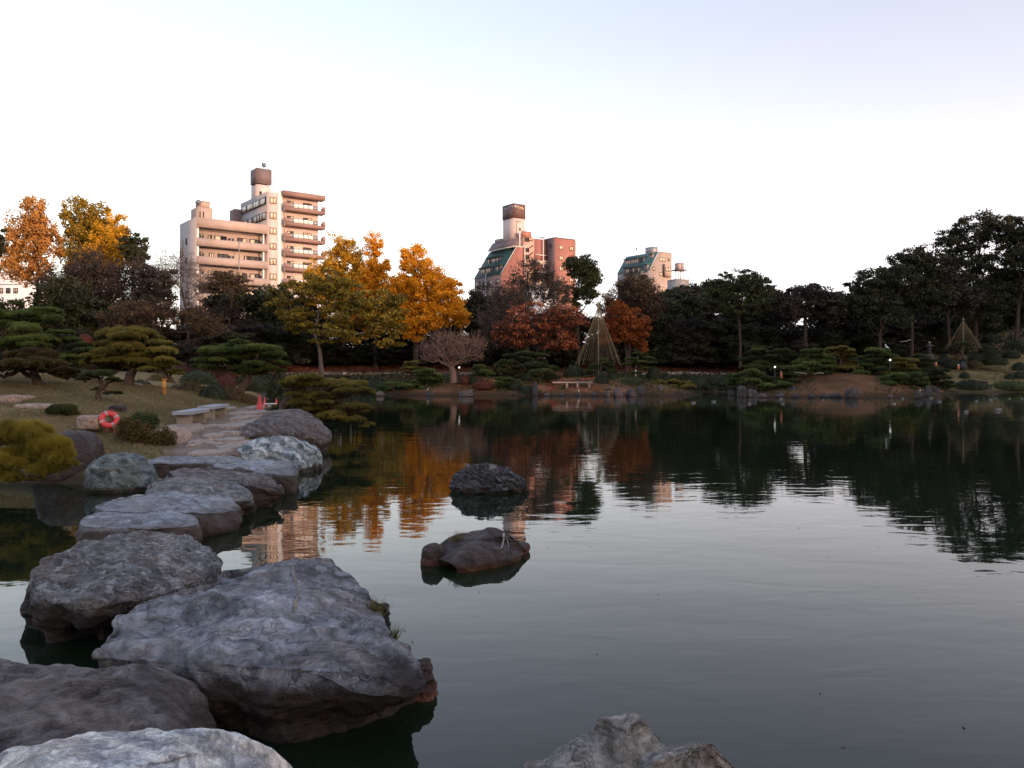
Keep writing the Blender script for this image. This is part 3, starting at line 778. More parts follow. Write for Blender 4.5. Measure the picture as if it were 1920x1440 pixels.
# bare trodden earth between the flat stones
pts_ = [(296,842),(330,800),(372,792),(420,776),(452,764),(520,764),(510,790),(470,812),(452,852),(400,872),(300,872)]
def inpoly(x, y):
    r = np.zeros(x.shape, bool); n = len(pts_)
    for i in range(n):
        (x1, y1), (x2, y2) = pts_[i], pts_[(i+1) % n]
        c_ = ((y1 > y) != (y2 > y)); 
        with np.errstate(divide='ignore', invalid='ignore'): r ^= c_ & (x < (x2 - x1) * (y - y1) / (y2 - y1 + 1e-9) + x1)
    return r
xs = np.arange(-13, -5, .12); ys = np.arange(16.5, 33, .2); X, Y = np.meshgrid(xs, ys)
Z = L_left(X, Y) + vnoise(X, Y, 1.3, 0.03, len('lawn_bank'))
PX = 960 + X / Y * F; PY = HZ + (EYE - Z) / Y * F
ins = inpoly(PX + vnoise(X, Y, 4, 6, 1), PY + vnoise(X, Y, 4, 2, 2))
V = np.stack([X, Y, Z + .012], -1).reshape(-1, 3); idx = np.arange(X.size).reshape(X.shape)
q_ = np.stack([idx[:-1, :-1], idx[:-1, 1:], idx[1:, 1:], idx[1:, :-1]], -1)[ins[:-1, :-1] & ins[1:, 1:]]
tag(obj('path', mesh_np('path', V, q_.ravel(), np.full(len(q_), 4), ground_mat('trodden_earth', [(0.3, (0.13, 0.098, 0.080)), (0.5, (0.20, 0.155, 0.13)), (0.75, (0.27, 0.22, 0.19))], scale=1.5, wet=False), True)), 'bare trodden earth path by the water', kind='structure')
# ------------------------------------------------------------------ plants: generators
def quads_at(Cn, size, rng, up=0.0, aspect=1.0):
    """one leaf-shaped quad per centre, random orientation"""
    n = len(Cn)
    a = rng.normal(size=(n, 3)); a[:, 2] *= (1 - up); a /= np.linalg.norm(a, axis=1, keepdims=True)
    b = rng.normal(size=(n, 3)); b -= a * (a * b).sum(1, keepdims=True); b /= np.linalg.norm(b, axis=1, keepdims=True)
    s = (size * rng.uniform(0.6, 1.3, n))[:, None]
    V = np.stack([Cn - a * s * .5, Cn + b * s * .32 * aspect, Cn + a * s * .5, Cn - b * s * .32 * aspect], 1).reshape(-1, 3)
    return V
def leaf_mesh(name, Cn, size, mat, rng, up=0.0, aspect=1.0):
    V = quads_at(Cn, size, rng, up, aspect)
    return mesh_np(name, V, np.arange(len(V)), np.full(len(Cn), 4), mat)

def frusta(name, A, B, ra, rb, mat, n=5):
    """many tapered sticks as one mesh"""
    A = np.asarray(A); B = np.asarray(B)
    d = B - A; L = np.linalg.norm(d, axis=1, keepdims=True); d = d / np.maximum(L, 1e-6)
    h = np.where(np.abs(d[:, 2:3]) > .9, np.array([[1., 0, 0]]), np.array([[0, 0, 1.]]))
    u = np.cross(d, h); u /= np.linalg.norm(u, axis=1, keepdims=True); v = np.cross(d, u)
    t = np.arange(n) * 2 * PI / n
    ring = u[:, None] * np.cos(t)[None, :, None] + v[:, None] * np.sin(t)[None, :, None]
    VA = A[:, None] + ring * np.asarray(ra)[:, None, None]
    VB = B[:, None] + ring * np.asarray(rb)[:, None, None]
    V = np.concatenate([VA, VB], 1).reshape(-1, 3)
    k = np.arange(n); k2 = (k + 1) % n
    f = np.stack([k, k2, k2 + n, k + n], -1)
    q = (np.arange(len(A)) * 2 * n)[:, None, None] + f[None]
    return mesh_np(name, V, q.ravel(), np.full(len(A) * n, 4), mat, True)

def skeleton(trunk, targets, r0, rng, bend=0.12, k=0.42, start=0.35, rmin=0.012, sag=0.0, taper=0.5, segs=2):
    """trunk: polyline; targets joined one after the other to the nearest limb -> A, B, ra, rb"""
    pos = [np.array(p, float) for p in trunk]; par = [-1] + list(range(len(trunk) - 1)); plen = [0.0]
    for i in range(1, len(pos)): plen.append(plen[-1] + np.linalg.norm(pos[i] - pos[i-1]))
    tot = plen[-1]; nt = len(pos)
    allowed = [p >= tot * start for p in plen]
    top = pos[-1]; base = pos[0]
    T = np.asarray(targets); order = np.argsort(np.linalg.norm(T - (top * .6 + base * .4), axis=1))
    cap = len(T) * (segs) + nt + 5
    PA = np.zeros((cap, 3)); PL = np.zeros(cap); OK = np.zeros(cap, bool)
    for i in range(nt): PA[i] = pos[i]; PL[i] = plen[i]; OK[i] = allowed[i]
    parent = np.full(cap, -1); parent[:nt] = par; n = nt
    ends = []
    for ti in order:
        t = T[ti]
        d = np.linalg.norm(PA[:n] - t, axis=1)
        cost = d + k * PL[:n] + np.where(OK[:n], 0, 1e6) + np.maximum(PA[:n, 2] - t[2], 0) * .6
        j = int(np.argmin(cost)); a = PA[j]; prev = j
        for s_ in range(1, segs + 1):
            f = s_ / segs
            p = a + (t - a) * f
            if s_ < segs:
                p = p + rng.normal(size=3) * bend * d[j] * .5
                p[2] += -0.10 * d[j] * (1 - f) * 2 if sag == 0 else sag * d[j]
            PA[n] = p; PL[n] = PL[prev] + np.linalg.norm(p - PA[prev]); OK[n] = True; parent[n] = prev; prev = n; n += 1
        ends.append(prev)
    cnt = np.zeros(n)
    for e in ends:
        i = e
        while i >= 0: cnt[i] += 1; i = parent[i]
    r = r0 * (cnt / max(cnt[0], 1)) ** taper
    for i in range(nt): r[i] = max(r[i], r0 * (1 - .35 * PL[i] / max(tot, .01)) * .8)
    r[0] *= 1.35
    r = np.maximum(r, rmin)
    ch = np.arange(1, n)
    ra = r[parent[ch]].copy(); rb = r[ch]
    tr = ch >= nt
    ra[tr] = np.minimum(ra[tr], rb[tr] * 1.6)
    return PA[parent[ch]], PA[ch], ra, rb, ch < nt

def lobes_points(lobes, D, n, rng, shell=0.5, depth=0.85):
    """points spread in ellipsoids given by picture extent at distance D"""
    w = np.array([l[2] * l[3] for l in lobes], float); w /= w.sum()
    idx = rng.choice(len(lobes), n, p=w)
    d = rng.normal(size=(n, 3)); d /= np.linalg.norm(d, axis=1, keepdims=True)
    r = rng.uniform(0, 1, n) ** (shell)
    out = np.empty((n, 3))
    for i in range(n):
        px, py, rx, ry = lobes[idx[i]][:4]; dd = lobes[idx[i]][4] if len(lobes[idx[i]]) > 4 else 0
        c = P(px, py, D + dd); s = D / F
        out[i] = (c.x + d[i, 0] * r[i] * rx * s, c.y + d[i, 1] * r[i] * max(rx, ry * .6) * s * depth, c.z + d[i, 2] * r[i] * ry * s)
    return out

def tree(name, label, lobes, D, trunk, r0, leaf, bark, n_cl=90, n_leaf=9000, size=0.26, spread=0.55, flat=0.6, seed=1, group=None, shell=0.45, twigs=0, cat='tree', fork=0.4, up=0.0, upright=0.0, core=0.0, rmin=0.02, sag=0.0, bend=.12):
    """trunk: list of (px, py) from the ground up at distance D; crown: leaf clumps at the ends of the limbs"""
    rng = np.random.default_rng(seed)
    tr = [P(px, py, D) for px, py in trunk]
    root = thing(name, label, cat, tr[0], group=group)
    off = np.array(tr[0])
    cl = lobes_points(lobes, D, n_cl, rng, shell)
    tw = None
    A, B, ra, rb, ist = skeleton([np.array(p) - off for p in tr], cl - off, r0, rng, start=fork, rmin=rmin, sag=sag, bend=bend)
    if ist.any():
        obj('trunk', frusta('trunk', A[ist], B[ist], ra[ist], rb[ist], bark, 9), root)
    obj('limbs', frusta('limbs', A[~ist], B[~ist], ra[~ist], rb[~ist], bark, 5), root)
    if twigs:
        b = cl[rng.integers(0, len(cl), twigs)] - off
        d = rng.normal(size=(twigs, 3)); d[:, 2] = np.abs(d[:, 2]) * (.8 + upright); d /= np.linalg.norm(d, axis=1, keepdims=True)
        st = b + rng.normal(size=(twigs, 3)) * spread * .5
        en = st + d * rng.uniform(.5, 1.3, (twigs, 1)) * spread * 1.4
        tw = frusta('twigs', st, en, np.full(twigs, rmin * .8), np.full(twigs, rmin * .35), bark, 3)
        tag(obj('twigs', tw, root), kind='stuff')
    if n_leaf:
        k = rng.integers(0, len(cl), n_leaf)
        j = rng.normal(size=(n_leaf, 3)); j /= np.linalg.norm(j, axis=1, keepdims=True)
        j *= rng.uniform(0, 1, (n_leaf, 1)) ** .5 * spread * (0.6 + 0.9 * ((k * 7919) % 13 / 13.0))[:, None]
        j[:, 2] *= flat
        if upright: j[:, 2] += np.abs(rng.normal(size=n_leaf)) * upright * spread
        pts = cl[k] - off + j
        obj('crown', leaf_mesh('crown', pts, size, leaf, rng, up=up), root)
    return root

# ---- pine pads
def blades(centres, normals, rng, per, length, width, cone=0.9):
    n = len(centres)
    c = np.repeat(centres, per, 0); nn = np.repeat(normals, per, 0)
    d = nn + rng.normal(size=(n * per, 3)) * cone * .55
    d /= np.linalg.norm(d, axis=1, keepdims=True)
    s = rng.normal(size=(n * per, 3)); s -= d * (s * d).sum(1, keepdims=True); s /= np.linalg.norm(s, axis=1, keepdims=True)
    L = length * rng.uniform(.7, 1.2, (n * per, 1))
    V = np.stack([c - s * width / 2, c + s * width / 2, c + d * L], 1).reshape(-1, 3)
    return V
M_inner = plain('inner_brown_shade', (0.022, 0.020, 0.010), .9, .1, .3, 6)  # dark brown-green core: shade between the needle tufts painted into its colour
def pad_mesh(name, mat, rng, tufts, per, length, width, subs=9, height=0.42, sr=(.30, .48), core_mat=None):
    """lumpy cushion of needles, unit radius"""
    sc_ = []
    for i in range(subs):
        a = i * 2.39996 + rng.uniform(-.3, .3); r = (1 - sr[1] * .75) * math.sqrt((i + .3) / subs)
        if i == 0: r = 0
        sc_.append((r * math.cos(a), r * math.sin(a), height * (.62 - .60 * r * r) * rng.uniform(.6, 1.15) - .06, rng.uniform(*sr)))
    Cn, Nn = [], []
    S = np.array(sc_)
    n = tufts * 3
    k = rng.integers(0, subs, n)
    d = rng.normal(size=(n, 3)); d[:, 2] = np.abs(d[:, 2]) - .25; d /= np.linalg.norm(d, axis=1, keepdims=True)
    p = S[k, :3] + d * S[k, 3:4] * np.array([1, 1, .62]) * rng.uniform(.85, 1.03, (n, 1))
    inside = np.zeros(n, bool)
    for s in S:
        q = (p - s[:3]) / (s[3] * np.array([1, 1, .62]))
        inside |= (np.linalg.norm(q, axis=1) < .84)
    keep = ~inside
    p = p[keep][:tufts]; d = d[keep][:tufts]
    d[:, 2] = d[:, 2] * 1.0 + .35; d /= np.linalg.norm(d, axis=1, keepdims=True)
    V = blades(p, d, rng, per, length, width)
    nb = len(V) // 3
    loops = np.arange(len(V)); sizes = np.full(nb, 3)
    # inner body so that the cushion is not see-through
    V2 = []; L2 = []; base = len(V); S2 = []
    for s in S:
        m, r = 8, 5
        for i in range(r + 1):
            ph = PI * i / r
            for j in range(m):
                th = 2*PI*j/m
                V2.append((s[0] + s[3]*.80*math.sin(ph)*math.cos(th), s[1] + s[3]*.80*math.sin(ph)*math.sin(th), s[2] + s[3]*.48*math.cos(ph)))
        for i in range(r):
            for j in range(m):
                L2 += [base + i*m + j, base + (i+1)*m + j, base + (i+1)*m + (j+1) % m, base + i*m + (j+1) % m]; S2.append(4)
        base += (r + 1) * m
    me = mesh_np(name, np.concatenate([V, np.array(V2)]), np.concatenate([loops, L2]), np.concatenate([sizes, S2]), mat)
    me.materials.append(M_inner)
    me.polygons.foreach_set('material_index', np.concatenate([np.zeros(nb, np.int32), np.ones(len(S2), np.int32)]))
    return me

def needle_mat(name, dark, light, tip, rough=0.55):
    m, nt, b = new_mat(name, rough, 0.25)
    g = N(nt, 'ShaderNodeNewGeometry'); oi = N(nt, 'ShaderNodeObjectInfo')
    no = N(nt, 'ShaderNodeTexNoise', Scale=1.6, Detail=3.0)
    nt.links.new(g.outputs['Position'], no.inputs['Vector'])
    f = math_n(nt, 'ADD', math_n(nt, 'MULTIPLY', g.outputs['Random Per Island'], 0.6), math_n(nt, 'MULTIPLY', no.outputs[0], 0.7))
    f = math_n(nt, 'ADD', f, math_n(nt, 'MULTIPLY', math_n(nt, 'SUBTRACT', oi.outputs['Random'], .5), 0.35))
    f = math_n(nt, 'SUBTRACT', f, 0.2, True)
    nt.links.new(ramp_n(nt, f, [(0.0, dark), (0.5, light), (1.0, tip)]), b.inputs['Base Color'])
    return m

M_bark = bark_mat('brown_bark', (0.030, 0.022, 0.018), (0.085, 0.06, 0.048))
M_barkg = bark_mat('grey_bark', (0.06, 0.05, 0.048), (0.17, 0.14, 0.13))
M_barkp = bark_mat('pinkish_bare_bark', (0.12, 0.070, 0.056), (0.31, 0.19, 0.15), 9)
M_pinebark = bark_mat('pine_bark', (0.045, 0.03, 0.025), (0.12, 0.08, 0.062), 9)
M_needle_green = needle_mat('pine_needles_green', (0.022, 0.038, 0.014), (0.085, 0.125, 0.034), (0.22, 0.26, 0.065))
M_needle_olive = needle_mat('pine_needles_olive', (0.040, 0.038, 0.012), (0.17, 0.145, 0.032), (0.36, 0.28, 0.060))
M_needle_deep = needle_mat('pine_needles_deep', (0.014, 0.024, 0.010), (0.050, 0.068, 0.022), (0.13, 0.14, 0.040))
M_needle_gold = needle_mat('pine_needles_gold', (0.050, 0.044, 0.010), (0.23, 0.185, 0.026), (0.48, 0.36, 0.055))
M_needle_yew = needle_mat('clipped_conifer_dark', (0.018, 0.016, 0.007), (0.050, 0.042, 0.014), (0.11, 0.075, 0.028))

_r = np.random.default_rng(3)
PADS = {}
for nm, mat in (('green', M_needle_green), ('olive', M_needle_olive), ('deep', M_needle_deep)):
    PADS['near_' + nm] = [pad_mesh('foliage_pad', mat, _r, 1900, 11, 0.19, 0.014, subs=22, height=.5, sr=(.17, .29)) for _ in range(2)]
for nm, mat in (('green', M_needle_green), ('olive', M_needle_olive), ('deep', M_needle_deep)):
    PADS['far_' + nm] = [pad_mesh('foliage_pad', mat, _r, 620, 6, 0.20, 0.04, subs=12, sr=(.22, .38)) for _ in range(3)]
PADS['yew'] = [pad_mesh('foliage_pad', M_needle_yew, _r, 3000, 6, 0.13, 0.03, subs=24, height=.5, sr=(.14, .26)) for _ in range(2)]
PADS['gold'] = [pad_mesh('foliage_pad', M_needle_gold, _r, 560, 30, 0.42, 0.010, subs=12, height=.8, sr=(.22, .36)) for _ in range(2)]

def pine(label, pads, D, trunk, r0, kind, seed=1, name='pine_tree', group=None, cat='pine', hk=1.05, depth=1.0, bark=None, sp=0.0, sq=1.0, dspread=0.35, rotate=True):
    """pads: (px, py, rx [, dD]) cushion centres in picture terms at distance D"""
    rng = np.random.default_rng(seed)
    tr = [P(t[0], t[1], D + (t[2] if len(t) > 2 else 0)) for t in trunk]
    root = thing(name, label, cat, tr[0], group=group)
    off = np.array(tr[0]); tg = []
    s = D / F
    meshes = PADS[kind]
    if kind.startswith('near') or kind == 'gold':           # each limb's cushion is really a few smaller ones
        np_ = []
        for pd in pads:
            px, py, rx = pd[:3]
            k = 4 if rx > 30 else (3 if rx > 17 else 2)
            for j in range(k):
                f = (j + .5) / k * 2 - 1
                np_.append((px + f * rx * .62 + rng.uniform(-.1, .1) * rx, py + rng.uniform(-.16, .22) * rx + abs(f) * rx * .10, rx * rng.uniform(.50, .74), rng.uniform(-1, 1) * rx * s * (1.0 if kind != 'gold' else .6)))
        pads = np_
    for i, pd in enumerate(pads):
        px, py, rx = pd[:3]; dd = pd[3] if len(pd) > 3 else rng.uniform(-1, 1) * dspread * rx * s * 2
        c = P(px, py, D + dd); r = rx * s * (D + dd) / D
        o = obj('foliage_pad', meshes[i % len(meshes)], root, tuple(np.array(c) - off), (r, r * depth * sq, r * hk * rng.uniform(.8, 1.1)), rng.uniform(0, 6.28) if rotate else 0)
        tg.append(np.array(c) - off - np.array((0, 0, r * .15)))
    A, B, ra, rb, ist = skeleton([np.array(p) - off for p in tr], np.array(tg), r0, rng, bend=.22, k=.3, start=.5, rmin=r0 * .14, segs=4, sag=.02)
    # trunk as one smooth tube
    pts = [tuple(np.array(p) - off) for p in tr]
    pts[0] = (pts[0][0], pts[0][1], pts[0][2] - .25)
    # densify
    dn = []
    for i in range(len(pts) - 1):
        for f in np.linspace(0, 1, 5, endpoint=False):
            a_, b_ = np.array(pts[i]), np.array(pts[i+1]); p0 = np.array(pts[max(i-1, 0)]); p3 = np.array(pts[min(i+2, len(pts)-1)])
            m0 = (b_ - p0) * .5; m1 = (p3 - a_) * .5
            dn.append((2*f**3-3*f**2+1)*a_ + (f**3-2*f**2+f)*m0 + (-2*f**3+3*f**2)*b_ + (f**3-f**2)*m1)
    dn.append(np.array(pts[-1]))
    rad = [r0 * (1.25 - .6 * i / len(dn)) * rng.uniform(.92, 1.08) for i in range(len(dn))]
    obj('trunk', MB().tube(dn, rad, 10).mesh('trunk', bark or M_pinebark, True), root)
    obj('limbs', frusta('limbs', A[~ist], B[~ist], ra[~ist], rb[~ist], bark or M_pinebark, 6), root)
    return root

def auto_pads(x0, x1, y0, y1, r, rng, shape=None, n=None):
    """cloud-pruned outline: flattish cushions packed at random, narrower towards the top"""
    out = []
    n = max(4, int((x1 - x0) * (y1 - y0) / (r * r * .42)))
    tries = 0
    while len(out) < n and tries < 1500:
        tries += 1
        f = rng.uniform(0, 1) ** .9
        w = (x1 - x0) / 2 * (0.42 + 0.58 * f ** .5)
        x = (x0 + x1) / 2 + rng.uniform(-1, 1) * (w - r * .5); y = y0 + r * .3 + (y1 - y0 - r * .4) * f
        if all(((x - q[0]) / (r * .95)) ** 2 + ((y - q[1]) / (r * .42)) ** 2 > 1 for q in out):
            out.append((x, y, r * rng.uniform(.7, 1.15)))
    return out

# clipped round shrubs
def shrub_mesh(name, mat, rng, n=1600, size=.10, lump=.08):
    """unit dome of small leaves with a solid inside"""
    d = rng.normal(size=(n, 3)); d[:, 2] = np.abs(d[:, 2]) - .1; d /= np.linalg.norm(d, axis=1, keepdims=True)
    lum = 1 + lump * np.sin(d[:, 0:1] * 7 + 1) * np.cos(d[:, 1:2] * 6) + lump * .7 * np.sin(d[:, 2:3] * 11 + d[:, 0:1] * 9)
    p = d * lum * rng.uniform(.9, 1.03, (n, 1))
    V = quads_at(p, size, rng)
    m, r = 14, 7; V2 = []; L2 = []; base = len(V)
    for i in range(r + 1):
        ph = (PI * .58) * i / r
        for j in range(m):
            th = 2*PI*j/m; V2.append((.88*math.sin(ph)*math.cos(th), .88*math.sin(ph)*math.sin(th), .88*math.cos(ph)))
    S2 = []
    for i in range(r):
        for j in range(m):
            L2 += [base + i*m + j, base + (i+1)*m + j, base + (i+1)*m + (j+1) % m, base + i*m + (j+1) % m]; S2.append(4)
    return mesh_np(name, np.concatenate([V, V2]), np.concatenate([np.arange(len(V)), L2]), np.concatenate([np.full(n, 4), S2]), mat)
M_shrub = leaf_mat('clipped_azalea_leaves', (0.010, 0.014, 0.006), (0.032, 0.040, 0.015), (0.062, 0.066, 0.024), trans=.1)
M_shrubo = leaf_mat('bronze_azalea_leaves', (0.03, 0.018, 0.008), (0.085, 0.055, 0.016), (0.15, 0.085, 0.028), trans=.1)
M_shrubr = leaf_mat('red_azalea_leaves', (0.055, 0.016, 0.010), (0.14, 0.035, 0.020), (0.22, 0.065, 0.035), trans=.1)
M_shrubg = leaf_mat('yellow_green_shrub_leaves', (0.02, 0.03, 0.008), (0.06, 0.075, 0.018), (0.12, 0.12, 0.03), trans=.1)
SHRUB = {k: [shrub_mesh('shrub', m, _r) for _ in range(2)] for k, m in (('green', M_shrub), ('bronze', M_shrubo), ('red', M_shrubr), ('yellow', M_shrubg))}
def shrub(label, px, py_top, py_base, rx, D, kind='green', group=None, depth=1.0, name='clipped_shrub', cat='shrub'):
    s = D / F; b = P(px, py_base, D); h = (py_base - py_top) * s
    o = obj(name, SHRUB[kind][int(px) % 2], None, b, (rx * s, rx * s * depth, h), (px * 1.7) % 6.28)
    return tag(o, label, cat, group)
# ------------------------------------------------------------------ plants: near left bank
pine('big olive-green cloud pine at the left edge, behind the low dark dome', [(75,592,44),(30,608,44),(-5,588,42),(112,620,24),(140,640,24),(158,657,22),(95,640,34),(45,640,44),(5,645,44),(128,668,28),(152,682,26),(85,668,34)],
     34, [(60,712),(55,690),(50,660),(45,625)], .16, 'near_green', 1)
pine('low dark conifer clipped as one wide dome at the left edge', [(62,690,62),(14,694,46),(108,698,38),(62,672,50),(128,708,20),(-20,695,44)], 26, [(75,721),(68,710),(64,702),(62,692)], .13, 'yew', 2, hk=.95, sp=.3)
pine('yellow-olive cloud pine in the middle of the lawn', [(250,632,52),(213,642,32),(292,641,26),(198,663,38),(240,658,46),(282,664,44),(308,680,30),(188,679,34),(235,682,50),(288,690,36),(330,699,20)],
     30, [(240,726),(243,708),(250,690),(252,660)], .17, 'near_olive', 3)
pine('tidy green cloud pine with a leaning trunk behind the benches', [(447,641,18),(410,654,32),(450,654,36),(490,655,34),(394,670,30),(440,668,36),(500,668,36),(524,681,20),(389,688,26),(430,683,36),(470,685,36),(508,690,26),(465,697,24)],
     36, [(444,744),(455,727),(466,708),(460,680)], .18, 'near_green', 4)
pine('low spreading pine leaning out over the water beyond the brown boulder', [(592,711,46),(562,717,34),(622,720,28),(545,723,22),(655,721,32),(680,730,22),(640,736,32),(695,736,12),(560,741,30),(600,746,34),(630,740,28),(610,757,28),(585,766,36),(563,757,26),(665,764,30),(690,768,16),(640,770,30),(620,784,32),(658,788,28),(688,797,16)],
     28, [(524,780),(533,764),(541,752),(560,748),(600,752),(640,750)], .16, 'near_olive', 5, dspread=.5)
pine('small dark wind-bent pine standing alone on the lawn slope', [(190,702,30),(166,707,20),(214,711,18),(222,736,12),(202,735,14),(178,729,11)], 24, [(187,751),(184,738),(190,724),(186,708)], .07, 'near_deep', 6)
pine('tiny spreading conifer between the cut granite blocks', [(116,767,26),(97,776,14),(138,776,14),(127,783,12)], 21.5, [(112,791),(112,784),(114,775)], .05, 'near_deep', 7, hk=2.0)
pine('long-needled golden pine branch overhanging the pond at the left edge', [(45,822,46),(-8,820,46),(90,838,36),(104,862,36),(62,862,40),(18,872,46),(88,884,32),(128,868,18),(12,896,26),(-30,870,50),(66,898,16)], 14.5, [(-160,905),(-80,890),(-10,878),(50,868)], .06, 'gold', 8, hk=1.35, dspread=.6)

M_leaf_az = leaf_mat('azalea_loose_leaves', (0.020, 0.020, 0.008), (0.075, 0.062, 0.020), (0.16, 0.075, 0.025))
M_leaf_gr = leaf_mat('glossy_green_leaves', (0.015, 0.024, 0.008), (0.045, 0.062, 0.018), (0.095, 0.11, 0.03))
def bush(label, lobes, D, base, leaf, n=5000, size=.05, seed=1, r0=.02, group=None):
    return tree('leafy_shrub', label, lobes, D, [base, (base[0], base[1] - 8), (base[0], base[1] - 14)], r0, leaf, M_bark, n_cl=60, n_leaf=n, size=size, spread=.13, flat=.8, seed=seed, shell=.5, cat='shrub', fork=.1, rmin=.004, group=group)
bush('bronze-leaved loose shrub in front of the pink boulder', [(252,812,28,24),(240,800,16,14)], 19.3, (252,836), M_leaf_az, 9000, seed=3)
bush('fresh green bush just right of the lifebuoy', [(272,788,22,15),(262,794,20,12)], 20.3, (270,812), M_leaf_gr, 7000, seed=4)
bush('grassy low shrub hiding the left side of the pink boulder', [(305,822,22,17),(290,828,18,12)], 19.2, (302,838), M_leaf_az, 6000, seed=5)
bush('weedy green tuft on the low dark rock', [(482,808,22,7),(470,806,12,5)], 23.5, (480,815), M_leaf_gr, 3000, seed=6)
bush('green leafy clump between the tall cone and the leaning pine', [(516,772,18,9),(530,765,14,10)], 28.5, (518,782), M_leaf_gr, 4000, seed=7)
bush('small green plants growing at the right end of the slab step', [(548,903,10,10),(540,912,8,6)], 16.2, (548,914), M_leaf_gr, 900, .03, seed=8)
shrub('long bronze-brown hedge mound above the benches', 352, 714, 745, 36, 33, 'bronze'); shrub('dark green rounded bush behind the farther bench', 400, 716, 758, 27, 31, 'green')
shrub('bronze low bush at the foot of the leaning pine', 430, 722, 754, 24, 33, 'bronze'); shrub('red dome-shaped azalea beside the leaning pine trunk', 424, 702, 724, 18, 42, 'red')
shrub('dark mound left of the lone lawn pine trunk', 262, 712, 733, 24, 40, 'green'); shrub('low dark bush in the gap beneath the leaning pine', 480, 705, 728, 26, 50, 'green')
shrub('brown-green bush at the far end of the path', 462, 738, 762, 22, 34, 'bronze'); shrub('dull green bush far behind the yellow post', 372, 694, 716, 32, 48, 'green')
shrub('low green bush by the left edge behind the dome conifer', 150, 690, 712, 30, 40, 'green')
shrub('dark bush between the yellow post and the olive pine', 300, 700, 722, 26, 46, 'bronze')
shrub('small bright red bush under the trees on the left', 160, 626, 640, 13, 60, 'red')

# grass tufts on rocks
M_blade = leaf_mat('dry_grass_blades', (0.05, 0.045, 0.015), (0.12, 0.10, 0.03), (0.22, 0.17, 0.07))
def tuft(label, p, r, h, n, seed):
    rng = np.random.default_rng(seed)
    c = rng.normal(size=(n, 3)) * r * .35; c[:, 2] = 0
    d = rng.normal(size=(n, 3)) * .38; d[:, 2] = 1; d /= np.linalg.norm(d, axis=1, keepdims=True)
    V = blades(c, d, rng, 1, h, .006, .25)
    o = obj('grass_tuft', mesh_np('grass_tuft', V, np.arange(len(V)), np.full(n, 3), M_blade), loc=p)
    return tag(o, label, 'grass tuft')
tuft('thin grass tuft on the right shoulder of the biggest boulder', G(700, 1158, .42), .08, .17, 220, 1)
tuft('dry grass tuft on the umber rock in the pond', G(858, 1020, .20), .07, .17, 160, 2)
tuft('pale grass tuft at the waterline between two flat steps', G(384, 998, .02) , .10, .17, 200, 3)
tuft('thin grass tuft low on the right slope of the biggest boulder', G(738, 1200, .33), .04, .13, 60, 4)

# short dry grass over the left lawn: too many blades to count
rng = np.random.default_rng(12)
n = 90000
x = rng.uniform(-20, -6, n); y = rng.uniform(17, 34, n)
z = L_left(x, y)
px_ = 960 + x / y * F
ok = (z > .35) & (px_ > -150) & (px_ < 480) & ~((px_ > 330) & (y > 17) & (y < 27.5) & (HZ + (EYE - z) / y * F > 776))
c = np.stack([x, y, z], -1)[ok]
d = rng.normal(size=c.shape) * .5; d[:, 2] = 1; d /= np.linalg.norm(d, axis=1, keepdims=True)
V = blades(c, d, rng, 2, .07, .012, .5)
M_grassd = leaf_mat('lawn_grass_blades', (0.08, 0.065, 0.030), (0.155, 0.122, 0.060), (0.26, 0.19, 0.11), trans=.1)
tag(obj('grass', mesh_np('grass', V, np.arange(len(V)), np.full(len(V) // 3, 3), M_grassd)), 'short dry grass on the left lawn', 'grass', kind='stuff')

# ------------------------------------------------------------------ far trees
L_orange = leaf_mat('ginkgo_leaves_orange', (0.50, 0.18, 0.010), (0.84, 0.38, 0.018), (0.92, 0.55, 0.05), trans=.35)
L_gold = leaf_mat('ginkgo_leaves_gold', (0.27, 0.15, 0.014), (0.66, 0.36, 0.024), (0.85, 0.52, 0.045), trans=.35)
L_oliveg = leaf_mat('ginkgo_leaves_olive', (0.12, 0.09, 0.016), (0.32, 0.21, 0.028), (0.56, 0.33, 0.04), trans=.3)
L_pinkor = leaf_mat('ginkgo_leaves_pinkish', (0.28, 0.12, 0.035), (0.50, 0.24, 0.06), (0.62, 0.36, 0.12), trans=.3)
L_yg = leaf_mat('maple_leaves_yellow_green', (0.06, 0.048, 0.009), (0.20, 0.155, 0.024), (0.42, 0.27, 0.035), trans=.25)
L_dark = leaf_mat('evergreen_leaves_dark', (0.011, 0.014, 0.007), (0.034, 0.038, 0.017), (0.070, 0.072, 0.030), trans=.08)
L_darkp = leaf_mat('evergreen_leaves_purplish', (0.016, 0.013, 0.012), (0.044, 0.036, 0.030), (0.088, 0.068, 0.050), trans=.08)
L_green = leaf_mat('camphor_leaves_green', (0.016, 0.021, 0.009), (0.050, 0.060, 0.022), (0.105, 0.112, 0.038), trans=.15)
L_brown = leaf_mat('zelkova_leaves_brown', (0.045, 0.028, 0.018), (0.13, 0.075, 0.04), (0.24, 0.14, 0.075), trans=.2)
L_brownol = leaf_mat('leaves_brown_olive', (0.03, 0.024, 0.014), (0.085, 0.062, 0.032), (0.16, 0.11, 0.055), trans=.2)
L_red = leaf_mat('cherry_leaves_red_orange', (0.12, 0.024, 0.016), (0.46, 0.11, 0.045), (0.80, 0.36, 0.16), trans=.3)
L_rust = leaf_mat('maple_leaves_rust', (0.10, 0.025, 0.008), (0.28, 0.075, 0.018), (0.40, 0.13, 0.03), trans=.25)

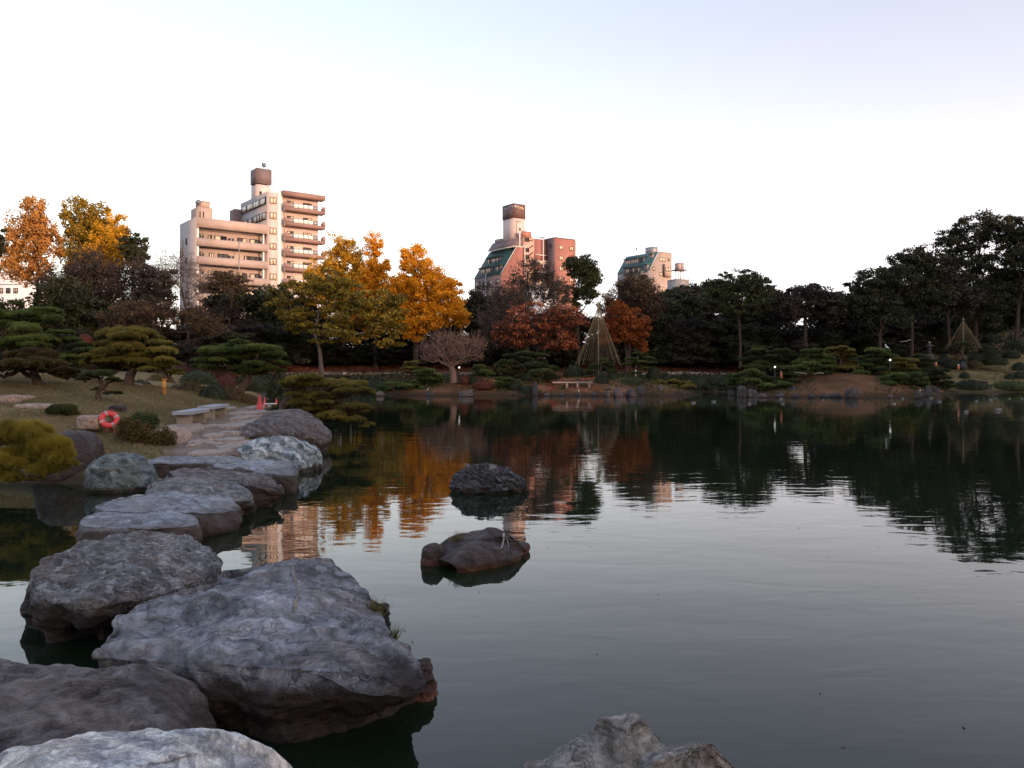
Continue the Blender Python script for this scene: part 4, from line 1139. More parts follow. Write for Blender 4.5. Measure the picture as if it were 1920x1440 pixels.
# ginkgos and other coloured trees
tree('ginkgo_tree', 'sparse pinkish orange ginkgo at the far left against the sky', [(65,412,32,46),(78,465,36,56),(32,450,28,50),(50,505,40,36),(20,490,24,40)], 100, [(72,690),(72,560),(68,480),(66,400)], .23, L_pinkor, M_bark, n_cl=380, n_leaf=17000, size=.30, spread=.6, flat=.9, seed=11, upright=.35, cat='ginkgo', fork=.3, rmin=.03)
tree('ginkgo_tree', 'tall olive-gold ginkgo with twin tips on the left', [(150,415,34,48),(178,440,36,58),(140,470,34,46),(165,490,44,40)], 102, [(155,690),(155,560),(150,470),(148,390)], .23, L_oliveg, M_bark, n_cl=360, n_leaf=22000, size=.30, spread=.55, flat=.9, seed=12, upright=.5, cat='ginkgo', fork=.3)
tree('ginkgo_tree', 'shorter gold ginkgo right beside the tall olive one', [(208,438,30,46),(222,470,26,46),(195,470,34,46)], 101, [(205,690),(205,560),(204,480),(204,410)], .20, L_gold, M_bark, n_cl=260, n_leaf=16000, size=.30, spread=.55, flat=.9, seed=13, upright=.4, cat='ginkgo', fork=.3)
tree('ginkgo_tree', 'fan-topped olive-yellow ginkgo right of the tall apartment block', [(645,478,34,42),(640,520,50,48),(610,520,38,34),(660,570,64,46),(600,545,40,36),(670,530,30,40)], 102, [(645,692),(645,600),(644,520),(645,450)], .25, L_gold, M_bark, n_cl=460, n_leaf=38000, size=.26, spread=.6, flat=.9, seed=14, upright=.45, cat='ginkgo', fork=.3)
tree('ginkgo_tree', 'narrow orange ginkgo with a rounded tip in the middle of the three', [(700,458,18,26),(703,500,26,45),(715,545,34,50),(700,590,46,44),(730,570,30,40),(690,540,26,40)], 100, [(705,692),(704,600),(702,520),(700,450)], .23, L_orange, M_bark, n_cl=400, n_leaf=34000, size=.25, spread=.55, flat=.8, seed=15, cat='ginkgo', fork=.3)
tree('ginkgo_tree', 'brilliant orange spreading ginkgo, rightmost of the three', [(775,478,26,26),(790,520,42,42),(815,560,50,42),(840,580,38,30),(790,590,50,36),(775,620,26,20),(760,540,24,40),(830,545,40,36),(855,590,26,24),(748,590,34,34),(742,548,22,30)], 96, [(780,692),(778,620),(778,550),(775,470)], .25, L_orange, M_bark, n_cl=560, n_leaf=48000, size=.26, spread=.65, flat=.65, seed=16, cat='ginkgo', fork=.3)
tree('maple_tree', 'wide yellow-green tree with a bare forked trunk on the far bank', [(560,545,52,22),(620,540,50,38),(665,575,60,42),(720,600,45,40),(560,600,40,26),(640,620,80,26),(730,640,28,14),(520,570,26,14),(735,570,30,30)], 90, [(603,698),(600,660),(590,625),(598,585)], .21, L_yg, M_barkg, n_cl=300, n_leaf=26000, size=.30, spread=.8, flat=.32, seed=17, cat='tree', fork=.4, rmin=.03, up=.3)
tree('cherry_tree', 'red-orange leaved cherry with dark twisting limbs behind the spit', [(1000,600,60,34),(1060,605,45,36),(960,625,36,28),(1040,640,48,24),(985,640,48,16)], 86, [(1012,690),(1008,660),(1012,630),(1010,600)], .17, L_red, M_bark, n_cl=240, n_leaf=9500, size=.25, spread=.7, flat=.5, seed=18, cat='tree', fork=.4, twigs=3500, rmin=.03)
tree('maple_tree', 'dense rust-red maple right of the big rope cone', [(1165,595,32,32),(1185,615,32,34),(1150,625,26,26),(1200,640,20,18)], 86, [(1175,700),(1175,665),(1172,640)], .15, L_rust, M_bark, n_cl=140, n_leaf=17000, size=.26, spread=.6, flat=.6, seed=19, cat='tree', fork=.4)
tree('zelkova_tree', 'twiggy brown-leaved tree crown in front of the mansard building', [(1000,520,42,34),(960,560,44,36),(1040,545,30,30),(930,600,32,40)], 92, [(990,690),(988,620),(985,570),(990,510)], .16, L_brownol, M_barkg, n_cl=240, n_leaf=6500, size=.24, spread=.65, flat=.6, seed=20, cat='tree', fork=.35, twigs=3500, rmin=.03)
tree('camphor_tree', 'round-headed green tree with sky gaps under its crown', [(1090,500,32,22),(1100,520,26,28),(1075,505,22,22),(1110,515,16,16),(1080,555,26,20),(1105,550,18,18)], 95, [(1085,690),(1083,600),(1080,560),(1088,520)], .14, L_green, M_bark, n_cl=170, n_leaf=14000, size=.26, spread=.55, flat=.6, seed=21, cat='tree', fork=.4, rmin=.03)
tree('zelkova_tree', 'thin brown tree with sky showing through, beside the green-roofed block', [(1150,575,32,30),(1195,545,42,30),(1210,570,36,36)], 97, [(1180,690),(1180,620),(1190,580),(1195,540)], .15, L_brown, M_bark, n_cl=180, n_leaf=7500, size=.25, spread=.65, flat=.7, seed=22, cat='tree', fork=.35, twigs=1800, rmin=.03)
tree('zelkova_tree', 'olive-brown treetop touching the green-roofed block', [(1195,540,34,24),(1180,560,26,20)], 100, [(1195,690),(1195,600),(1195,550)], .15, L_brownol, M_bark, n_cl=100, n_leaf=6500, size=.25, spread=.6, flat=.6, seed=23, cat='tree', fork=.5)
# left dark group
tree('evergreen_tree', 'dark crown poking in at the left picture edge', [(-12,440,20,26),(-25,470,26,26)], 78, [(-60,690),(-50,600),(-30,500)], .15, L_dark, M_bark, n_cl=70, n_leaf=6000, size=.24, spread=.5, seed=30, cat='tree')
tree('evergreen_tree', 'round dark evergreen crown right of the gold ginkgo', [(250,455,25,24),(262,480,20,30),(240,480,20,26)], 96, [(250,690),(250,600),(250,480)], .15, L_dark, M_bark, n_cl=90, n_leaf=8000, size=.25, spread=.55, flat=.6, seed=31, cat='tree', fork=.6)
tree('zelkova_tree', 'purplish twiggy tree in the middle of the left grove', [(180,520,60,50),(210,560,55,50),(130,540,50,40),(250,540,40,60)], 90, [(190,690),(188,620),(186,560),(180,500)], .20, L_darkp, M_bark, n_cl=260, n_leaf=11000, size=.25, spread=.8, flat=.8, seed=32, cat='tree', fork=.3, twigs=5000, rmin=.03)
tree('evergreen_tree', 'broad dark evergreen low in the left grove', [(120,560,60,50),(90,590,60,46),(150,600,60,50)], 84, [(110,690),(110,630),(115,580)], .20, L_dark, M_bark, n_cl=230, n_leaf=22000, size=.30, spread=.8, flat=.6, seed=33, cat='tree')
tree('evergreen_tree', 'dome-shaped purplish evergreen before the low apartment block', [(292,520,34,34),(290,560,40,36)], 88, [(292,690),(292,620),(292,560)], .15, L_darkp, M_bark, n_cl=110, n_leaf=11000, size=.26, spread=.65, flat=.6, seed=34, cat='tree')
tree('zelkova_tree', 'brown-leaved spreading tree low behind the olive pine', [(270,590,66,26),(340,590,56,24),(220,600,36,22),(390,610,40,20)], 70, [(290,695),(290,650),(300,620)], .14, L_brown, M_bark, n_cl=200, n_leaf=9500, size=.18, spread=.55, flat=.55, seed=35, cat='tree', twigs=1800, rmin=.02)
tree('bare_tree', 'bare-limbed tree against the left wall of the low apartment block', [(330,500,45,34),(360,530,40,34),(310,520,36,30)], 92, [(355,690),(352,620),(348,575),(340,540)], .14, None, M_barkg, n_cl=420, n_leaf=0, seed=36, cat='tree', fork=.4, rmin=.022, shell=.4, twigs=2200, spread=.5)
tree('pine_tree', 'flat-layered pale pine in front of the low apartment block', [(420,520,38,12),(440,535,40,14),(400,540,30,12)], 98, [(430,690),(430,600),(435,560),(425,530)], .12, L_brownol, M_bark, n_cl=120, n_leaf=6500, size=.22, spread=.55, flat=.25, seed=37, cat='pine', fork=.5, twigs=900, rmin=.03)
tree('evergreen_tree', 'ragged dark conifer at the far left beside the low white building', [(20,590,40,36),(-10,600,40,40),(40,620,40,30)], 72, [(10,695),(10,640),(10,600)], .15, L_green, M_bark, n_cl=120, n_leaf=10000, size=.24, spread=.6, flat=.4, seed=38, cat='tree')
# right group
tree('umbrella_tree', 'umbrella-topped tree with pale sky under its thin canopy', [(1385,526,60,19),(1345,540,32,14),(1430,540,30,16),(1400,538,44,14),(1385,560,48,40),(1340,560,26,24),(1430,565,26,24)], 92, [(1388,690),(1388,640),(1385,590),(1385,545)], .15, L_green, M_bark, n_cl=480, n_leaf=21000, size=.24, spread=.5, flat=.45, seed=40, cat='tree', fork=.4, rmin=.03, shell=.35)
tree('evergreen_tree', 'wide flat-topped dark tree in the middle of the right treeline', [(1510,560,60,26),(1470,580,50,30),(1555,580,46,34)], 93, [(1510,690),(1510,640),(1510,580)], .20, L_darkp, M_bark, n_cl=260, n_leaf=24000, size=.27, spread=.7, flat=.5, seed=41, cat='tree', fork=.5)
tree('evergreen_tree', 'leaning dark tree with a broken outline stepping up to the hill', [(1640,530,46,26),(1610,550,36,24),(1680,520,40,28),(1650,575,50,24),(1600,575,44,24),(1660,600,50,20)], 92, [(1650,690),(1650,630),(1655,580),(1650,530)], .17, L_dark, M_bark, n_cl=260, n_leaf=22000, size=.26, spread=.65, flat=.55, seed=42, cat='tree', fork=.35, rmin=.03)
tree('evergreen_tree', 'dark round-headed tree rising left of the tallest one', [(1705,485,38,26),(1690,510,40,24),(1735,500,34,30),(1700,545,50,28),(1740,560,46,30)], 94, [(1710,690),(1710,600),(1708,540),(1706,490)], .17, L_dark, M_bark, n_cl=260, n_leaf=22000, size=.26, spread=.65, flat=.55, seed=43, cat='tree', fork=.45, rmin=.03)
tree('evergreen_tree', 'tallest dark tree of the right hill with many thin trunks', [(1850,430,70,30),(1800,450,50,30),(1890,440,50,36),(1780,490,45,30),(1850,490,75,36),(1900,520,40,50),(1790,540,50,34),(1860,560,60,34),(1820,600,60,24)], 98, [(1830,650),(1828,580),(1830,520),(1840,450)], .21, L_dark, M_bark, n_cl=520, n_leaf=42000, size=.27, spread=.75, flat=.5, seed=44, cat='tree', fork=.25, rmin=.04)
tree('evergreen_tree', 'second tall dark tree half cut off by the right edge', [(1950,430,60,36),(1930,480,60,40),(1960,540,50,40)], 96, [(1905,640),(1910,570),(1925,510),(1940,450)], .20, L_dark, M_bark, n_cl=300, n_leaf=26000, size=.27, spread=.75, flat=.5, seed=45, cat='tree', fork=.3, rmin=.04)
tree('evergreen_tree', 'slim dark tree with see-through limbs on the hill shoulder', [(1770,520,40,40),(1800,560,46,30)], 96, [(1780,660),(1778,600),(1775,540)], .15, L_darkp, M_bark, n_cl=220, n_leaf=15000, size=.26, spread=.65, flat=.5, seed=46, cat='tree', fork=.3, rmin=.03)
# the shaded evergreen belt along the whole far side: eight crowns built, then copied
belt_src = []
rng = np.random.default_rng(99)
for k in range(6):
    mat = (L_dark, L_darkp, L_dark, L_green, L_dark, L_darkp)[k]
    w = [60, 52, 66, 48, 56, 60][k]; h = [44, 52, 40, 46, 56, 42][k]
    lob = [(960 + rng.uniform(-.3, .3) * w, 600 + rng.uniform(-.5, .5) * h, w * rng.uniform(.5, .8), h * rng.uniform(.4, .65)) for _ in range(5)] + [(960, 640, w * .9, h * .6), (945, 672, w * .7, 22), (975, 668, w * .7, 24), (960, 688, w * .9, 14)]
    o = tree('evergreen_tree', 'x', lob, 100, [(960, 700), (960 + rng.uniform(-8, 8), 660), (960, 620)], .16, mat, M_bark, n_cl=170, n_leaf=17000, size=.34, spread=.85, flat=.6, seed=200 + k, cat='tree', fork=.4, rmin=.03, twigs=300)
    belt_src.append(o)
def copy_tree(o, parent=None):
    c = o.copy(); COL.objects.link(c)
    if parent: c.parent = parent
    for ch in list(o.children): copy_tree(ch, c)
    return c
# px, treetop py, D, source, scale x
belt = [(-60,560,92),(0,600,84),(60,585,90),(190,590,96),(260,600,98),(340,610,94),(380,575,104),(410,560,100),(465,540,106),(520,535,104),(560,560,103),(470,600,98),(530,610,98),(590,600,106),(650,590,107),(700,600,108),
    (760,600,106),(830,600,104),(880,560,102),(905,530,103),(860,630,101),(930,560,106),(980,600,104),(1040,580,104),(1090,590,102),(1130,620,100),(1200,600,104),(1245,560,100),(1275,545,103),(1310,540,106),(1330,525,108),(1290,590,98),
    (1350,600,99),(1400,605,98),(1420,560,104),(1450,545,108),(1440,610,97),(1500,600,98),(1560,570,102),(1560,620,97),(1620,600,99),(1680,590,100),(1730,590,102),(1600,560,106),(1780,600,106),(1850,590,112),(1920,570,112),(1720,560,108),(1240,620,99),(700,640,104),(620,640,104),(780,650,103), (1660,640,96),(1500,640,95),(1400,640,95),(1880,560,118),(1800,570,116),(130,600,88),(160,620,80),(400,600,92),(430,620,90),(350,640,88),(60,620,76),(560,630,101),(1560,548,108),(1610,545,108),(1660,525,110),(1715,520,110),(1770,520,112),(1835,510,114),(1900,505,114),(1290,538,106),(1272,536,110),(1300,545,108),(1232,552,106),(1640,570,103),(1700,575,104),(1150,590,105),(560,652,101),(600,655,102),(640,650,101),(680,655,102),(720,650,101),(760,655,102),(800,650,101),(845,652,101),(890,655,101),(740,625,106),(800,630,106),(840,600,108),(300,640,86),(380,650,86),(230,640,84),(1370,575,106),(1425,580,106),(170,560,100),(240,570,98),(300,600,92),(1060,620,100),(990,640,99)]
where = ['at the left picture edge', 'behind the big left pine', 'behind the olive lawn pine', 'below the low apartment block', 'below the tall apartment block', 'behind the yellow-green tree', 'below the ginkgos', 'behind the bare pollard', 'below the mansard building', 'behind the rope cone', 'below the green-roofed block', 'under the umbrella tree', 'behind the pine island', 'at the foot of the hill', 'on the hill at the right edge']
bounds = [30, 180, 310, 430, 570, 640, 790, 900, 1080, 1170, 1300, 1430, 1620, 1760, 3000]
kinds = ['dark green', 'purplish dark', 'near-black green', 'mid green', 'ragged dark', 'brownish dark']
seen = {}; belt_meta = []
for i, (px, top, D) in enumerate(belt):
    k = i % 6
    zt = ZP(top, D)
    gz = 3.0 if px < 1700 else L_hill.z((px - 960) / F * D, D)
    if px > 1450: gz = L_hill.z((px - 960) / F * D, D)
    src = belt_src[k]
    o = src if i < 6 else copy_tree(src)
    if 'h0' not in src: src['h0'] = max(v.co.z for ch in src.children if ch.name.startswith('crown') for v in ch.data.vertices) * .97
    sz = (zt - gz) / src['h0']
    o.location = ((px - 960) / F * D, D, gz)
    o.scale = (sz ** .4 * random.uniform(1.05, 1.3), sz ** .4, sz)
    o.rotation_euler = (0, 0, random.uniform(0, 6.28))
    w = where[next(j for j, b in enumerate(bounds) if px < b)]
    cx_ = (px, top, D)
    belt_meta.append((o, kinds[k], w, px, top, D))
    o['group'] = 'shaded evergreen belt behind the far bank'
def rank_words(n): return {1: ['only'], 2: ['left', 'right'], 3: ['left', 'middle', 'right'], 4: ['leftmost', 'inner left', 'inner right', 'rightmost'], 5: ['leftmost', 'left of centre', 'middle', 'right of centre', 'rightmost']}.get(n, [f'{q}' for q in ('leftmost', 'second from left', 'third from left', 'fourth from left', 'fourth from right', 'third from right', 'second from right', 'rightmost')][:n])
byw = {}
for r_ in belt_meta: byw.setdefault(r_[2], []).append(r_)
for w, L_ in byw.items():
    L_.sort(key=lambda q: q[3]); rw = rank_words(len(L_)); md = sorted(q[5] for q in L_)[len(L_) // 2]
    for j, q in enumerate(L_):
        q[0]['label'] = f"{q[1]} {'taller' if q[4] < 590 else 'lower'} tree {w}, {rw[j] if j < len(rw) else 'extreme right'} there"
for o in belt_src:
    if 'h0' in o: del o['h0']
for o in COL.objects:
    if 'h0' in o: del o['h0']
# ivy and bamboo grass on the bank below the path, low plants on spit and island: uncountable
def cover(name, label, land, xr, yr, n, size, leaf, cond, lift=.15, seed=5):
    rng = np.random.default_rng(seed)
    x = rng.uniform(*xr, n); y = rng.uniform(*yr, n); z = land(x, y)
    px_ = 960 + x / y * F
    cl = vnoise(x, y, 2.2, 1.0, seed)
    ok = cond(x, y, z, px_) & (z > .02)
    c = np.stack([x, y, z + np.abs(rng.normal(size=n)) * lift * (1 + .6 * cl)], -1)[ok]
    tag(obj(name, leaf_mesh(name, c, size, leaf, rng)), label, name.replace('_', ' '), kind='stuff')
cover('ground_cover', 'dark bamboo grass on the slope between path and pond', L_far, (-30, 36), (80, 93), 60000, .30, L_dark, lambda x, y, z, p: (y < 91) , .22, 6)
cover('fallen_leaves', 'red-brown fallen leaves on the bank above the path', L_far, (-32, 36), (95, 108), 26000, .20, leaf_mat('fallen_leaves_brown', (0.06, 0.025, 0.014), (0.17, 0.055, 0.03), (0.30, 0.11, 0.06)), lambda x, y, z, p: (y > 97), .08, 7)
cover('low_plants', 'mossy low plants along the edges of the spit', L_spit, (-17, 22), (68, 84), 26000, .16, L_green, lambda x, y, z, p: vnoise(x, y, 1.1, 1, 4) > -.15, .10, 8)
cover('fallen_leaves', 'red and orange fallen leaves on the spit', L_spit, (-8, 16), (70, 80), 9000, .13, L_red, lambda x, y, z, p: (z > .35) & (((p > 860) & (p < 930)) | ((p > 1030) & (p < 1130))), .04, 9)
cover('low_plants', 'low plants along the rocky edges of the pine island', L_isle, (17, 42), (65, 86), 22000, .15, L_green, lambda x, y, z, p: (vnoise(x, y, 1.0, 1, 4) > -.05) & (((p < 1530) | (p > 1640)) | (z < .4)), .10, 10)
cover('undergrowth', 'dark ivy and undergrowth on the upper slope of the right hill', L_hill, (30, 100), (86, 135), 60000, .34, L_dark, lambda x, y, z, p: (z > 4.0) | (p < 1735), .22, 12)
cover('dry_grass', 'dry grass on the right hill', L_hill, (36, 75), (80, 112), 30000, .16, M_grassd, lambda x, y, z, p: z > .3, .05, 11)

# the pollarded bare tree on the spit
rng = np.random.default_rng(77)
tree('bare_tree', 'leafless pollarded tree with pinkish twigs on the spit', [(850,650,60,36),(830,655,44,30),(872,650,38,30),(805,665,20,16),(895,655,20,20)], 74, [(851,718),(850,704),(848,694)], .30, None, M_barkp, n_cl=380, n_leaf=0, seed=78, cat='tree', fork=.7, rmin=.026, shell=.33, twigs=1500, spread=.36, upright=.9, sag=.02)

# pines of the spit and the island
def ipine(label, x0, x1, y0, y1, D, base, kind='far_green', r=13, seed=1, extra=(), depth=1.0):
    rng = np.random.default_rng(seed)
    pads = auto_pads(x0, x1, y0, y1, r, rng) + list(extra)
    bx, by = base
    return pine(label, pads, D, [(bx, by), (bx + 3, by * .7 + y1 * .3), (bx - 2, y1), ((x0 + x1) / 2, (y0 + y1) / 2)], .12, kind, seed, dspread=.8, hk=.95, depth=depth)
ipine('small olive cloud pine at the left end of the spit', 750, 804, 676, 702, 77, (775, 716), 'far_olive', 11, 1)
ipine('broad green pine left of the pollarded tree', 762, 838, 688, 732, 74, (800, 738), 'far_green', 15, 2)
ipine('small topiary pine right of the pollarded tree', 880, 925, 682, 706, 75, (903, 714), 'far_green', 11, 3)
ipine('low pine over the red leaves in the middle of the spit', 915, 985, 706, 732, 73, (950, 738), 'far_green', 14, 4)
ipine('largest dark pine at the back of the spit', 920, 1050, 660, 712, 79, (985, 720), 'far_deep', 20, 5)
ipine('dark pine between the largest pine and the long bench', 975, 1052, 694, 728, 75, (1010, 732), 'far_deep', 15, 6)
pine('flat-tiered topiary pine right of the big rope cone', [(1195,664,11),(1215,672,12),(1182,674,12),(1200,680,18),(1222,681,11),(1176,684,13),(1210,692,14),(1195,700,14)], 77, [(1191,706),(1191,692),(1195,680),(1196,668)], .12, 'far_green', 7, hk=.7)
ipine('long low green pine at the right tip of the spit', 1200, 1310, 712, 728, 76, (1240, 732), 'far_olive', 15, 8)
ipine('dark pine beneath the big rope cone', 1100, 1160, 672, 700, 77, (1125, 708), 'far_deep', 14, 9)
ipine('pine at the left end of the island with a heron in it', 1384, 1462, 648, 694, 73, (1416, 726), 'far_deep', 17, 11)
ipine('low pine trailing to the water at the island left end', 1358, 1446, 692, 722, 70.5, (1400, 734), 'far_green', 17, 12)
ipine('second pine from the left on the island', 1430, 1506, 650, 706, 74, (1470, 720), 'far_deep', 16, 13)
ipine('island pine with pale level tiers above a bare limb', 1484, 1566, 652, 702, 72, (1512, 716), 'far_green', 16, 14)
ipine('tallest olive-tipped pine in the middle of the island', 1540, 1614, 645, 702, 74, (1575, 714), 'far_olive', 16, 15)
ipine('pine under the white heron near the middle right of the island', 1604, 1690, 654, 706, 74, (1645, 722), 'far_green', 16, 16)
ipine('bright green pine by the right-hand garden lamp of the island', 1652, 1730, 670, 718, 73, (1690, 728), 'far_olive', 15, 17)
ipine('dark pine sloping to the right end of the island', 1640, 1750, 696, 734, 71, (1700, 742), 'far_green', 17, 18)
ipine('dark rounded pine beyond the right end of the island', 1725, 1790, 690, 730, 76, (1760, 738), 'far_deep', 15, 19)
ipine('sprawling low pine at the foot of the sandy mound', 1548, 1585, 726, 738, 68.6, (1566, 742), 'far_green', 11, 20)
ipine('dark pine inside the small rope cone on the hill', 1775, 1832, 640, 660, 95, (1803, 672), 'far_deep', 13, 21)
ipine('low spreading pine before the stone lantern', 1700, 1745, 664, 686, 84, (1720, 700), 'far_deep', 13, 22)

ipine('low dark pine spreading along the island shore left of the mound', 1420, 1520, 714, 734, 69.5, (1465, 742), 'far_green', 15, 26)
ipine('low green pine trailing down the spit left end', 700, 780, 716, 736, 73.5, (740, 742), 'far_green', 14, 27)
ipine('dark pine behind the left lamp of the island', 1440, 1500, 684, 722, 71, (1470, 732), 'far_deep', 16, 23)
ipine('pine between the tallest pine and the white heron', 1580, 1640, 668, 704, 75.5, (1610, 716), 'far_deep', 16, 24)
ipine('dark wide pine on the hill behind the island right end', 1690, 1760, 668, 700, 86, (1720, 712), 'far_deep', 15, 25)
# clipped shrubs: px, top, base, rx, D, kind
for (px, t, b, rx, D, k, lab) in [(888,704,719,10,74,'green','round green shrub under the topiary pine'), (870,704,716,9,73.5,'red','red shrub at the foot of the pollarded tree'), (1128,699,723,15,74,'green','large round dark shrub at the right end of the long bench'), (1148,697,714,12,76,'green','smaller dark shrub behind the large round one'),
    (1075,684,706,20,78,'green','dark rounded shrub behind the long bench'), (1225,686,706,12,77,'green','round shrub right of the flat-tiered pine'), (1185,706,722,22,74.5,'yellow','low grassy hump left of the rocks'), (905,714,726,20,72.5,'red','low spreading red shrub in the spit centre'), (990,722,736,18,72,'green','dark shrub overhanging the water in the spit centre'),
    (1045,703,714,14,77,'red','red-leaved shrub behind the long bench left end'), (1095,704,715,16,77,'bronze','bronze shrub behind the long bench right end'), (965,712,730,14,72.5,'green','shrub beside the upright grey rock'),
    (1770,664,681,10,93,'green','dark shrub left of the small rope cone'), (1783,672,686,14,91,'green','dark shrub at the left end of the rock group'), (1797,664,675,8,92,'bronze','brown shrub in the rock group'), (1808,672,683,9,91,'green','small green shrub in the rock group'), (1830,662,676,15,92,'green','long green shrub behind the rock group'),
    (1828,675,688,11,90.5,'bronze','reddish brown shrub right of the rock group'), (1866,668,682,21,91,'green','long low clipped shrub in the middle of the lawn'), (1808,697,710,9,86.5,'green','single ball shrub on the lower lawn'), (1912,679,692,14,89,'green','clipped shrub cut by the right edge'), (1765,672,681,8,92,'green','tiny shrub beside the grey standing stone'),
    (1860,655,668,18,96,'green','upper green shrub above the long low one'), (1895,656,669,16,97,'green','upper green shrub near the right edge'), (1850,645,657,16,99,'green','dark shrub higher on the hill'), (1905,640,655,22,102,'green','large dark shrub high on the hill at the right edge'), (1858,625,642,18,106,'green','dark shrub under the tall trees'),
    (1893,700,710,9,87,'green','low bush near the water at the far right'), (1912,696,706,11,87,'green','dark bush above the right shore stones'), (1740,708,724,22,80,'green','dark mound between island and hill'), (1820,712,728,30,82.5,'green','low dark bush along the right shoreline'), (1895,714,728,34,82.5,'yellow','grassy bush along the right shoreline'),
    (1600,672,694,24,82,'green','dark bush behind the island pines'), (1660,676,700,26,84,'green','dark bush behind the right island pines'), (1345,702,722,24,86,'green','dark bush on the far bank left of the island'), (1310,706,724,20,84,'green','dark shore bush right of the spit'), (708,712,730,26,82,'green','dark shore bush left of the spit'), (745,706,724,22,80,'bronze','brownish shore bush at the spit left end')]:
    shrub(lab, px, t, b, rx, D, k, group='clipped shrubs of the garden')
# ------------------------------------------------------------------ buildings
M_beige = plain('beige_render', (0.42, 0.33, 0.29), .85, .2, .12, .5)
M_greyw = plain('grey_side_render', (0.40, 0.36, 0.35), .85, .2, .15, .4)
M_pinkw = plain('pale_pinkish_tile', (0.58, 0.47, 0.44), .7, .3, .08, .6)
M_brownt = plain('brown_tile', (0.27, 0.17, 0.15), .7, .3, .12, .6)
M_purple = plain('plum_brown_tile', (0.16, 0.12, 0.125), .7, .3, .12, .6)
M_redt = plain('brick_red_tile', (0.36, 0.16, 0.13), .75, .3, .12, .6)
M_green = plain('weathered_green_roof', (0.013, 0.050, 0.052), .6, .35, .2, .8)
M_teal = plain('light_teal_roof', (0.045, 0.12, 0.13), .6, .35, .15, .8)
M_white = plain('white_paint', (0.72, 0.71, 0.70), .6, .3, .06, 2)
M_panelg = plain('frosted_balcony_panel', (0.80, 0.76, 0.72), .3, .5, .06, 2)
M_dark = plain('dark_metal_frame', (0.035, 0.03, 0.03), .5, .4, .1, 2)
M_dopen = plain('dark_opening', (0.02, 0.02, 0.022), .5, .3, .1, 2)
M_curt = plain('curtained_pane', (0.68, 0.58, 0.45), .15, .6, .25, .9)
M_glass = plain('window_pane', (0.10, 0.10, 0.11), .06, .8, .3, .7)
M_steel = plain('grey_steel', (0.30, 0.30, 0.32), .45, .5, .1, 3, .4)
M_conc = plain('grey_concrete', (0.33, 0.32, 0.32), .85, .2, .15, .6)
_bx = {}
def boxmesh(name, dx, dy, dz, mat):
    k = (name, round(dx, 3), round(dy, 3), round(dz, 3), mat.name)
    if k not in _bx: _bx[k] = MB().box((-dx/2, dx/2), (-dy/2, dy/2), (-dz/2, dz/2)).mesh(name, mat)
    return _bx[k]
class Bld:
    def __init__(s, name, label, px, D, ang, cat='building'):
        p = P(px, HZ, D)
        s.ang = math.radians(ang); s.o = thing(name, label, cat, (p.x, p.y, 0), s.ang)
        s.X, s.Y = p.x, p.y; s.U = (math.cos(s.ang), math.sin(s.ang)); s.Vd = (-math.sin(s.ang), math.cos(s.ang))
    def u(s, px, v=0.0):
        k = (px - 960) / F
        x0 = s.X + v * s.Vd[0]; y0 = s.Y + v * s.Vd[1]
        return (k * y0 - x0) / (s.U[0] - k * s.U[1])
    def v(s, px, u=0.0):
        k = (px - 960) / F
        x0 = s.X + u * s.U[0]; y0 = s.Y + u * s.U[1]
        return (k * y0 - x0) / (s.Vd[0] - k * s.Vd[1])
    def D(s, u, v): return s.Y + u * s.U[1] + v * s.Vd[1]
    def z(s, py, u=0.0, v=0.0): return ZP(py, s.D(u, v))
    def box(s, name, x, y, z, mat, parent=None, label=None):
        c = ((x[0]+x[1])/2, (y[0]+y[1])/2, (z[0]+z[1])/2)
        o = obj(name, boxmesh(name, abs(x[1]-x[0]), abs(y[1]-y[0]), abs(z[1]-z[0]), mat), parent or s.o, c)
        if label: o['label'] = label
        return o
    def win(s, face, a0, a1, z0, z1, plane, panes=2, mat=None, dark=None):
        """window on the front (face 'f', plane = y) or left side (face 'l', plane = x): frame + panes"""
        w, h = a1 - a0, z1 - z0; ca, cz = (a0 + a1) / 2, (z0 + z1) / 2
        t = .09
        k = ('winf', face, round(w, 2), round(h, 2))
        if k not in _bx:
            m = MB()
            for b in (((-w/2, w/2), (-h/2, -h/2+t)), ((-w/2, w/2), (h/2-t, h/2)), ((-w/2, -w/2+t), (-h/2+t, h/2-t)), ((w/2-t, w/2), (-h/2+t, h/2-t)), ((-t/2, t/2), (-h/2+t, h/2-t))):
                if face == 'f': m.box(b[0], (-.08, .06), b[1])
                else: m.box((-.08, .06), b[0], b[1])
            _bx[k] = m.mesh('window', M_dark)
        loc = (ca, plane, cz) if face == 'f' else (plane, ca, cz)
        wd = obj('window', _bx[k], s.o, loc)
        pw = (w - 2*t - t) / 2
        for i, sg in enumerate((-1, 1)):
            off = sg * (pw + t) / 2
            mt = mat if mat else (M_curt if random.random() < .55 else M_glass)
            if dark == i: mt = M_dopen
            if face == 'f': obj('pane', boxmesh('pane', pw, .03, h - 2*t, mt), wd, (off, -.01, 0))
            else: obj('pane', boxmesh('pane', .03, pw, h - 2*t, mt), wd, (-.01, off, 0))
        return wd

def mast(label_parent, p, h, r=.05, name='antenna'):
    return obj(name, MB().tube([(0, 0, 0), (0, 0, h)], [r, r * .6], 6).mesh(name, M_steel), label_parent, p)
def dish(parent, p, r=.45):
    m = MB(); pts = []
    m.tube([(0, 0, 0), (0, -.08, 0), (0, -.16, 0)], [.05, r * .7, r], 12)
    m.tube([(0, 0, 0), (0, .1, -.6)], [.04, .04], 5)
    return obj('satellite_dish', m.mesh('satellite_dish', M_steel, True), parent, p)

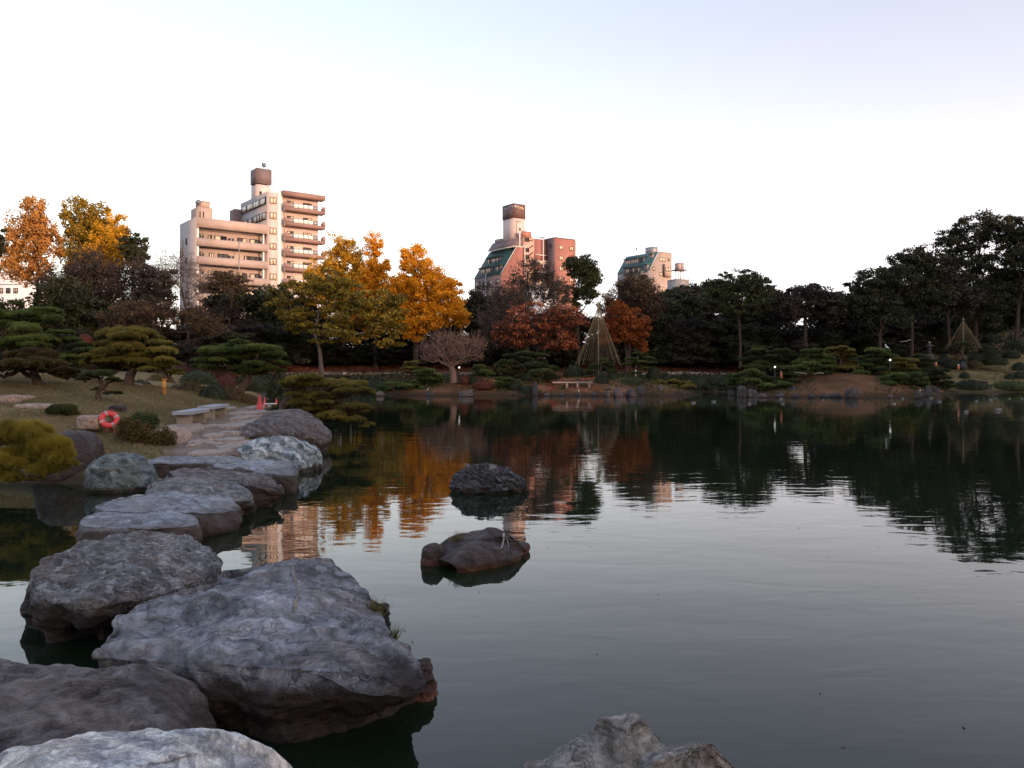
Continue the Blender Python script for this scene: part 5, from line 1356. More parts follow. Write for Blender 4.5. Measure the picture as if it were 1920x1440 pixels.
# low beige apartment block with continuous balconies
b = Bld('apartment_block', 'low beige apartment block with long open balconies and a roof tower', 369, 132, 38)
Lf = b.u(501); dv = b.v(340); zt = b.z(407)
b.box('wall', (0, Lf), (1.35, dv), (2.5, zt - .2), M_beige)
b.box('side_wall', (-.25, 0), (0, dv), (2.5, zt), M_greyw)
b.box('end_wall', (Lf, Lf + .25), (0, dv), (2.5, zt - .1), M_beige)
b.box('parapet', (0, Lf), (-.15, .15), (b.z(425), zt), M_beige)
b.box('roof', (0, Lf), (.15, dv), (zt - .6, zt - .35), M_conc)
z_op = b.z(446); z_bb = b.z(460)
for k in range(6):
    zb_ = z_bb - 3.0 * k; zo = z_op - 3.0 * k
    if zb_ < 3: break
    b.box('balcony_wall', (0, Lf), (-.15, 0.0), (zb_, zo), M_beige)
    b.box('balcony_floor', (0, Lf), (0.0, 1.35), (zb_ - .02, zb_ + .12), M_conc)
    b.box('slab_edge', (0, Lf), (-.19, -.15), (zb_ - .12, zb_ - .02), M_dark)
    b.box('rail', (0, Lf), (-.12, -.06), (zo, zo + .05), M_steel)
    for i, (f0, f1) in enumerate(((372.5, 380), (390, 397), (402, 425), (445, 463), (468, 487)) if k % 2 == 0 else ((372.5, 380), (392, 401), (408, 428), (458, 466), (467, 490))):
        b.win('f', b.u(f0, 1.3), b.u(f1, 1.3), zb_ + .25, zb_ + 2.15, 1.27, dark=(1 if (k == 0 and i == 2) else None))
    for f0 in (384, 434, 440, 493):
        b.box('divider', (b.u(f0), b.u(f0) + .06), (.1, 1.3), (zb_ + .12, zb_ + 1.9), M_greyw)
    b.box('air_conditioner', (b.u(430), b.u(430) + .8), (.7, 1.0), (zb_ + .12, zb_ + .75), M_white)
    b.box('drainpipe', (b.u(447), b.u(447) + .1), (-.27, -.18), (zb_ - 1.75, zo), M_steel)
b.box('slab_edge', (0, Lf), (-.19, -.15), (b.z(426) - .12, b.z(426)), M_dark)
b.box('column', (.02, .3), (-.1, .2), (2.5, zt - 1), M_white)
b.box('column', (Lf - .8, Lf - .55), (-.1, .2), (2.5, zt - 1), M_white)
for zz in (23.4, 20.2, 14.2): b.win('l', 4.5, 5.2, zz, zz + 1.1, -.27)
b.box('vent', (-.45, -.25), (7.0, 8.2), (21.5, 24.5), M_greyw)
tv0 = 2.2; tu0, tu1 = b.u(371, tv0), b.u(398, tv0); tD = b.D(0, tv0)
b.box('roof_tower', (tu0, tu1), (tv0, b.v(358, tu0)), (zt - .4, b.z(387, tu0, tv0)), M_beige)
tz = b.z(387, tu0, tv0)
for f in (374, 380.5): b.box('slot_window', (b.u(f, tv0), b.u(f, tv0) + .18), (tv0 - .05, tv0), (tz - 2.6, tz - .8), M_dopen)
b.box('water_tank', (tu0 + .2, tu0 + 2.1), (tv0 + .4, tv0 + 2), (tz + .12, tz + 1.0), M_beige)
b.box('tank_rim', (tu0 + .1, tu0 + 2.2), (tv0 + .3, tv0 + 2.1), (tz + 1.0, tz + 1.1), M_conc)
mast(b.o, (tu0 + 1.7, tv0 + .8, tz), 5.6, .05); mast(b.o, (tu0 - .6, tv0 + 2.5, tz - 1), 2.6, .035); dish(b.o, (tu0 + .1, tv0 + .1, tz + .7))

# tall apartment block
b = Bld('apartment_block', 'tall pinkish apartment block with brown balconies and a plum roof box', 503, 156, 38)
Lf = b.u(605); dv = b.v(453); zt = b.z(360)
u1, u2 = b.u(520), b.u(528)
b.box('wall', (u2 + .1, Lf - .6), (.9, dv), (2.5, b.z(362, 4)), M_pinkw)
b.box('stair_wall', (0, u1), (0, dv), (2.5, zt), M_pinkw)
b.box('fin', (u1, u2 + .1), (-.15, dv), (2.5, zt + .3), M_white)
b.box('roof', (0.2, Lf - .6), (.9, dv), (zt - .25, zt - .1), M_conc)
b.box('side_wall', (-.2, -.0), (0, dv), (2.5, zt + .1), M_greyw)
b.box('end_block', (-1.5, .5), (dv, dv + 3), (2.5, b.z(393, 0, dv)), M_purple)
b.box('cornice', (u2, Lf + .15), (-1.0, .9), (b.z(367, u2), b.z(358, u2) ), M_brownt)
zfl = b.z(393, u2)
for k in range(11):
    z0 = zfl - 2.99 * k
    if z0 < 3: break
    b.box('balcony_floor', (u2, Lf + .15), (-.9, .9), (z0 - .12, z0 + .05), M_brownt)
    b.box('balcony_curb', (u2, Lf + .15), (-1.0, -.9), (z0 - .12, z0 + .5), M_brownt)
    b.box('balcony_end', (u2, b.u(541)), (-1.03, -.9), (z0 + .5, z0 + 1.35), M_brownt)
    b.box('balcony_end', (Lf - .55, Lf + .15), (-1.03, -.9), (z0 + .5, z0 + 1.35), M_brownt)
    b.box('side_parapet', (Lf + .02, Lf + .15), (-.9, .9), (z0 + .05, z0 + 1.3), M_brownt)
    a0, a1 = b.u(541, -1), b.u(596, -1); n_ = 6; w_ = (a1 - a0) / n_
    for i in range(n_):
        b.box('balcony_panel', (a0 + i * w_ + .05, a0 + (i + 1) * w_ - .05), (-1.0, -.96), (z0 + .55, z0 + 1.28), M_steel if i in (0, 5) else M_panelg)
    b.box('handrail', (a0, Lf - .55), (-1.0, -.93), (z0 + 1.32, z0 + 1.38), M_dark)
    b.win('f', b.u(538, .9), b.u(550, .9), z0 + .5, z0 + 2.1, .85)
    b.win('f', b.u(568, .9), b.u(584, .9), z0 + .2, z0 + 2.1, .85)
    b.box('drainpipe', (u2 + .05, u2 + .15), (-1.1, -1.03), (z0 - 1.6, z0 + 1.3), M_steel)
    zw = b.z(381, 0) - 2.99 * k
    b.win('f', b.u(505.5), b.u(518), zw, zw + 1.3, -.04, mat=M_curt)
    b.box('window_band', (-.26, -.2), (.5, dv - .5), (zw - .15, zw + 1.45), M_dark)
    for j in range(4):
        q0 = .8 + j * (dv - 1) / 4
        for i in range(4):
            ww = (dv - 1) / 4 - .7
            b.box('side_pane', (-.32, -.27), (q0 + i * ww / 4 + .04, q0 + (i + 1) * ww / 4), (zw + .1, zw + 1.25), M_curt if (i + j + k) % 3 else M_glass)
    b.box('string_course', (-.24, -.2), (0, dv), (zw - .4, zw - .3), M_conc)
# roof box
pu, pv = .8, 8.2
b.box('roof_tower', (pu, pu + 2.9), (pv, pv + 3.3), (zt - .2, b.z(345, pu, pv)), M_pinkw)
zb_ = b.z(344, pu, pv); zt2 = b.z(314.5, pu, pv)
b.box('roof_box', (pu - .12, pu + 3.0), (pv - .12, pv + 3.4), (zb_ + .15, zt2), M_purple)
b.box('roof_box_gap', (pu + .1, pu + 2.7), (pv + .1, pv + 3.1), (zb_, zb_ + .15), M_dopen)
b.box('small_window', (pu + .5, pu + 1.0), (pv - .05, pv), (zb_ - 2.3, zb_ - 1.5), M_dopen)
mast(b.o, (pu + 2.6, pv + .5, zt2), 5, .05); dish(b.o, (pu + 1.5, pv + .3, zt2 + .8), .5)
for dx in (3.2, 3.5): mast(b.o, (pu + dx, pv, zt), 7.5 - dx * .4, .09)
m_ = MB()
for dx in (0, -.6): m_.tube([(-.8, 0, 1.2 + dx), (.8, 0, 1.5 + dx)], .03, 4)
for i in range(6): m_.tube([(-.8 + i * .3, 0, 1.2 + i * .06), (-.8 + i * .3, .5, 1.2 + i * .06)], .02, 4)
m_.tube([(0, 0, 0), (0, 0, 1.7)], .035, 5)
obj('aerial', m_.mesh('aerial', M_steel), b.o, (pu + .2, pv + 1, zt2))
# roof railing
r0, r1, rz = b.u(531), b.u(597), b.z(358, u2) + .02
for i in range(12):
    x_ = r0 + (r1 - r0) * i / 11
    b.box('rail_post', (x_, x_ + .05), (.4, .45), (rz, rz + 1.7), M_white)
for zz in (.5, 1.1, 1.7): b.box('rail', (r0, r1), (.46, .5), (rz + zz - .04, rz + zz), M_white)
for i in range(4): b.box('rail_post', (.1 + i * .8, .15 + i * .8), (.3, .36), (zt, zt + 1.6), M_white)

def mansard(b, uk, zk, us, zs, ur, v1, roofmat, wallmat, wallr, top_flat):
    """wall below, slanted green roof over the left face, gable face on the front"""
    m = MB().prism([(0, 2.5), (ur, 2.5), (ur, zs), (us, zs), (0, zk)], 0.02, v1 - .02)
    o = obj('wall', m.mesh('wall', wallr), b.o)
    sl = Vector((us, 0, zs - zk)).normalized(); nrm = Vector((-sl.z, 0, sl.x)) * .18
    q = [(0 + nrm.x - sl.x * .1, zk + nrm.z - sl.z * .1), (0 - sl.x * .1, zk - sl.z * .1), (us, zs), (us + nrm.x, zs + nrm.z)]
    obj('slanted_roof', MB().prism(q, -.06, v1 + .06).mesh('slanted_roof', roofmat), b.o)
    obj('side_wall', MB().box((-.06, -.005), (0, v1), (2.5, zk - .05)).mesh('side_wall', wallmat), b.o)
    tr = [(q[3][0], q[3][1]), (q[0][0], q[0][1]), (q[0][0] - .06, q[0][1] + .05), (q[3][0] - .06, q[3][1] + .12)]
    obj('roof_edge', MB().prism(tr, -.14, .06).mesh('roof_edge', M_white), b.o)

# mansard building with the sign tower
b = Bld('apartment_building', 'stepped building with dark green mansard roof, pink walls and a lettered tower', 940, 220, 35)
us = b.u(969.6); zk = b.z(514); zs = b.z(463, us); v1 = b.v(890); ur = b.u(983)
mansard(b, us, zk, us, zs, ur, v1, M_green, M_purple, M_redt, True)
sl = (zs - zk) / us
def terrace(zf, v0, v1_, depth=1.8, wallmat=M_purple, roofmat=M_green):
    """flat-fronted dormer band let into the slope at floor height zf"""
    uf = (zf - zk) / sl
    b.box('terrace_floor', (uf - .5, uf + depth), (v0, v1_), (zf - .35, zf - .15), roofmat)
    b.box('dormer', (uf + .05, uf + depth + .8), (v0 + .2, v1_ - .2), (zf - .15, zf + 1.75), wallmat)
    b.box('dormer_roof', (uf - .35, uf + depth + 1.2), (v0, v1_), (zf + 1.75, zf + 2.0), roofmat)
    nw = max(1, int((v1_ - v0) / 2.3)); st = (v1_ - v0 - .6) / nw
    for i in range(nw): b.win('l', v0 + .4 + i * st, v0 + .4 + i * st + st * .72, zf + .2, zf + 1.55, uf + .02)
terrace(zk + .9, 6.0, 12.6); terrace(zk + .9, 1.0, 4.4); terrace(zk + 3.9, 4.4, 11.6)
for v0 in (1.0, 4.6, 8.6, 11.4):
    for kk in range(3): b.win('l', v0, v0 + 1.7, zk - 2.6 - 3 * kk, zk - 1.2 - 3 * kk, -.09)
b.box('downpipe', (-.3, -.1), (7.3, 7.6), (2.5, zk + 1), M_steel)
zp = b.z(444, us)
obj('roof_block', MB().prism([(us - 1.2, zs + .2), (ur, zs + .2), (ur, zp), (us + .6, zp - .1), (us - .2, zs + 1.6)], 0.4, 13.2).mesh('roof_block', M_purple), b.o)
b.box('ledge', (us - 1.3, ur + .1), (-.3, 12), (zs + .02, zs + .2), M_white)
b.box('roof_shed', (us + .5, us + 3), (9, 12), (zp - .1, zp + .8), M_conc)
b.box('pipe', (us + .9, us + 1.15), (.1, .35), (zs, b.z(432, us)), M_white)
m_ = MB().tube([(ur - .1, -.4, zs - 8), (ur - .1, -.4, zs + .3), (ur - .8, -.4, zs + .45)], .15, 8); obj('downpipe', m_.mesh('downpipe', M_white), b.o)
# pink spiral-stair tower
ua, ub = b.u(984), b.u(1004); zpk = b.z(447, ub)
m_ = MB().prism([(ua, 2.5), (ub, 2.5), (ub, zpk), (ub - 1.2, zpk + .6), (ub - 2.2, b.z(434, ua)), (ua, b.z(434, ua))], .5, 5)
obj('stair_tower', m_.mesh('stair_tower', plain('salmon_render', (0.60, 0.36, 0.30), .8, .2, .08, .5)), b.o)
b.box('stair_head', (b.u(980), b.u(997)), (.2, .5), (b.z(444, ua), b.z(433, ua)), M_redt)
for i, zc_ in enumerate((b.z(451, ua), b.z(470, ua), b.z(483, ua))):
    m_ = MB(); pts = []
    for j in range(9): pts.append((ua + .3 + j * .35, .35, zc_ + (j * .22 if i else j * .06)))
    m_.tube(pts, .16, 6); obj('stair_rail', m_.mesh('stair_rail', M_dark), b.o)
    b.box('stair_opening', (ua + .3, ua + 1.9), (.44, .5), (zc_ - .2, zc_ + .9), M_dopen)
# recessed red wall and right wing
uw0, uw1 = ub, b.u(1040, -3.7); uw2 = b.u(1078, -3.7)
b.box('recessed_wall', (ub, uw1 + .2), (0.3, 4), (2.5, zpk), M_redt)
b.box('ledge', (ub, uw1), (-.4, .3), (b.z(477, ub) - .2, b.z(477, ub)), M_white)
b.box('downpipe', (uw1 - 1.6, uw1 - 1.4), (-.5, -.3), (2.5, zpk + .3), M_white)
b.box('roof_vent', (uw1 - 2.2, uw1 - .8), (-.7, .4), (zpk + .35, zpk + .5), M_conc)
b.box('right_wing', (uw1, uw2), (-3.7, 4), (2.5, zpk + .1), M_redt)
b.box('wing_side', (uw1 - .05, uw1), (-3.7, .3), (2.5, zpk + .1), M_purple)
b.box('parapet_cap', (uw1 - .1, uw2 + .1), (-3.8, 4.1), (zpk + .1, zpk + .25), M_dark)
b.box('downpipe', (uw2 - .1, uw2 + .1), (-3.9, -3.72), (2.5, zpk + .1), M_white)
b.box('end_strip', (uw2 + .1, uw2 + .6), (-3.6, 4), (2.5, zpk), M_purple)
for f in (1048.5, 1068):
    for kk in range(4): b.win('f', b.u(f, -3.7), b.u(f + 7, -3.7), b.z(467, uw1, -3.7) - 3 * kk, b.z(459, uw1, -3.7) - 3 * kk, -3.73, mat=M_curt)
b.win('l', -2.4, -1.4, b.z(466, uw1), b.z(459, uw1), uw1 - .08)
for kk in range(3):
    b.box('balcony_wall', (ub, uw1), (-.6, -.4), (b.z(495, ub) - 3 * kk, b.z(495, ub) - 3 * kk + 1.1), M_pinkw)
    b.box('balcony_floor', (ub, uw1), (-.4, .3), (b.z(495, ub) - 3 * kk - .1, b.z(495, ub) - 3 * kk), M_conc)
# sign tower
p0 = Vector((.39 + 2.93, 226 - 220)); tu = p0.x * b.U[0] + p0.y * b.U[1]; tv = p0.x * b.Vd[0] + p0.y * b.Vd[1]
zs0, zs1 = ZP(408.3, 226), ZP(381, 226)
b.box('tower', (tu, tu + 4.0), (tv, tv + 5.2), (zp - 1, zs0), M_pinkw)
sg = b.box('sign_box', (tu - .12, tu + 4.12), (tv - .12, tv + 5.32), (zs0 + .05, zs1), plain('plum_sign_cladding', (0.13, 0.075, 0.07), .6, .3, .1, 1))
b.box('sign_skirt', (tu + .1, tu + 3.9), (tv + .1, tv + 5.1), (zs0, zs0 + .05), M_dopen)
for i in range(9):
    b.box('louvre', (tu - .18, tu - .12), (tv + .3 + i * .55, tv + .38 + i * .55), (zs0 + .2, zs1 - .9), M_steel)
for i in range(8):
    b.box('louvre', (tu + .1 + i * .5, tu + .14 + i * .5), (tv - .16, tv - .12), (zs1 - .42, zs1 - .02), M_steel)
b.box('service_hatch', (tu + 1.9, tu + 2.6), (tv - .06, tv), (zs0 - 3.6, zs0 - 2.6), M_purple)
b.box('pipe', (tu + 1.0, tu + 1.1), (tv - .14, tv), (zs0 - 6.5, zs0 - .8), M_redt)
b.box('pipe', (tu + 1.1, tu + 2.5), (tv - .14, tv), (zs0 - .95, zs0 - .8), M_redt)
mast(b.o, (tu + .4, tv + 4.6, zs1), 5.5, .06)
def _fin(me, parent, loc, rot):
    o = obj('lettering', me, parent, loc); o.rotation_euler = rot; return o
def text(body, parent, loc, rot, size, mat, ext=.03):
    cu = bpy.data.curves.new('lettering', 'FONT'); cu.body = body; cu.size = size; cu.extrude = ext; cu.align_x = 'LEFT'
    cu.materials.append(mat)
    o = bpy.data.objects.new('lettering', cu); COL.objects.link(o); o.parent = parent; o.location = loc; o.rotation_euler = rot
    dg = bpy.context.evaluated_depsgraph_get(); me = bpy.data.meshes.new_from_object(o.evaluated_get(dg)); me.name = 'lettering'
    bpy.data.objects.remove(o); return obj('lettering', me, parent, loc=loc) if False else _fin(me, parent, loc, rot)
M_gold = plain('gold_letters', (0.75, 0.52, 0.22), .5, .4, .05, 2)
for i, ch in enumerate('ATOWA'):
    t = text(ch, b.o, (tu + .12 + i * .68, tv - .20, zs1 - 1.15 - i * .10), (PI / 2, 0, 0), 1.0, M_white if i < 2 else M_gold)
for i, ch in enumerate('IIE'):
    t = text(ch, b.o, (tu - .20, tv + 2.0 - i * .75, zs1 - 1.15 + i * .05), (PI / 2, 0, -PI / 2), .95, M_white)
text('A M', b.o, (tu - .20, tv + 4.0, zs1 - 1.25), (PI / 2, 0, -PI / 2), .6, M_white)

# smaller teal-roofed block
b = Bld('apartment_building', 'small beige block with a teal mansard roof right of the centre', 1219, 225, 35)
us = b.u(1235.6); zk = b.z(505.6); zs = b.z(473, us); v1 = b.v(1158); ur = b.u(1259.4)
mansard(b, us, zk, us, zs, ur, v1, M_teal, M_greyw, M_beige, True)
sl = (zs - zk) / us
terrace(zk - .4, 3.5, 10.6, 1.2, M_purple, M_teal); terrace(zk + 2.4, 4.0, 12.5, .9, M_greyw, M_teal)
terrace(zk + 3.0, .8, 2.6, .8, M_greyw, M_teal); terrace(zk - .2, .7, 2.4, 1.2, M_greyw, M_teal)
for kk in range(3): b.win('f', b.u(1237, 0) , b.u(1247), b.z(489, 3) - 4.3 * kk * .98, b.z(482, 3) - 4.3 * kk * .98, -.03, mat=M_curt)
for kk in range(3): b.win('f', b.u(1252.5), b.u(1256), b.z(489, 6) - 4.3 * kk, b.z(483, 6) - 4.3 * kk, -.03, mat=M_curt)
b.win('f', b.u(1224), b.u(1227.5), b.z(507, 1), b.z(500, 1), -.03); b.win('f', b.u(1224), b.u(1227.5), b.z(528, 1), b.z(520, 1), -.03)
bx0, bx1 = b.u(1246, -.5), b.u(1257.5, -.5)
b.box('bay_window', (bx0, bx1), (-.6, 0), (b.z(518, 6), b.z(501, 6)), M_beige)
b.box('bay_edge', (bx0 - .2, bx0), (-.75, 0), (b.z(518.5, 6), b.z(496, 6)), M_purple)
b.box('bay_sill', (bx0, bx1), (-.7, 0), (b.z(519.5, 6), b.z(518, 6)), M_purple)
b.win('f', bx0 + .3, bx1 - .1, b.z(509, 6), b.z(501.5, 6), -.64, mat=M_curt)
b.box('roof_parapet', (us, ur), (-.05, v1), (zs, zs + .25), M_greyw)
b.box('roof_box', (us + 1.0, us + 3.0), (3.5, 6.5), (zs + .25, b.z(462, us, 4)), M_steel)
b.box('tall_panel', (us + 3.0, us + 3.2), (3.5, 4.2), (zs + .25, b.z(461.5, us, 4) + .1), M_white)
mast(b.o, (us + 3, 3.5, zs), 7.5, .03); mast(b.o, (us + .6, 10, zs), 3, .04); dish(b.o, (us + .7, 10, zs + 2.2), .35)

# rooftop water tank tower
b = Bld('water_tower', 'steel water tank on a railed platform above a low grey roof', 1267, 200, 20, 'water tower')
k = 200 / F
b.box('base_building', (0, 3.9), (0, 4), (2.5, b.z(524)), M_conc)
b.box('parapet', (-.1, 4.0), (-.1, 4.1), (b.z(524), b.z(523)), M_greyw)
for x_ in (1.15, 2.65):
    for y_ in (.6, 2.0): b.box('leg', (x_, x_ + .14), (y_, y_ + .14), (b.z(523), b.z(506)), M_white)
m_ = MB()
for z_ in (0, 1.1): m_.tube([(1.2, .55, b.z(523) + z_), (2.7, .55, b.z(523) + z_ + 1.1)], .04, 4); m_.tube([(2.7, .55, b.z(523) + z_), (1.2, .55, b.z(523) + z_ + 1.1)], .04, 4)
obj('bracing', m_.mesh('bracing', M_steel), b.o)
b.box('platform', (.25, 3.45), (0, 2.8), (b.z(506), b.z(504.6)), M_purple)
b.box('tank', (1.05, 2.0), (.6, 2.2), (b.z(504.6), b.z(492.5)), M_beige); b.box('tank', (2.02, 2.75), (.5, 2.2), (b.z(504.6), b.z(493)), M_greyw)
b.box('tank_lid', (1.0, 2.8), (.45, 2.25), (b.z(492.5), b.z(492.5) + .08), M_steel)
for x_ in (.27, .9, 2.9, 3.4): b.box('rail_post', (x_, x_ + .05), (.02, .07), (b.z(504.6), b.z(497)), M_steel)
for x0_, x1_ in ((.27, 1.0), (2.8, 3.45)): b.box('rail', (x0_, x1_), (-.03, .02), (b.z(500), b.z(500) + .05), M_steel)
for x_ in (.1, 1.2, 2.3, 3.7): b.box('rail_post', (x_, x_ + .05), (-.1, -.05), (b.z(523), b.z(519)), M_steel)

# low pale building at the left edge and pale walls glimpsed through the trees
b = Bld('low_building', 'low white building at the left edge behind the trees', -40, 140, 0)
b.box('wall', (0, b.u(42)), (0, 12), (2.5, b.z(512)), M_white); b.box('roof', (-.2, b.u(42) + .2), (-.2, 12), (b.z(512), b.z(510)), M_conc)
b.box('band', (0, b.u(42)), (-.06, -.01), (b.z(534), b.z(533)), M_dark)
for i in range(5): b.win('f', b.u(-30 + i * 14), b.u(-22 + i * 14), b.z(550), b.z(540), -.04)
b = Bld('low_building', 'pale low house glimpsed through the umbrella tree', 1350, 135, 0)
b.box('wall', (0, b.u(1400)), (0, 8), (2.5, b.z(592)), M_conc); b.box('roof', (-.3, b.u(1400) + .3), (-.3, 8), (b.z(592), b.z(589)), M_steel)
for i in range(4): b.win('f', b.u(1354 + i * 11), b.u(1360 + i * 11), b.z(612), b.z(602), -.04)
b = Bld('low_building', 'pale house wall showing between trunks in front of the mansard building', 985, 150, 0)
b.box('wall', (0, b.u(1045)), (0, 8), (2.5, b.z(538)), M_white); b.box('roof', (-.3, b.u(1045) + .3), (-.3, 8), (b.z(538), b.z(535)), M_conc)
for i in range(4): b.win('f', b.u(990 + i * 13), b.u(997 + i * 13), b.z(560), b.z(548), -.04)

# unseen blocks added sunward, behind the viewer, to cast shade over the pond
perp = Vector((SUN_DIR.y, -SUN_DIR.x, 0))
for i, (off, dist, w, h) in enumerate(((-150, 120, 60, 26), (-88, 105, 58, 22), (-30, 100, 54, 23), (28, 105, 56, 24), (86, 98, 56, 26), (142, 100, 50, 34), (-215, 140, 60, 26), (200, 120, 56, 30))):
    c = SUN_DIR * dist - perp * off
    if abs(math.atan2(c.x, c.y)) < math.radians(42): continue
    o = thing('apartment_block', f'plain block added unseen behind the viewer for shade, {("farthest left","left","second left","middle","second right","right","far left end","far right end")[i]} of its row', 'building', (c.x, c.y, 1.5), math.atan2(perp.y, perp.x), 'shade blocks added behind the viewer')
    obj('wall', boxmesh('wall', w, 12, h, M_conc), o, (0, 0, h / 2))
    obj('roof', boxmesh('roof', w + .6, 12.6, .5, M_greyw), o, (0, 0, h + .25))
    for k in range(int(h / 3)):
        obj('window_band', boxmesh('window_band', w - 4, .1, 1.4, M_glass), o, (0, 6.1 if i % 2 else -6.1, 1.6 + 3 * k))
# ------------------------------------------------------------------ benches, lifebuoy, cones
M_slab = plain('bench_stone', (0.30, 0.31, 0.36), .7, .3, .2, 4, bump=.3)
M_legst = plain('bench_leg_stone', (0.30, 0.25, 0.21), .85, .2, .3, 4, bump=.4)
def bslab(w, d, h, name='seat', mat=None):
    bm = bmesh.new(); bmesh.ops.create_cube(bm, size=1); bmesh.ops.scale(bm, vec=(w, d, h), verts=bm.verts)
    bmesh.ops.bevel(bm, geom=bm.edges[:], offset=min(h, d, w) * .12, segments=2, affect='EDGES')
    me = bpy.data.meshes.new(name); bm.to_mesh(me); bm.free(); me.materials.append(mat or M_slab); return me
def bench(label, pxl, pxr, top, D0, D1, legs):
    """slab running away from the viewer to the right; pxl/pxr: left-front and right-back of its outline"""
    pass
# each bench: slab corner front-right, direction of the long side
for (lab, pfr, zt_, D_, L_, sd) in (('nearer of the two low stone slab benches beside the path', (357, 771.6), 1.22, 22.0, 1.75, 1), ('farther of the two low stone slab benches beside the path', (400.5, 762), 1.24, 24.6, 1.75, 2)):
    B_ = P(pfr[0], pfr[1], D_); W_ = .50
    ax = Vector((-.07, 1, 0)).normalized(); w_ax = Vector((ax.y, -ax.x, 0))
    ctr = B_ + ax * L_ / 2 - w_ax * W_ / 2
    gz = min(L_left.z(ctr.x, ctr.y), zt_ - .38)
    o = thing('stone_bench', lab, 'bench', (ctr.x, ctr.y, gz), math.atan2(ax.y, ax.x), 'stone slab benches by the path')
    hh = B_.z - gz
    obj('seat', bslab(L_, W_, .10), o, (0, 0, hh - .05))
    for s_ in (-1, 1): obj('leg', bslab(.13, .40, hh - .10 + .15, 'leg', M_legst), o, (s_ * L_ * .34, 0, (hh - .10) / 2 - .075))
# lifebuoy and its post
pz = L_left.z((207 - 960) / F * 20, 20.0); pb = Vector(((207 - 960) / F * 20, 20.0, pz))
M_post = plain('red_brown_wood', (0.16, 0.045, 0.03), .7, .3, .2, 8)
M_redp = plain('faded_red_plastic', (0.62, 0.045, 0.05), .45, .5, .12, 5)
o = thing('post', 'red-brown wooden post holding the lifebuoy on the lawn', 'post', pb)
obj('shaft', MB().tube([(0, .05, -.2), (0, .05, .58)], [.05, .045], 10).mesh('shaft', M_post, True), o)
obj('crosspiece', MB().tube([(-.16, .02, .2), (.18, .02, .2)], .02, 6).mesh('crosspiece', M_redp, True), o)
for s_ in (-.12, .12): obj('prong', MB().tube([(s_, .02, -.1), (s_, .02, .2)], .018, 6).mesh('prong', M_redp, True), o)
by = thing('lifebuoy', 'red lifebuoy with white bands hung tilted on the wooden post', 'lifebuoy', pb + Vector((0, -.06, .33)))
by.rotation_euler = Vector((.50, -.72, .48)).to_track_quat('Z', 'Y').to_euler()
R_, r_ = .170, .072
def torus(name, a0, a1, R, r, mat, n=40, m=12):
    pts = [(R * math.cos(a0 + (a1 - a0) * i / n), R * math.sin(a0 + (a1 - a0) * i / n), 0) for i in range(n + 1)]
    V, Fs = [], []
    for i in range(n + 1):
        a = a0 + (a1 - a0) * i / n
        for j in range(m):
            t = 2*PI*j/m; V.append(((R + r*math.cos(t))*math.cos(a), (R + r*math.cos(t))*math.sin(a), r*.85*math.sin(t)))
    for i in range(n):
        for j in range(m): Fs.append((i*m+j, (i+1)*m+j, (i+1)*m+(j+1) % m, i*m+(j+1) % m))
    mb = MB(); mb.add(V, Fs); return mb.mesh(name, mat, True)
obj('ring', torus('ring', 0, 2*PI, R_, r_, M_redp, 56), by)
for a in (.35, 1.95, 3.5, 5.1): obj('white_band', torus('white_band', a - .13, a + .13, R_, r_ + .004, M_greyw, 6), by)
# traffic cones
for px, pyb, pyt, D, lab in ((487, 769, 740, 29.5, 'tallest red traffic cone at the path end'), (496, 760, 745, 31, 'middle red traffic cone behind the tallest one'), (518, 759, 747, 33, 'smallest red traffic cone apart on the right')):
    h = (pyb - pyt) * D / F
    p = P(px, pyb, D); 
    o = thing('traffic_cone', lab, 'traffic cone', p, 0, 'red traffic cones closing the path')
    obj('cone', MB().tube([(0, 0, .02), (0, 0, .05), (0, 0, h * .93), (0, 0, h)], [h * .24, h * .21, h * .05, h * .04], 20).mesh('cone', M_redp, True), o)
    obj('foot', bslab(h * .56, h * .56, .04, 'foot', M_redp), o, (0, 0, .01))
    obj('skirt', MB().box((-h*.1, h*.1), (-h*.1, h*.1), (-.4, 0)).mesh('skirt', M_legst), o) if False else None
o = thing('board', 'small white board lying on low trestles between the traffic cones', 'board', P(507, 762, 30), .2)
obj('top', bslab(.45, .3, .03, 'top', M_white), o, (0, 0, .10))
for s_ in (-.16, .16): obj('leg', bslab(.04, .24, .12, 'leg', M_redp), o, (s_, 0, .03))
# yellow post on the lawn crest
M_yel = plain('orange_wood', (0.55, 0.24, 0.06), .7, .3, .2, 6)
o = thing('marker_post', 'orange-yellow wooden post on the lawn crest', 'post', P(308, 736, 29))
obj('shaft', MB().box((-.05, .05), (-.05, .05), (-.2, .46)).mesh('shaft', M_yel), o)
obj('cap', MB().box((-.07, .07), (-.07, .07), (.46, .50)).mesh('cap', M_yel), o)
obj('plate', MB().box((-.06, .08), (-.08, -.055), (.12, .30)).mesh('plate', M_yel), o)
# stump-like stone post in the inlet
brock('stone_pier', 'upright cut stone pier standing in the inlet behind the path', 480, 500, 718, 735, 1.0, M_shore, seed=71, nth=60, nr=30, round_=.9, disp=.02, ridge=.01, cat='stone')
# brown flat stone lying on lawn
brock('flat_stone', 'dark flat stone lying on the lawn above the lifebuoy', 206, 236, 759, 767, .45, M_umber, z0=1.25, seed=72, nth=60, nr=30, disp=.02, ridge=.01, round_=.8)
# flat stones glimpsed under the olive pine
for px in (222, 256): brock('flat_stone', 'pale flat stone under the olive pine, %s' % ('left' if px == 222 else 'right'), px - 10, px + 10, 718, 725, .5, M_tan, z0=1.70, seed=px, nth=50, nr=24, disp=.01, ridge=0, round_=.8)

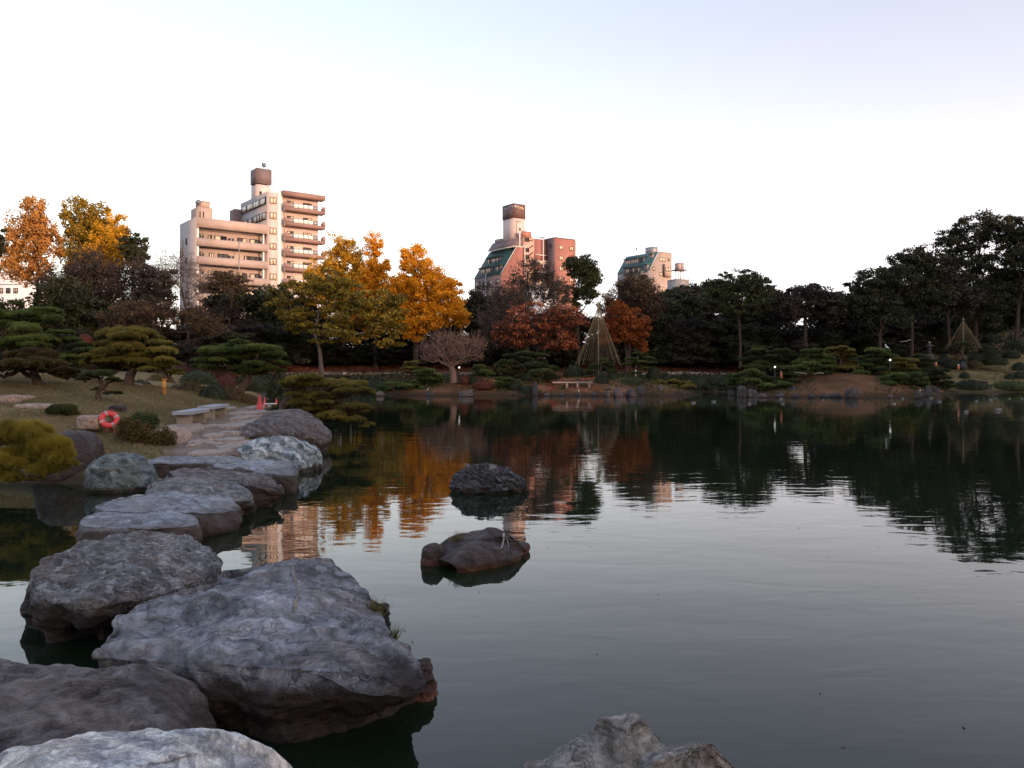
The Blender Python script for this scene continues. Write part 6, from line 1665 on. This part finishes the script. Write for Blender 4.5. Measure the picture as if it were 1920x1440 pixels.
# ------------------------------------------------------------------ far path edging: rows of small stones
rng = np.random.default_rng(8)
mb = MB()
def pebble(mb, c, r, rg):
    V = []; m, n = 7, 4
    for i in range(n + 1):
        ph = PI * i / n
        for j in range(m):
            t = 2*PI*j/m; k = rg.uniform(.8, 1.15)
            V.append((c[0] + r*k*math.sin(ph)*math.cos(t), c[1] + r*k*math.sin(ph)*math.sin(t), c[2] + r*.8*k*math.cos(ph)))
    Fs = [(i*m+j, (i+1)*m+j, (i+1)*m+(j+1) % m, i*m+(j+1) % m) for i in range(n) for j in range(m)]
    mb.add(V, Fs)
for px in np.arange(505, 1500, 2.6):
    if 960 < px < 1190: continue
    for row in range(2):
        D = 93 + row * .9 + rng.uniform(-.25, .25); x = (px + rng.uniform(-1, 1) - 960) / F * D
        pebble(mb, (x, D, L_far.z(x, D) + rng.uniform(.0, .2)), rng.uniform(.09, .20), rng)
tag(obj('stone_edging', mb.mesh('stone_edging', M_tan, True)), 'pale row of small stones edging the far bank path', 'stone edging', kind='stuff')
# dirt path sheet beyond edging
V = []; Fs = []; xs = np.arange(-34, 36, 1.5)
for i, x in enumerate(xs):
    for D in (94.6, 96.2): V.append((x, D, L_far.z(x, D) + .10 + .02))
for i in range(len(xs) - 1): Fs.append((2*i, 2*i+2, 2*i+3, 2*i+1))
mb = MB(); mb.add(V, Fs)
tag(obj('path', mb.mesh('path', ground_mat('trodden_path', [(0.3, (0.10, 0.07, 0.055)), (0.7, (0.19, 0.14, 0.115))], wet=False))), 'trodden earth path along the far bank', kind='structure')

# ------------------------------------------------------------------ shore rocks of spit and island
shore = [(704,720,733,743,'small white-flecked rock standing alone left of the spit'), (797,814,732,743,'rounded rock with a heron, left of the pollarded tree'), (860,888,732,744,'broad pale rock with a black-headed bird on it'), (834,853,716,730,'light grey boulder at the foot of the pollarded tree'),
    (995,1012,713,742,'tall upright grey rock at the waterline in the spit centre'), (1020,1032,737,743,'small white stone at the waterline below the bench left end'), (1034,1042,738,743,'tiny stone second from the bench left end'), (1049,1057,736,743,'pale stone below the middle of the bench'), (1080,1090,736,743,'stone below the right leg of the bench'),
    (1108,1124,734,743,'flat grey rock right of the bench'), (1132,1146,733,744,'dark rock with a bird spreading its wings'), (1148,1172,726,744,'large sloping grey rock at the foot of the grassy hump'), (1172,1196,728,744,'brown-grey block beside the sloping rock'), (1194,1212,722,742,'dark block at the spit right end'), (1208,1226,719,740,'rounded dark rock with a pale top'), (1224,1236,722,740,'small pale rock leaning on its neighbour'), (1233,1246,722,741,'pale squarish rock at the very right tip of the spit'),
    (1366,1380,730,742,'small round rocks at the left tip of the island'), (1384,1402,722,745,'dark tall rock at the island left end'), (1402,1414,728,745,'pale pinkish upright rock'), (1410,1422,730,745,'white-streaked pointed rock beside the pinkish one'), (1422,1440,738,746,'low pale slab lying in the water'), (1456,1474,736,746,'slanting grey slab in front of the island'), (1474,1496,722,744,'big dark boulder under the island pines'), (1486,1500,738,746,'small grey stone at the waterline'),
    (1516,1530,736,746,'grey stone left of the sandy mound'), (1560,1580,736,746,'rounded stone before the sandy mound'), (1588,1612,728,747,'dark craggy rock at the mound foot'), (1664,1678,740,747,'small pale stones at the mound right end'), (1718,1732,733,748,'dark rock with white bird marks'), (1734,1752,722,744,'tall blue-grey rock at the island right end'), (1748,1764,726,742,'grey rock beside the tall blue-grey one'), (1590,1620,712,722,'rough dark outcrop on the sandy mound'),
    (1540,1556,738,746,'low stone left of the small pine'), (1806,1820,724,733,'rounded shoreline rock on the far right shore'), (1880,1895,723,731,'blue-grey shoreline rock at the far right'), (1848,1862,725,730,'flat shoreline stone at the far right'), (1905,1925,724,732,'shoreline rock at the right picture edge'), (1840,1856,713,717,'pale flat stone on the lower right lawn')]
base_r = []
for k in range(5):
    o = brock('shore_rock', 'x', 900, 960, 700 + k * 3, 745, 2.2, (M_shore, M_shore, M_shore, M_brown, M_shore)[k], seed=300 + k, nth=48, nr=26, disp=.08, ridge=.10, fine=.01, round_=.55 + .06 * k)
    me = o.data; co = np.empty(len(me.vertices) * 3); me.vertices.foreach_get('co', co); co = co.reshape(-1, 3)
    co[:, :2] -= (co[:, :2].max(0) + co[:, :2].min(0)) / 2
    co /= np.array([np.ptp(co[:, 0]), np.ptp(co[:, 0]), co[:, 2].max()])
    me.vertices.foreach_set('co', co.astype(np.float32).ravel()); me.update()
    base_r.append(me); bpy.data.objects.remove(o)
for i, (x0, x1, t, bt, lab) in enumerate(shore):
    D = EYE * F / (max(bt, 738) - HZ) + .4; z0 = 0
    if bt < 735: D = 74.5 if x0 < 1500 else (71 if x0 < 1700 else 84); z0 = ZP(bt, D)
    k = 3 if 'pale' in lab or 'white' in lab else i % 3
    s = D / F; w = (x1 - x0) * s * 1.05; h = (bt - t) * s
    if 'dark' in lab: k = 4
    o = obj('shore_rock', base_r[k], None, ((x0 + x1 - 1920) / 2 * s, D + w * .3, z0), (w, w * .9, h * .95), random.uniform(0, 6.28)); o['stain'] = z0 + .08
    tag(o, lab, 'rock', 'rocks along the far shores')
o = brock('standing_stone', 'grey leaning standing stone on the right lawn below the lantern', 1741, 1758, 663, 682, 1.0, M_shore, z0=0, seed=83, nth=60, nr=30, round_=.7) if False else None
for (px, t, bt, w, D, lab) in ((1749, 663, 683, 15, 91, 'grey leaning standing stone on the right lawn below the lantern'), (1806, 678, 689, 26, 90, 'blue-grey rock amid the clipped shrubs on the right lawn')):
    s = D / F; p = P(px, bt, D)
    ro = tag(obj('rock', base_r[0], None, p, (w * s, w * s * .6, (bt - t) * s), 1.0), lab, 'rock'); ro['stain'] = -.5

# ------------------------------------------------------------------ long bench on the spit
p = P(1073, 717, 72.6); gz = L_spit.z(p.x, 72.6)
hb = p.z - gz
M_pinkslab = plain('pink_stone_slab', (0.26, 0.21, 0.19), .8, .2, .15, 3)
o = thing('stone_bench', 'long pale stone bench on the far spit', 'bench', (p.x, 72.6, gz))
obj('seat', bslab(3.6, .5, .12, 'seat', M_pinkslab), o, (0, 0, max(hb, .35)))
for x_ in (-.5, .46, 1.52): obj('leg', bslab(.2, .4, max(hb, .35) + .2, 'leg', M_pinkslab), o, (x_, 0, max(hb, .35) / 2 - .15))

# ------------------------------------------------------------------ rope cones guarding pines
M_rope = plain('straw_rope', (0.26, 0.20, 0.12), .9, .1, .1, 5)
M_pole = plain('bamboo_pole', (0.24, 0.21, 0.16), .7, .3, .1, 3)
def rope_cone(label, px, pytop, pybase, D, tails, rr=.008, pr=.035):
    s = D / F; base = P(px, pybase, D); h = (pybase - pytop) * s
    o = thing('rope_cone', label, 'rope cone', base, 0, 'rope cones over winter-guarded pines')
    obj('pole', MB().tube([(0, 0, -.3), (0, 0, h)], [pr, pr * .7], 8).mesh('pole', M_pole, True), o)
    obj('finial', MB().tube([(0, 0, h - .15), (0, 0, h), (0, 0, h + .12), (0, 0, h + .3)], [.03, .1, .08, .02], 8).mesh('finial', M_rope, True), o)
    n = len(tails)
    for i, (ra_, ze) in enumerate(tails):
        a = 2 * PI * i / n
        q = (ra_ * math.cos(a), ra_ * math.sin(a), h * ze)
        obj('rope', MB().tube([(0, 0, h - .05), (q[0] * .5, q[1] * .5, (h + q[2]) / 2 - .08 * h * .2), q], rr, 4, False).mesh('rope', M_rope), o)
rg = random.Random(4)
rope_cone('big cone of straw ropes around a tall pole over the spit pine', 1122, 572, 703, 76, [(2.15 * rg.uniform(.93, 1.05), .12 + .10 * rg.random()) for i in range(46)])
rope_cone('small cone of straw ropes over a pine on the right hill', 1806, 600, 668, 94, [(1.95 * rg.uniform(.95, 1.05), .12 + .10 * rg.random()) for i in range(32)], .009, .045)

# ------------------------------------------------------------------ lamps (lit) and stone lantern
M_lamp, nt, bb = new_mat('lit_lamp_globe', .3, .5)
bb.inputs['Base Color'].default_value = (.9, .9, .9, 1); bb.inputs['Emission Color'].default_value = (1, .96, .88, 1); bb.inputs['Emission Strength'].default_value = 0.35
def ball(name, r, mat, sz=1.0):
    return MB().tube([(0, 0, -r * .98 * sz), (0, 0, -r * .8 * sz), (0, 0, -r * .4 * sz), (0, 0, 0), (0, 0, r * .4 * sz), (0, 0, r * .8 * sz), (0, 0, r * .98 * sz)], [r * .2, r * .6, r * .917, r, r * .917, r * .6, r * .2], 14).mesh(name, mat, True)
for px, py, D, lab in ((861, 689, 75.0, 'lit white garden lamp beside the pollarded tree trunk'), (1453, 688, 69.0, 'lit white garden lamp in the left island pines'), (1669, 675, 71.0, 'lit white garden lamp in the right island pines')):
    p = P(px, py, D); 
    o = thing('garden_lamp', lab, 'lamp', (p.x, p.y, p.z - 1.2), 0, 'lit garden lamps')
    obj('pole', MB().tube([(0, 0, -.6), (0, 0, 1.1)], .03, 8).mesh('pole', M_dark), o); obj('globe', ball('globe', .085, M_lamp), o, (0, 0, 1.2))
p = P(1743, 664, 88)
o = thing('stone_lantern', 'mossy stone lantern with a wide cap on the hill path', 'stone lantern', p)
M_lant = plain('lantern_stone', (0.07, 0.06, 0.055), .9, .1, .3, 4)
for nm, pts, rr_ in (('base', [(0,0,-1.2),(0,0,.05)], [.38,.34]), ('shaft', [(0,0,.05),(0,0,.45)], [.17,.15]), ('fire_box', [(0,0,.45),(0,0,.52),(0,0,.55),(0,0,.85)], [.16,.32,.24,.24]), ('cap', [(0,0,.85),(0,0,.90),(0,0,1.02),(0,0,1.12)], [.50,.48,.25,.08]), ('finial', [(0,0,1.12),(0,0,1.2),(0,0,1.3),(0,0,1.38)], [.06,.12,.10,.02])):
    obj(nm, MB().tube(pts, rr_, 6 if nm in ('cap', 'fire_box') else 10).mesh(nm, M_legst if nm == 'finial' else M_lant), o)
# small red-white markers on the hill and island
M_mark = plain('orange_marker', (0.6, 0.2, 0.1), .6, .3, .1, 5)
for px, py, D, lab in ((1755, 680, 90, 'small red and white marker below the standing stone'), (1797, 686, 89, 'small orange marker before the rock group'), (1465, 701, 70, 'small orange wooden marker under the island pines'), (1192, 698, 76.5, 'short pale stake under the flat-tiered pine')):
    o = thing('marker', lab, 'marker', P(px, py + 4, D), 0)
    obj('stake', MB().box((-.08, .08), (-.06, .06), (-.2, .32)).mesh('stake', M_mark if px != 1192 else M_pinkw), o); obj('tip', MB().box((-.07, .07), (-.05, .05), (.32, .42)).mesh('tip', M_white), o)
# bent supporting poles on the island and fallen pale log on the hill
for (pts, D, lab) in (([(1488, 698), (1500, 699), (1512, 701)], 70.5, 'pale horizontal prop pole under the island pine'), ([(1526, 702), (1535, 699), (1544, 700)], 71, 'short pale prop pole at the top of the sandy mound'), ([(1687, 641), (1697, 640), (1707, 637)], 92, 'pale leaning branch prop on the wooded slope')):
    o = obj('prop_pole', MB().tube([P(a_, b_, D) for a_, b_ in pts], .06, 6).mesh('prop_pole', M_pole, True)); tag(o, lab, 'pole')

# ------------------------------------------------------------------ birds
M_wfeather = plain('white_feathers', (0.72, 0.72, 0.74), .8, .2, .1, 8)
M_bfeather = plain('black_feathers', (0.02, 0.02, 0.024), .6, .3, .1, 8)
M_beak = plain('beak_yellow', (0.45, 0.32, 0.10), .5, .4, .1, 8)
def heron(label, p, rot=0.0, s=1.0, group='white herons'):
    o = thing('heron', label, 'heron', p, rot, group)
    m = MB().tube([(-.26, 0, .40), (-.16, 0, .44), (0, 0, .52), (.10, 0, .60), (.14, 0, .68), (.10, 0, .76), (.10, 0, .82), (.15, 0, .86), (.20, 0, .855)], [.01, .06, .105, .085, .045, .035, .03, .045, .02], 10)
    b_ = obj('body', m.mesh('body', M_wfeather, True), o)
    obj('beak', MB().tube([(.19, 0, .855), (.32, 0, .84)], [.016, .004], 6).mesh('beak', M_beak), o)
    for y_ in (-.03, .03): obj('leg', MB().tube([(0, y_, .45), (-.03, y_, .22), (.0, y_, 0)], .010, 5).mesh('leg', M_bfeather), o)
    o.scale = (s, s, s)
heron('white heron standing in the leftmost island pine', P(1420, 668, 72.5), .6, .72); heron('white heron on top of the right island pine', P(1663, 659, 74.5), 2.5, .78)
heron('slim white heron on the rounded rock left of the pollarded tree', P(802, 734, 71.5), .5, .34); heron('small white heron on a stone below the bench right end', P(1085, 737, 70.8), 2.0, .36)
heron('white heron at the water by the island right end', P(1725, 738, 69.5), 1.0, .45)
duck_mesh = {}
def duck(label, p, rot, s=1.0, white=True):
    o = thing('duck', label, 'duck', p, rot, 'ducks on the pond')
    if 'body' not in duck_mesh:
        M_duckg = plain('grey_flank_feathers', (0.20, 0.19, 0.19), .8, .2, .3, 9)
        duck_mesh['body'] = MB().tube([(-.24, 0, .10), (-.18, 0, .07), (-.08, 0, .05), (.06, 0, .05), (.14, 0, .07), (.18, 0, .09)], [.01, .06, .10, .105, .07, .02], 10).mesh('body', M_duckg, True)
        duck_mesh['back'] = MB().tube([(-.22, 0, .12), (-.10, 0, .115), (.06, 0, .11), (.13, 0, .11)], [.01, .07, .065, .01], 8).mesh('back', M_bfeather, True)
        duck_mesh['head'] = MB().tube([(.12, 0, .09), (.15, 0, .17), (.15, 0, .21), (.15, 0, .255)], [.05, .036, .045, .01], 10).mesh('head', M_bfeather, True)
        duck_mesh['bill'] = MB().tube([(.18, 0, .205), (.25, 0, .195)], [.018, .012], 6).mesh('bill', M_steel, True)
    for k in ('body', 'back', 'head', 'bill'): obj(k, duck_mesh[k], o)
    o.scale = (s, s, s)
for i, (px, py, lab) in enumerate(((1300,755,'duck far out left of the island'), (1339,753,'white-breasted duck just left of the island'), (1405,757,'duck before the white-streaked rock'), (1464,748,'duck by the slanting slab'), (1468,757,'duck below the one by the slanting slab'), (1543,750,'duck before the small pine'), (1692,747,'duck at the right end of the mound'), (1676,757,'duck in open water below the mound end'),
    (1831,752,'leftmost duck of the far right raft'), (1857,750,'second duck of the far right raft'), (1867,746,'third duck of the far right raft'), (1893,747,'fourth duck of the far right raft'), (1916,747,'duck nearest the right edge'), (1872,769,'large pale duck with a wake behind it'), (1812,772,'brownish duck low in open water'), (1745,746,'duck beside the dark rock at the island end'), (1762,753,'small duck between island and raft'))):
    p = G(px, py + 1, 0); duck(lab, p, rg.uniform(-.5, .5) + (PI if i % 3 == 0 else 0), 1.1 if px == 1872 else rg.uniform(.6, .78))
duck('small dark bird on the broad pale rock', P(884, 733, 71.3), 2.6, .9)
# cormorant-like dark bird with open wings
o = thing('water_bird', 'dark bird drying its open wings on a shore rock', 'bird', P(1139, 737, 70.6))
obj('body', MB().tube([(-.2, 0, .02), (-.1, 0, .10), (0, 0, .22), (.03, 0, .34), (.02, 0, .42), (.08, 0, .45), (.15, 0, .45)], [.02, .07, .09, .05, .03, .035, .01], 8).mesh('body', M_bfeather, True), o)
for s_ in (-1, 1): obj('wing', MB().tube([(0, .05 * s_, .28), (s_ * .25, .05, .36), (s_ * .42, .05, .20)], [.05, .07, .02], 6).mesh('wing', M_bfeather, True), o)

# ------------------------------------------------------------------ people on the far path
M_skin = plain('skin', (0.42, 0.25, 0.18), .6, .3, .05, 5)
M_hair = plain('dark_hair', (0.015, 0.012, 0.011), .6, .3, .05, 5)
M_coatr = plain('dark_red_coat', (0.10, 0.025, 0.022), .85, .1, .1, 5)
M_coatb = plain('navy_jacket', (0.03, 0.035, 0.07), .85, .1, .1, 5)
M_trous = plain('dark_trousers', (0.02, 0.02, 0.026), .85, .1, .1, 5)
def skin_mesh(name, verts, edges, radii, mat, sub=1):
    me = bpy.data.meshes.new(name); me.from_pydata(verts, edges, []); me.materials.append(mat)
    o = bpy.data.objects.new(name, me); COL.objects.link(o)
    o.modifiers.new('skin', 'SKIN'); s = o.modifiers.new('sub', 'SUBSURF'); s.levels = sub; s.render_levels = sub
    for i, r in enumerate(radii): me.skin_vertices[0].data[i].radius = (r, r * .85) if not hasattr(r, '__len__') else r
    me.skin_vertices[0].data[0].use_root = True
    return o
def person(label, p, rot, coat, s=1.0, bag=False):
    root = thing('person', label, 'person', p, rot, None)
    V = [(0,0,.92),(0,0,1.12),(0,0,1.36),(0,0,1.46),(0,-.01,1.56),(0,-.01,1.66),(.10,0,.86),(.10,.0,.48),(.10,.03,.08),(.10,-.12,.04),(-.10,0,.86),(-.11,-.06,.48),(-.11,.03,.08),(-.11,-.12,.04),
         (.19,0,1.38),(.24,.02,1.10),(.22,-.10,.88),(.21,-.15,.80),(-.19,0,1.38),(-.24,.02,1.10),(-.22,-.08,.88),(-.21,-.12,.80)]
    E = [(0,1),(1,2),(2,3),(3,4),(4,5),(0,6),(6,7),(7,8),(8,9),(0,10),(10,11),(11,12),(12,13),(2,14),(14,15),(15,16),(16,17),(2,18),(18,19),(19,20),(20,21)]
    Rr = [.13,.12,.14,.055,.085,.08,.085,.06,.045,.035,.085,.06,.045,.035,.055,.042,.032,.028,.055,.042,.032,.028]
    b_ = skin_mesh('body', V, E, Rr, M_skin); b_.parent = root
    cv = [0,1,2,14,15,16,18,19,20]; mp_ = {v: i for i, v in enumerate(cv)}
    c_ = skin_mesh('coat', [V[i] for i in cv], [(mp_[a], mp_[c]) for a, c in E if a in mp_ and c in mp_], [Rr[i] * 1.25 + .012 for i in cv], coat); c_.parent = root
    tv_ = [0,6,7,8,10,11,12]; mp_ = {v: i for i, v in enumerate(tv_)}
    t_ = skin_mesh('trousers', [V[i] for i in tv_], [(mp_[a], mp_[c]) for a, c in E if a in mp_ and c in mp_], [Rr[i] * 1.15 + .012 for i in tv_], M_trous); t_.parent = root
    obj('hair', ball('hair', .105, M_hair, 1.05), root, (0, .025, 1.655))
    if bag: obj('bag', bslab(.26, .12, .3, 'bag', M_white), root, (.22, -.02, 1.0))
    root.scale = (s, s, s)
for px, py_head, D, lab, coat, rot, bg in ((953, 683, 78.5, 'person in a dark red coat standing among the pines of the spit', M_coatr, .3, False), (935, 688, 78.8, 'person in a navy jacket with a white bag beside the dark pine', M_coatb, -.6, True)):
    p = P(px, py_head, D); person(lab, Vector((p.x, D, p.z - 1.62)), rot, coat, 1.0, bg)

# floating fallen leaves on the water, far too many to count
rng = np.random.default_rng(31)
x = rng.uniform(-12, 14, 260); y = 4 + 40 * rng.uniform(0, 1, 260) ** 1.5; 
c = np.stack([x, y, np.full(260, .006)], -1)
V = quads_at(c, .035, rng, up=1.0); V = V.reshape(-1, 4, 3); V[:, :, 2] = .005 + rng.uniform(0, .004, (260, 4)); V = V.reshape(-1, 3)
tag(obj('floating_leaves', mesh_np('floating_leaves', V, np.arange(len(V)), np.full(260, 4), L_brown)), 'tiny fallen leaves drifting on the pond', 'leaves', kind='stuff')
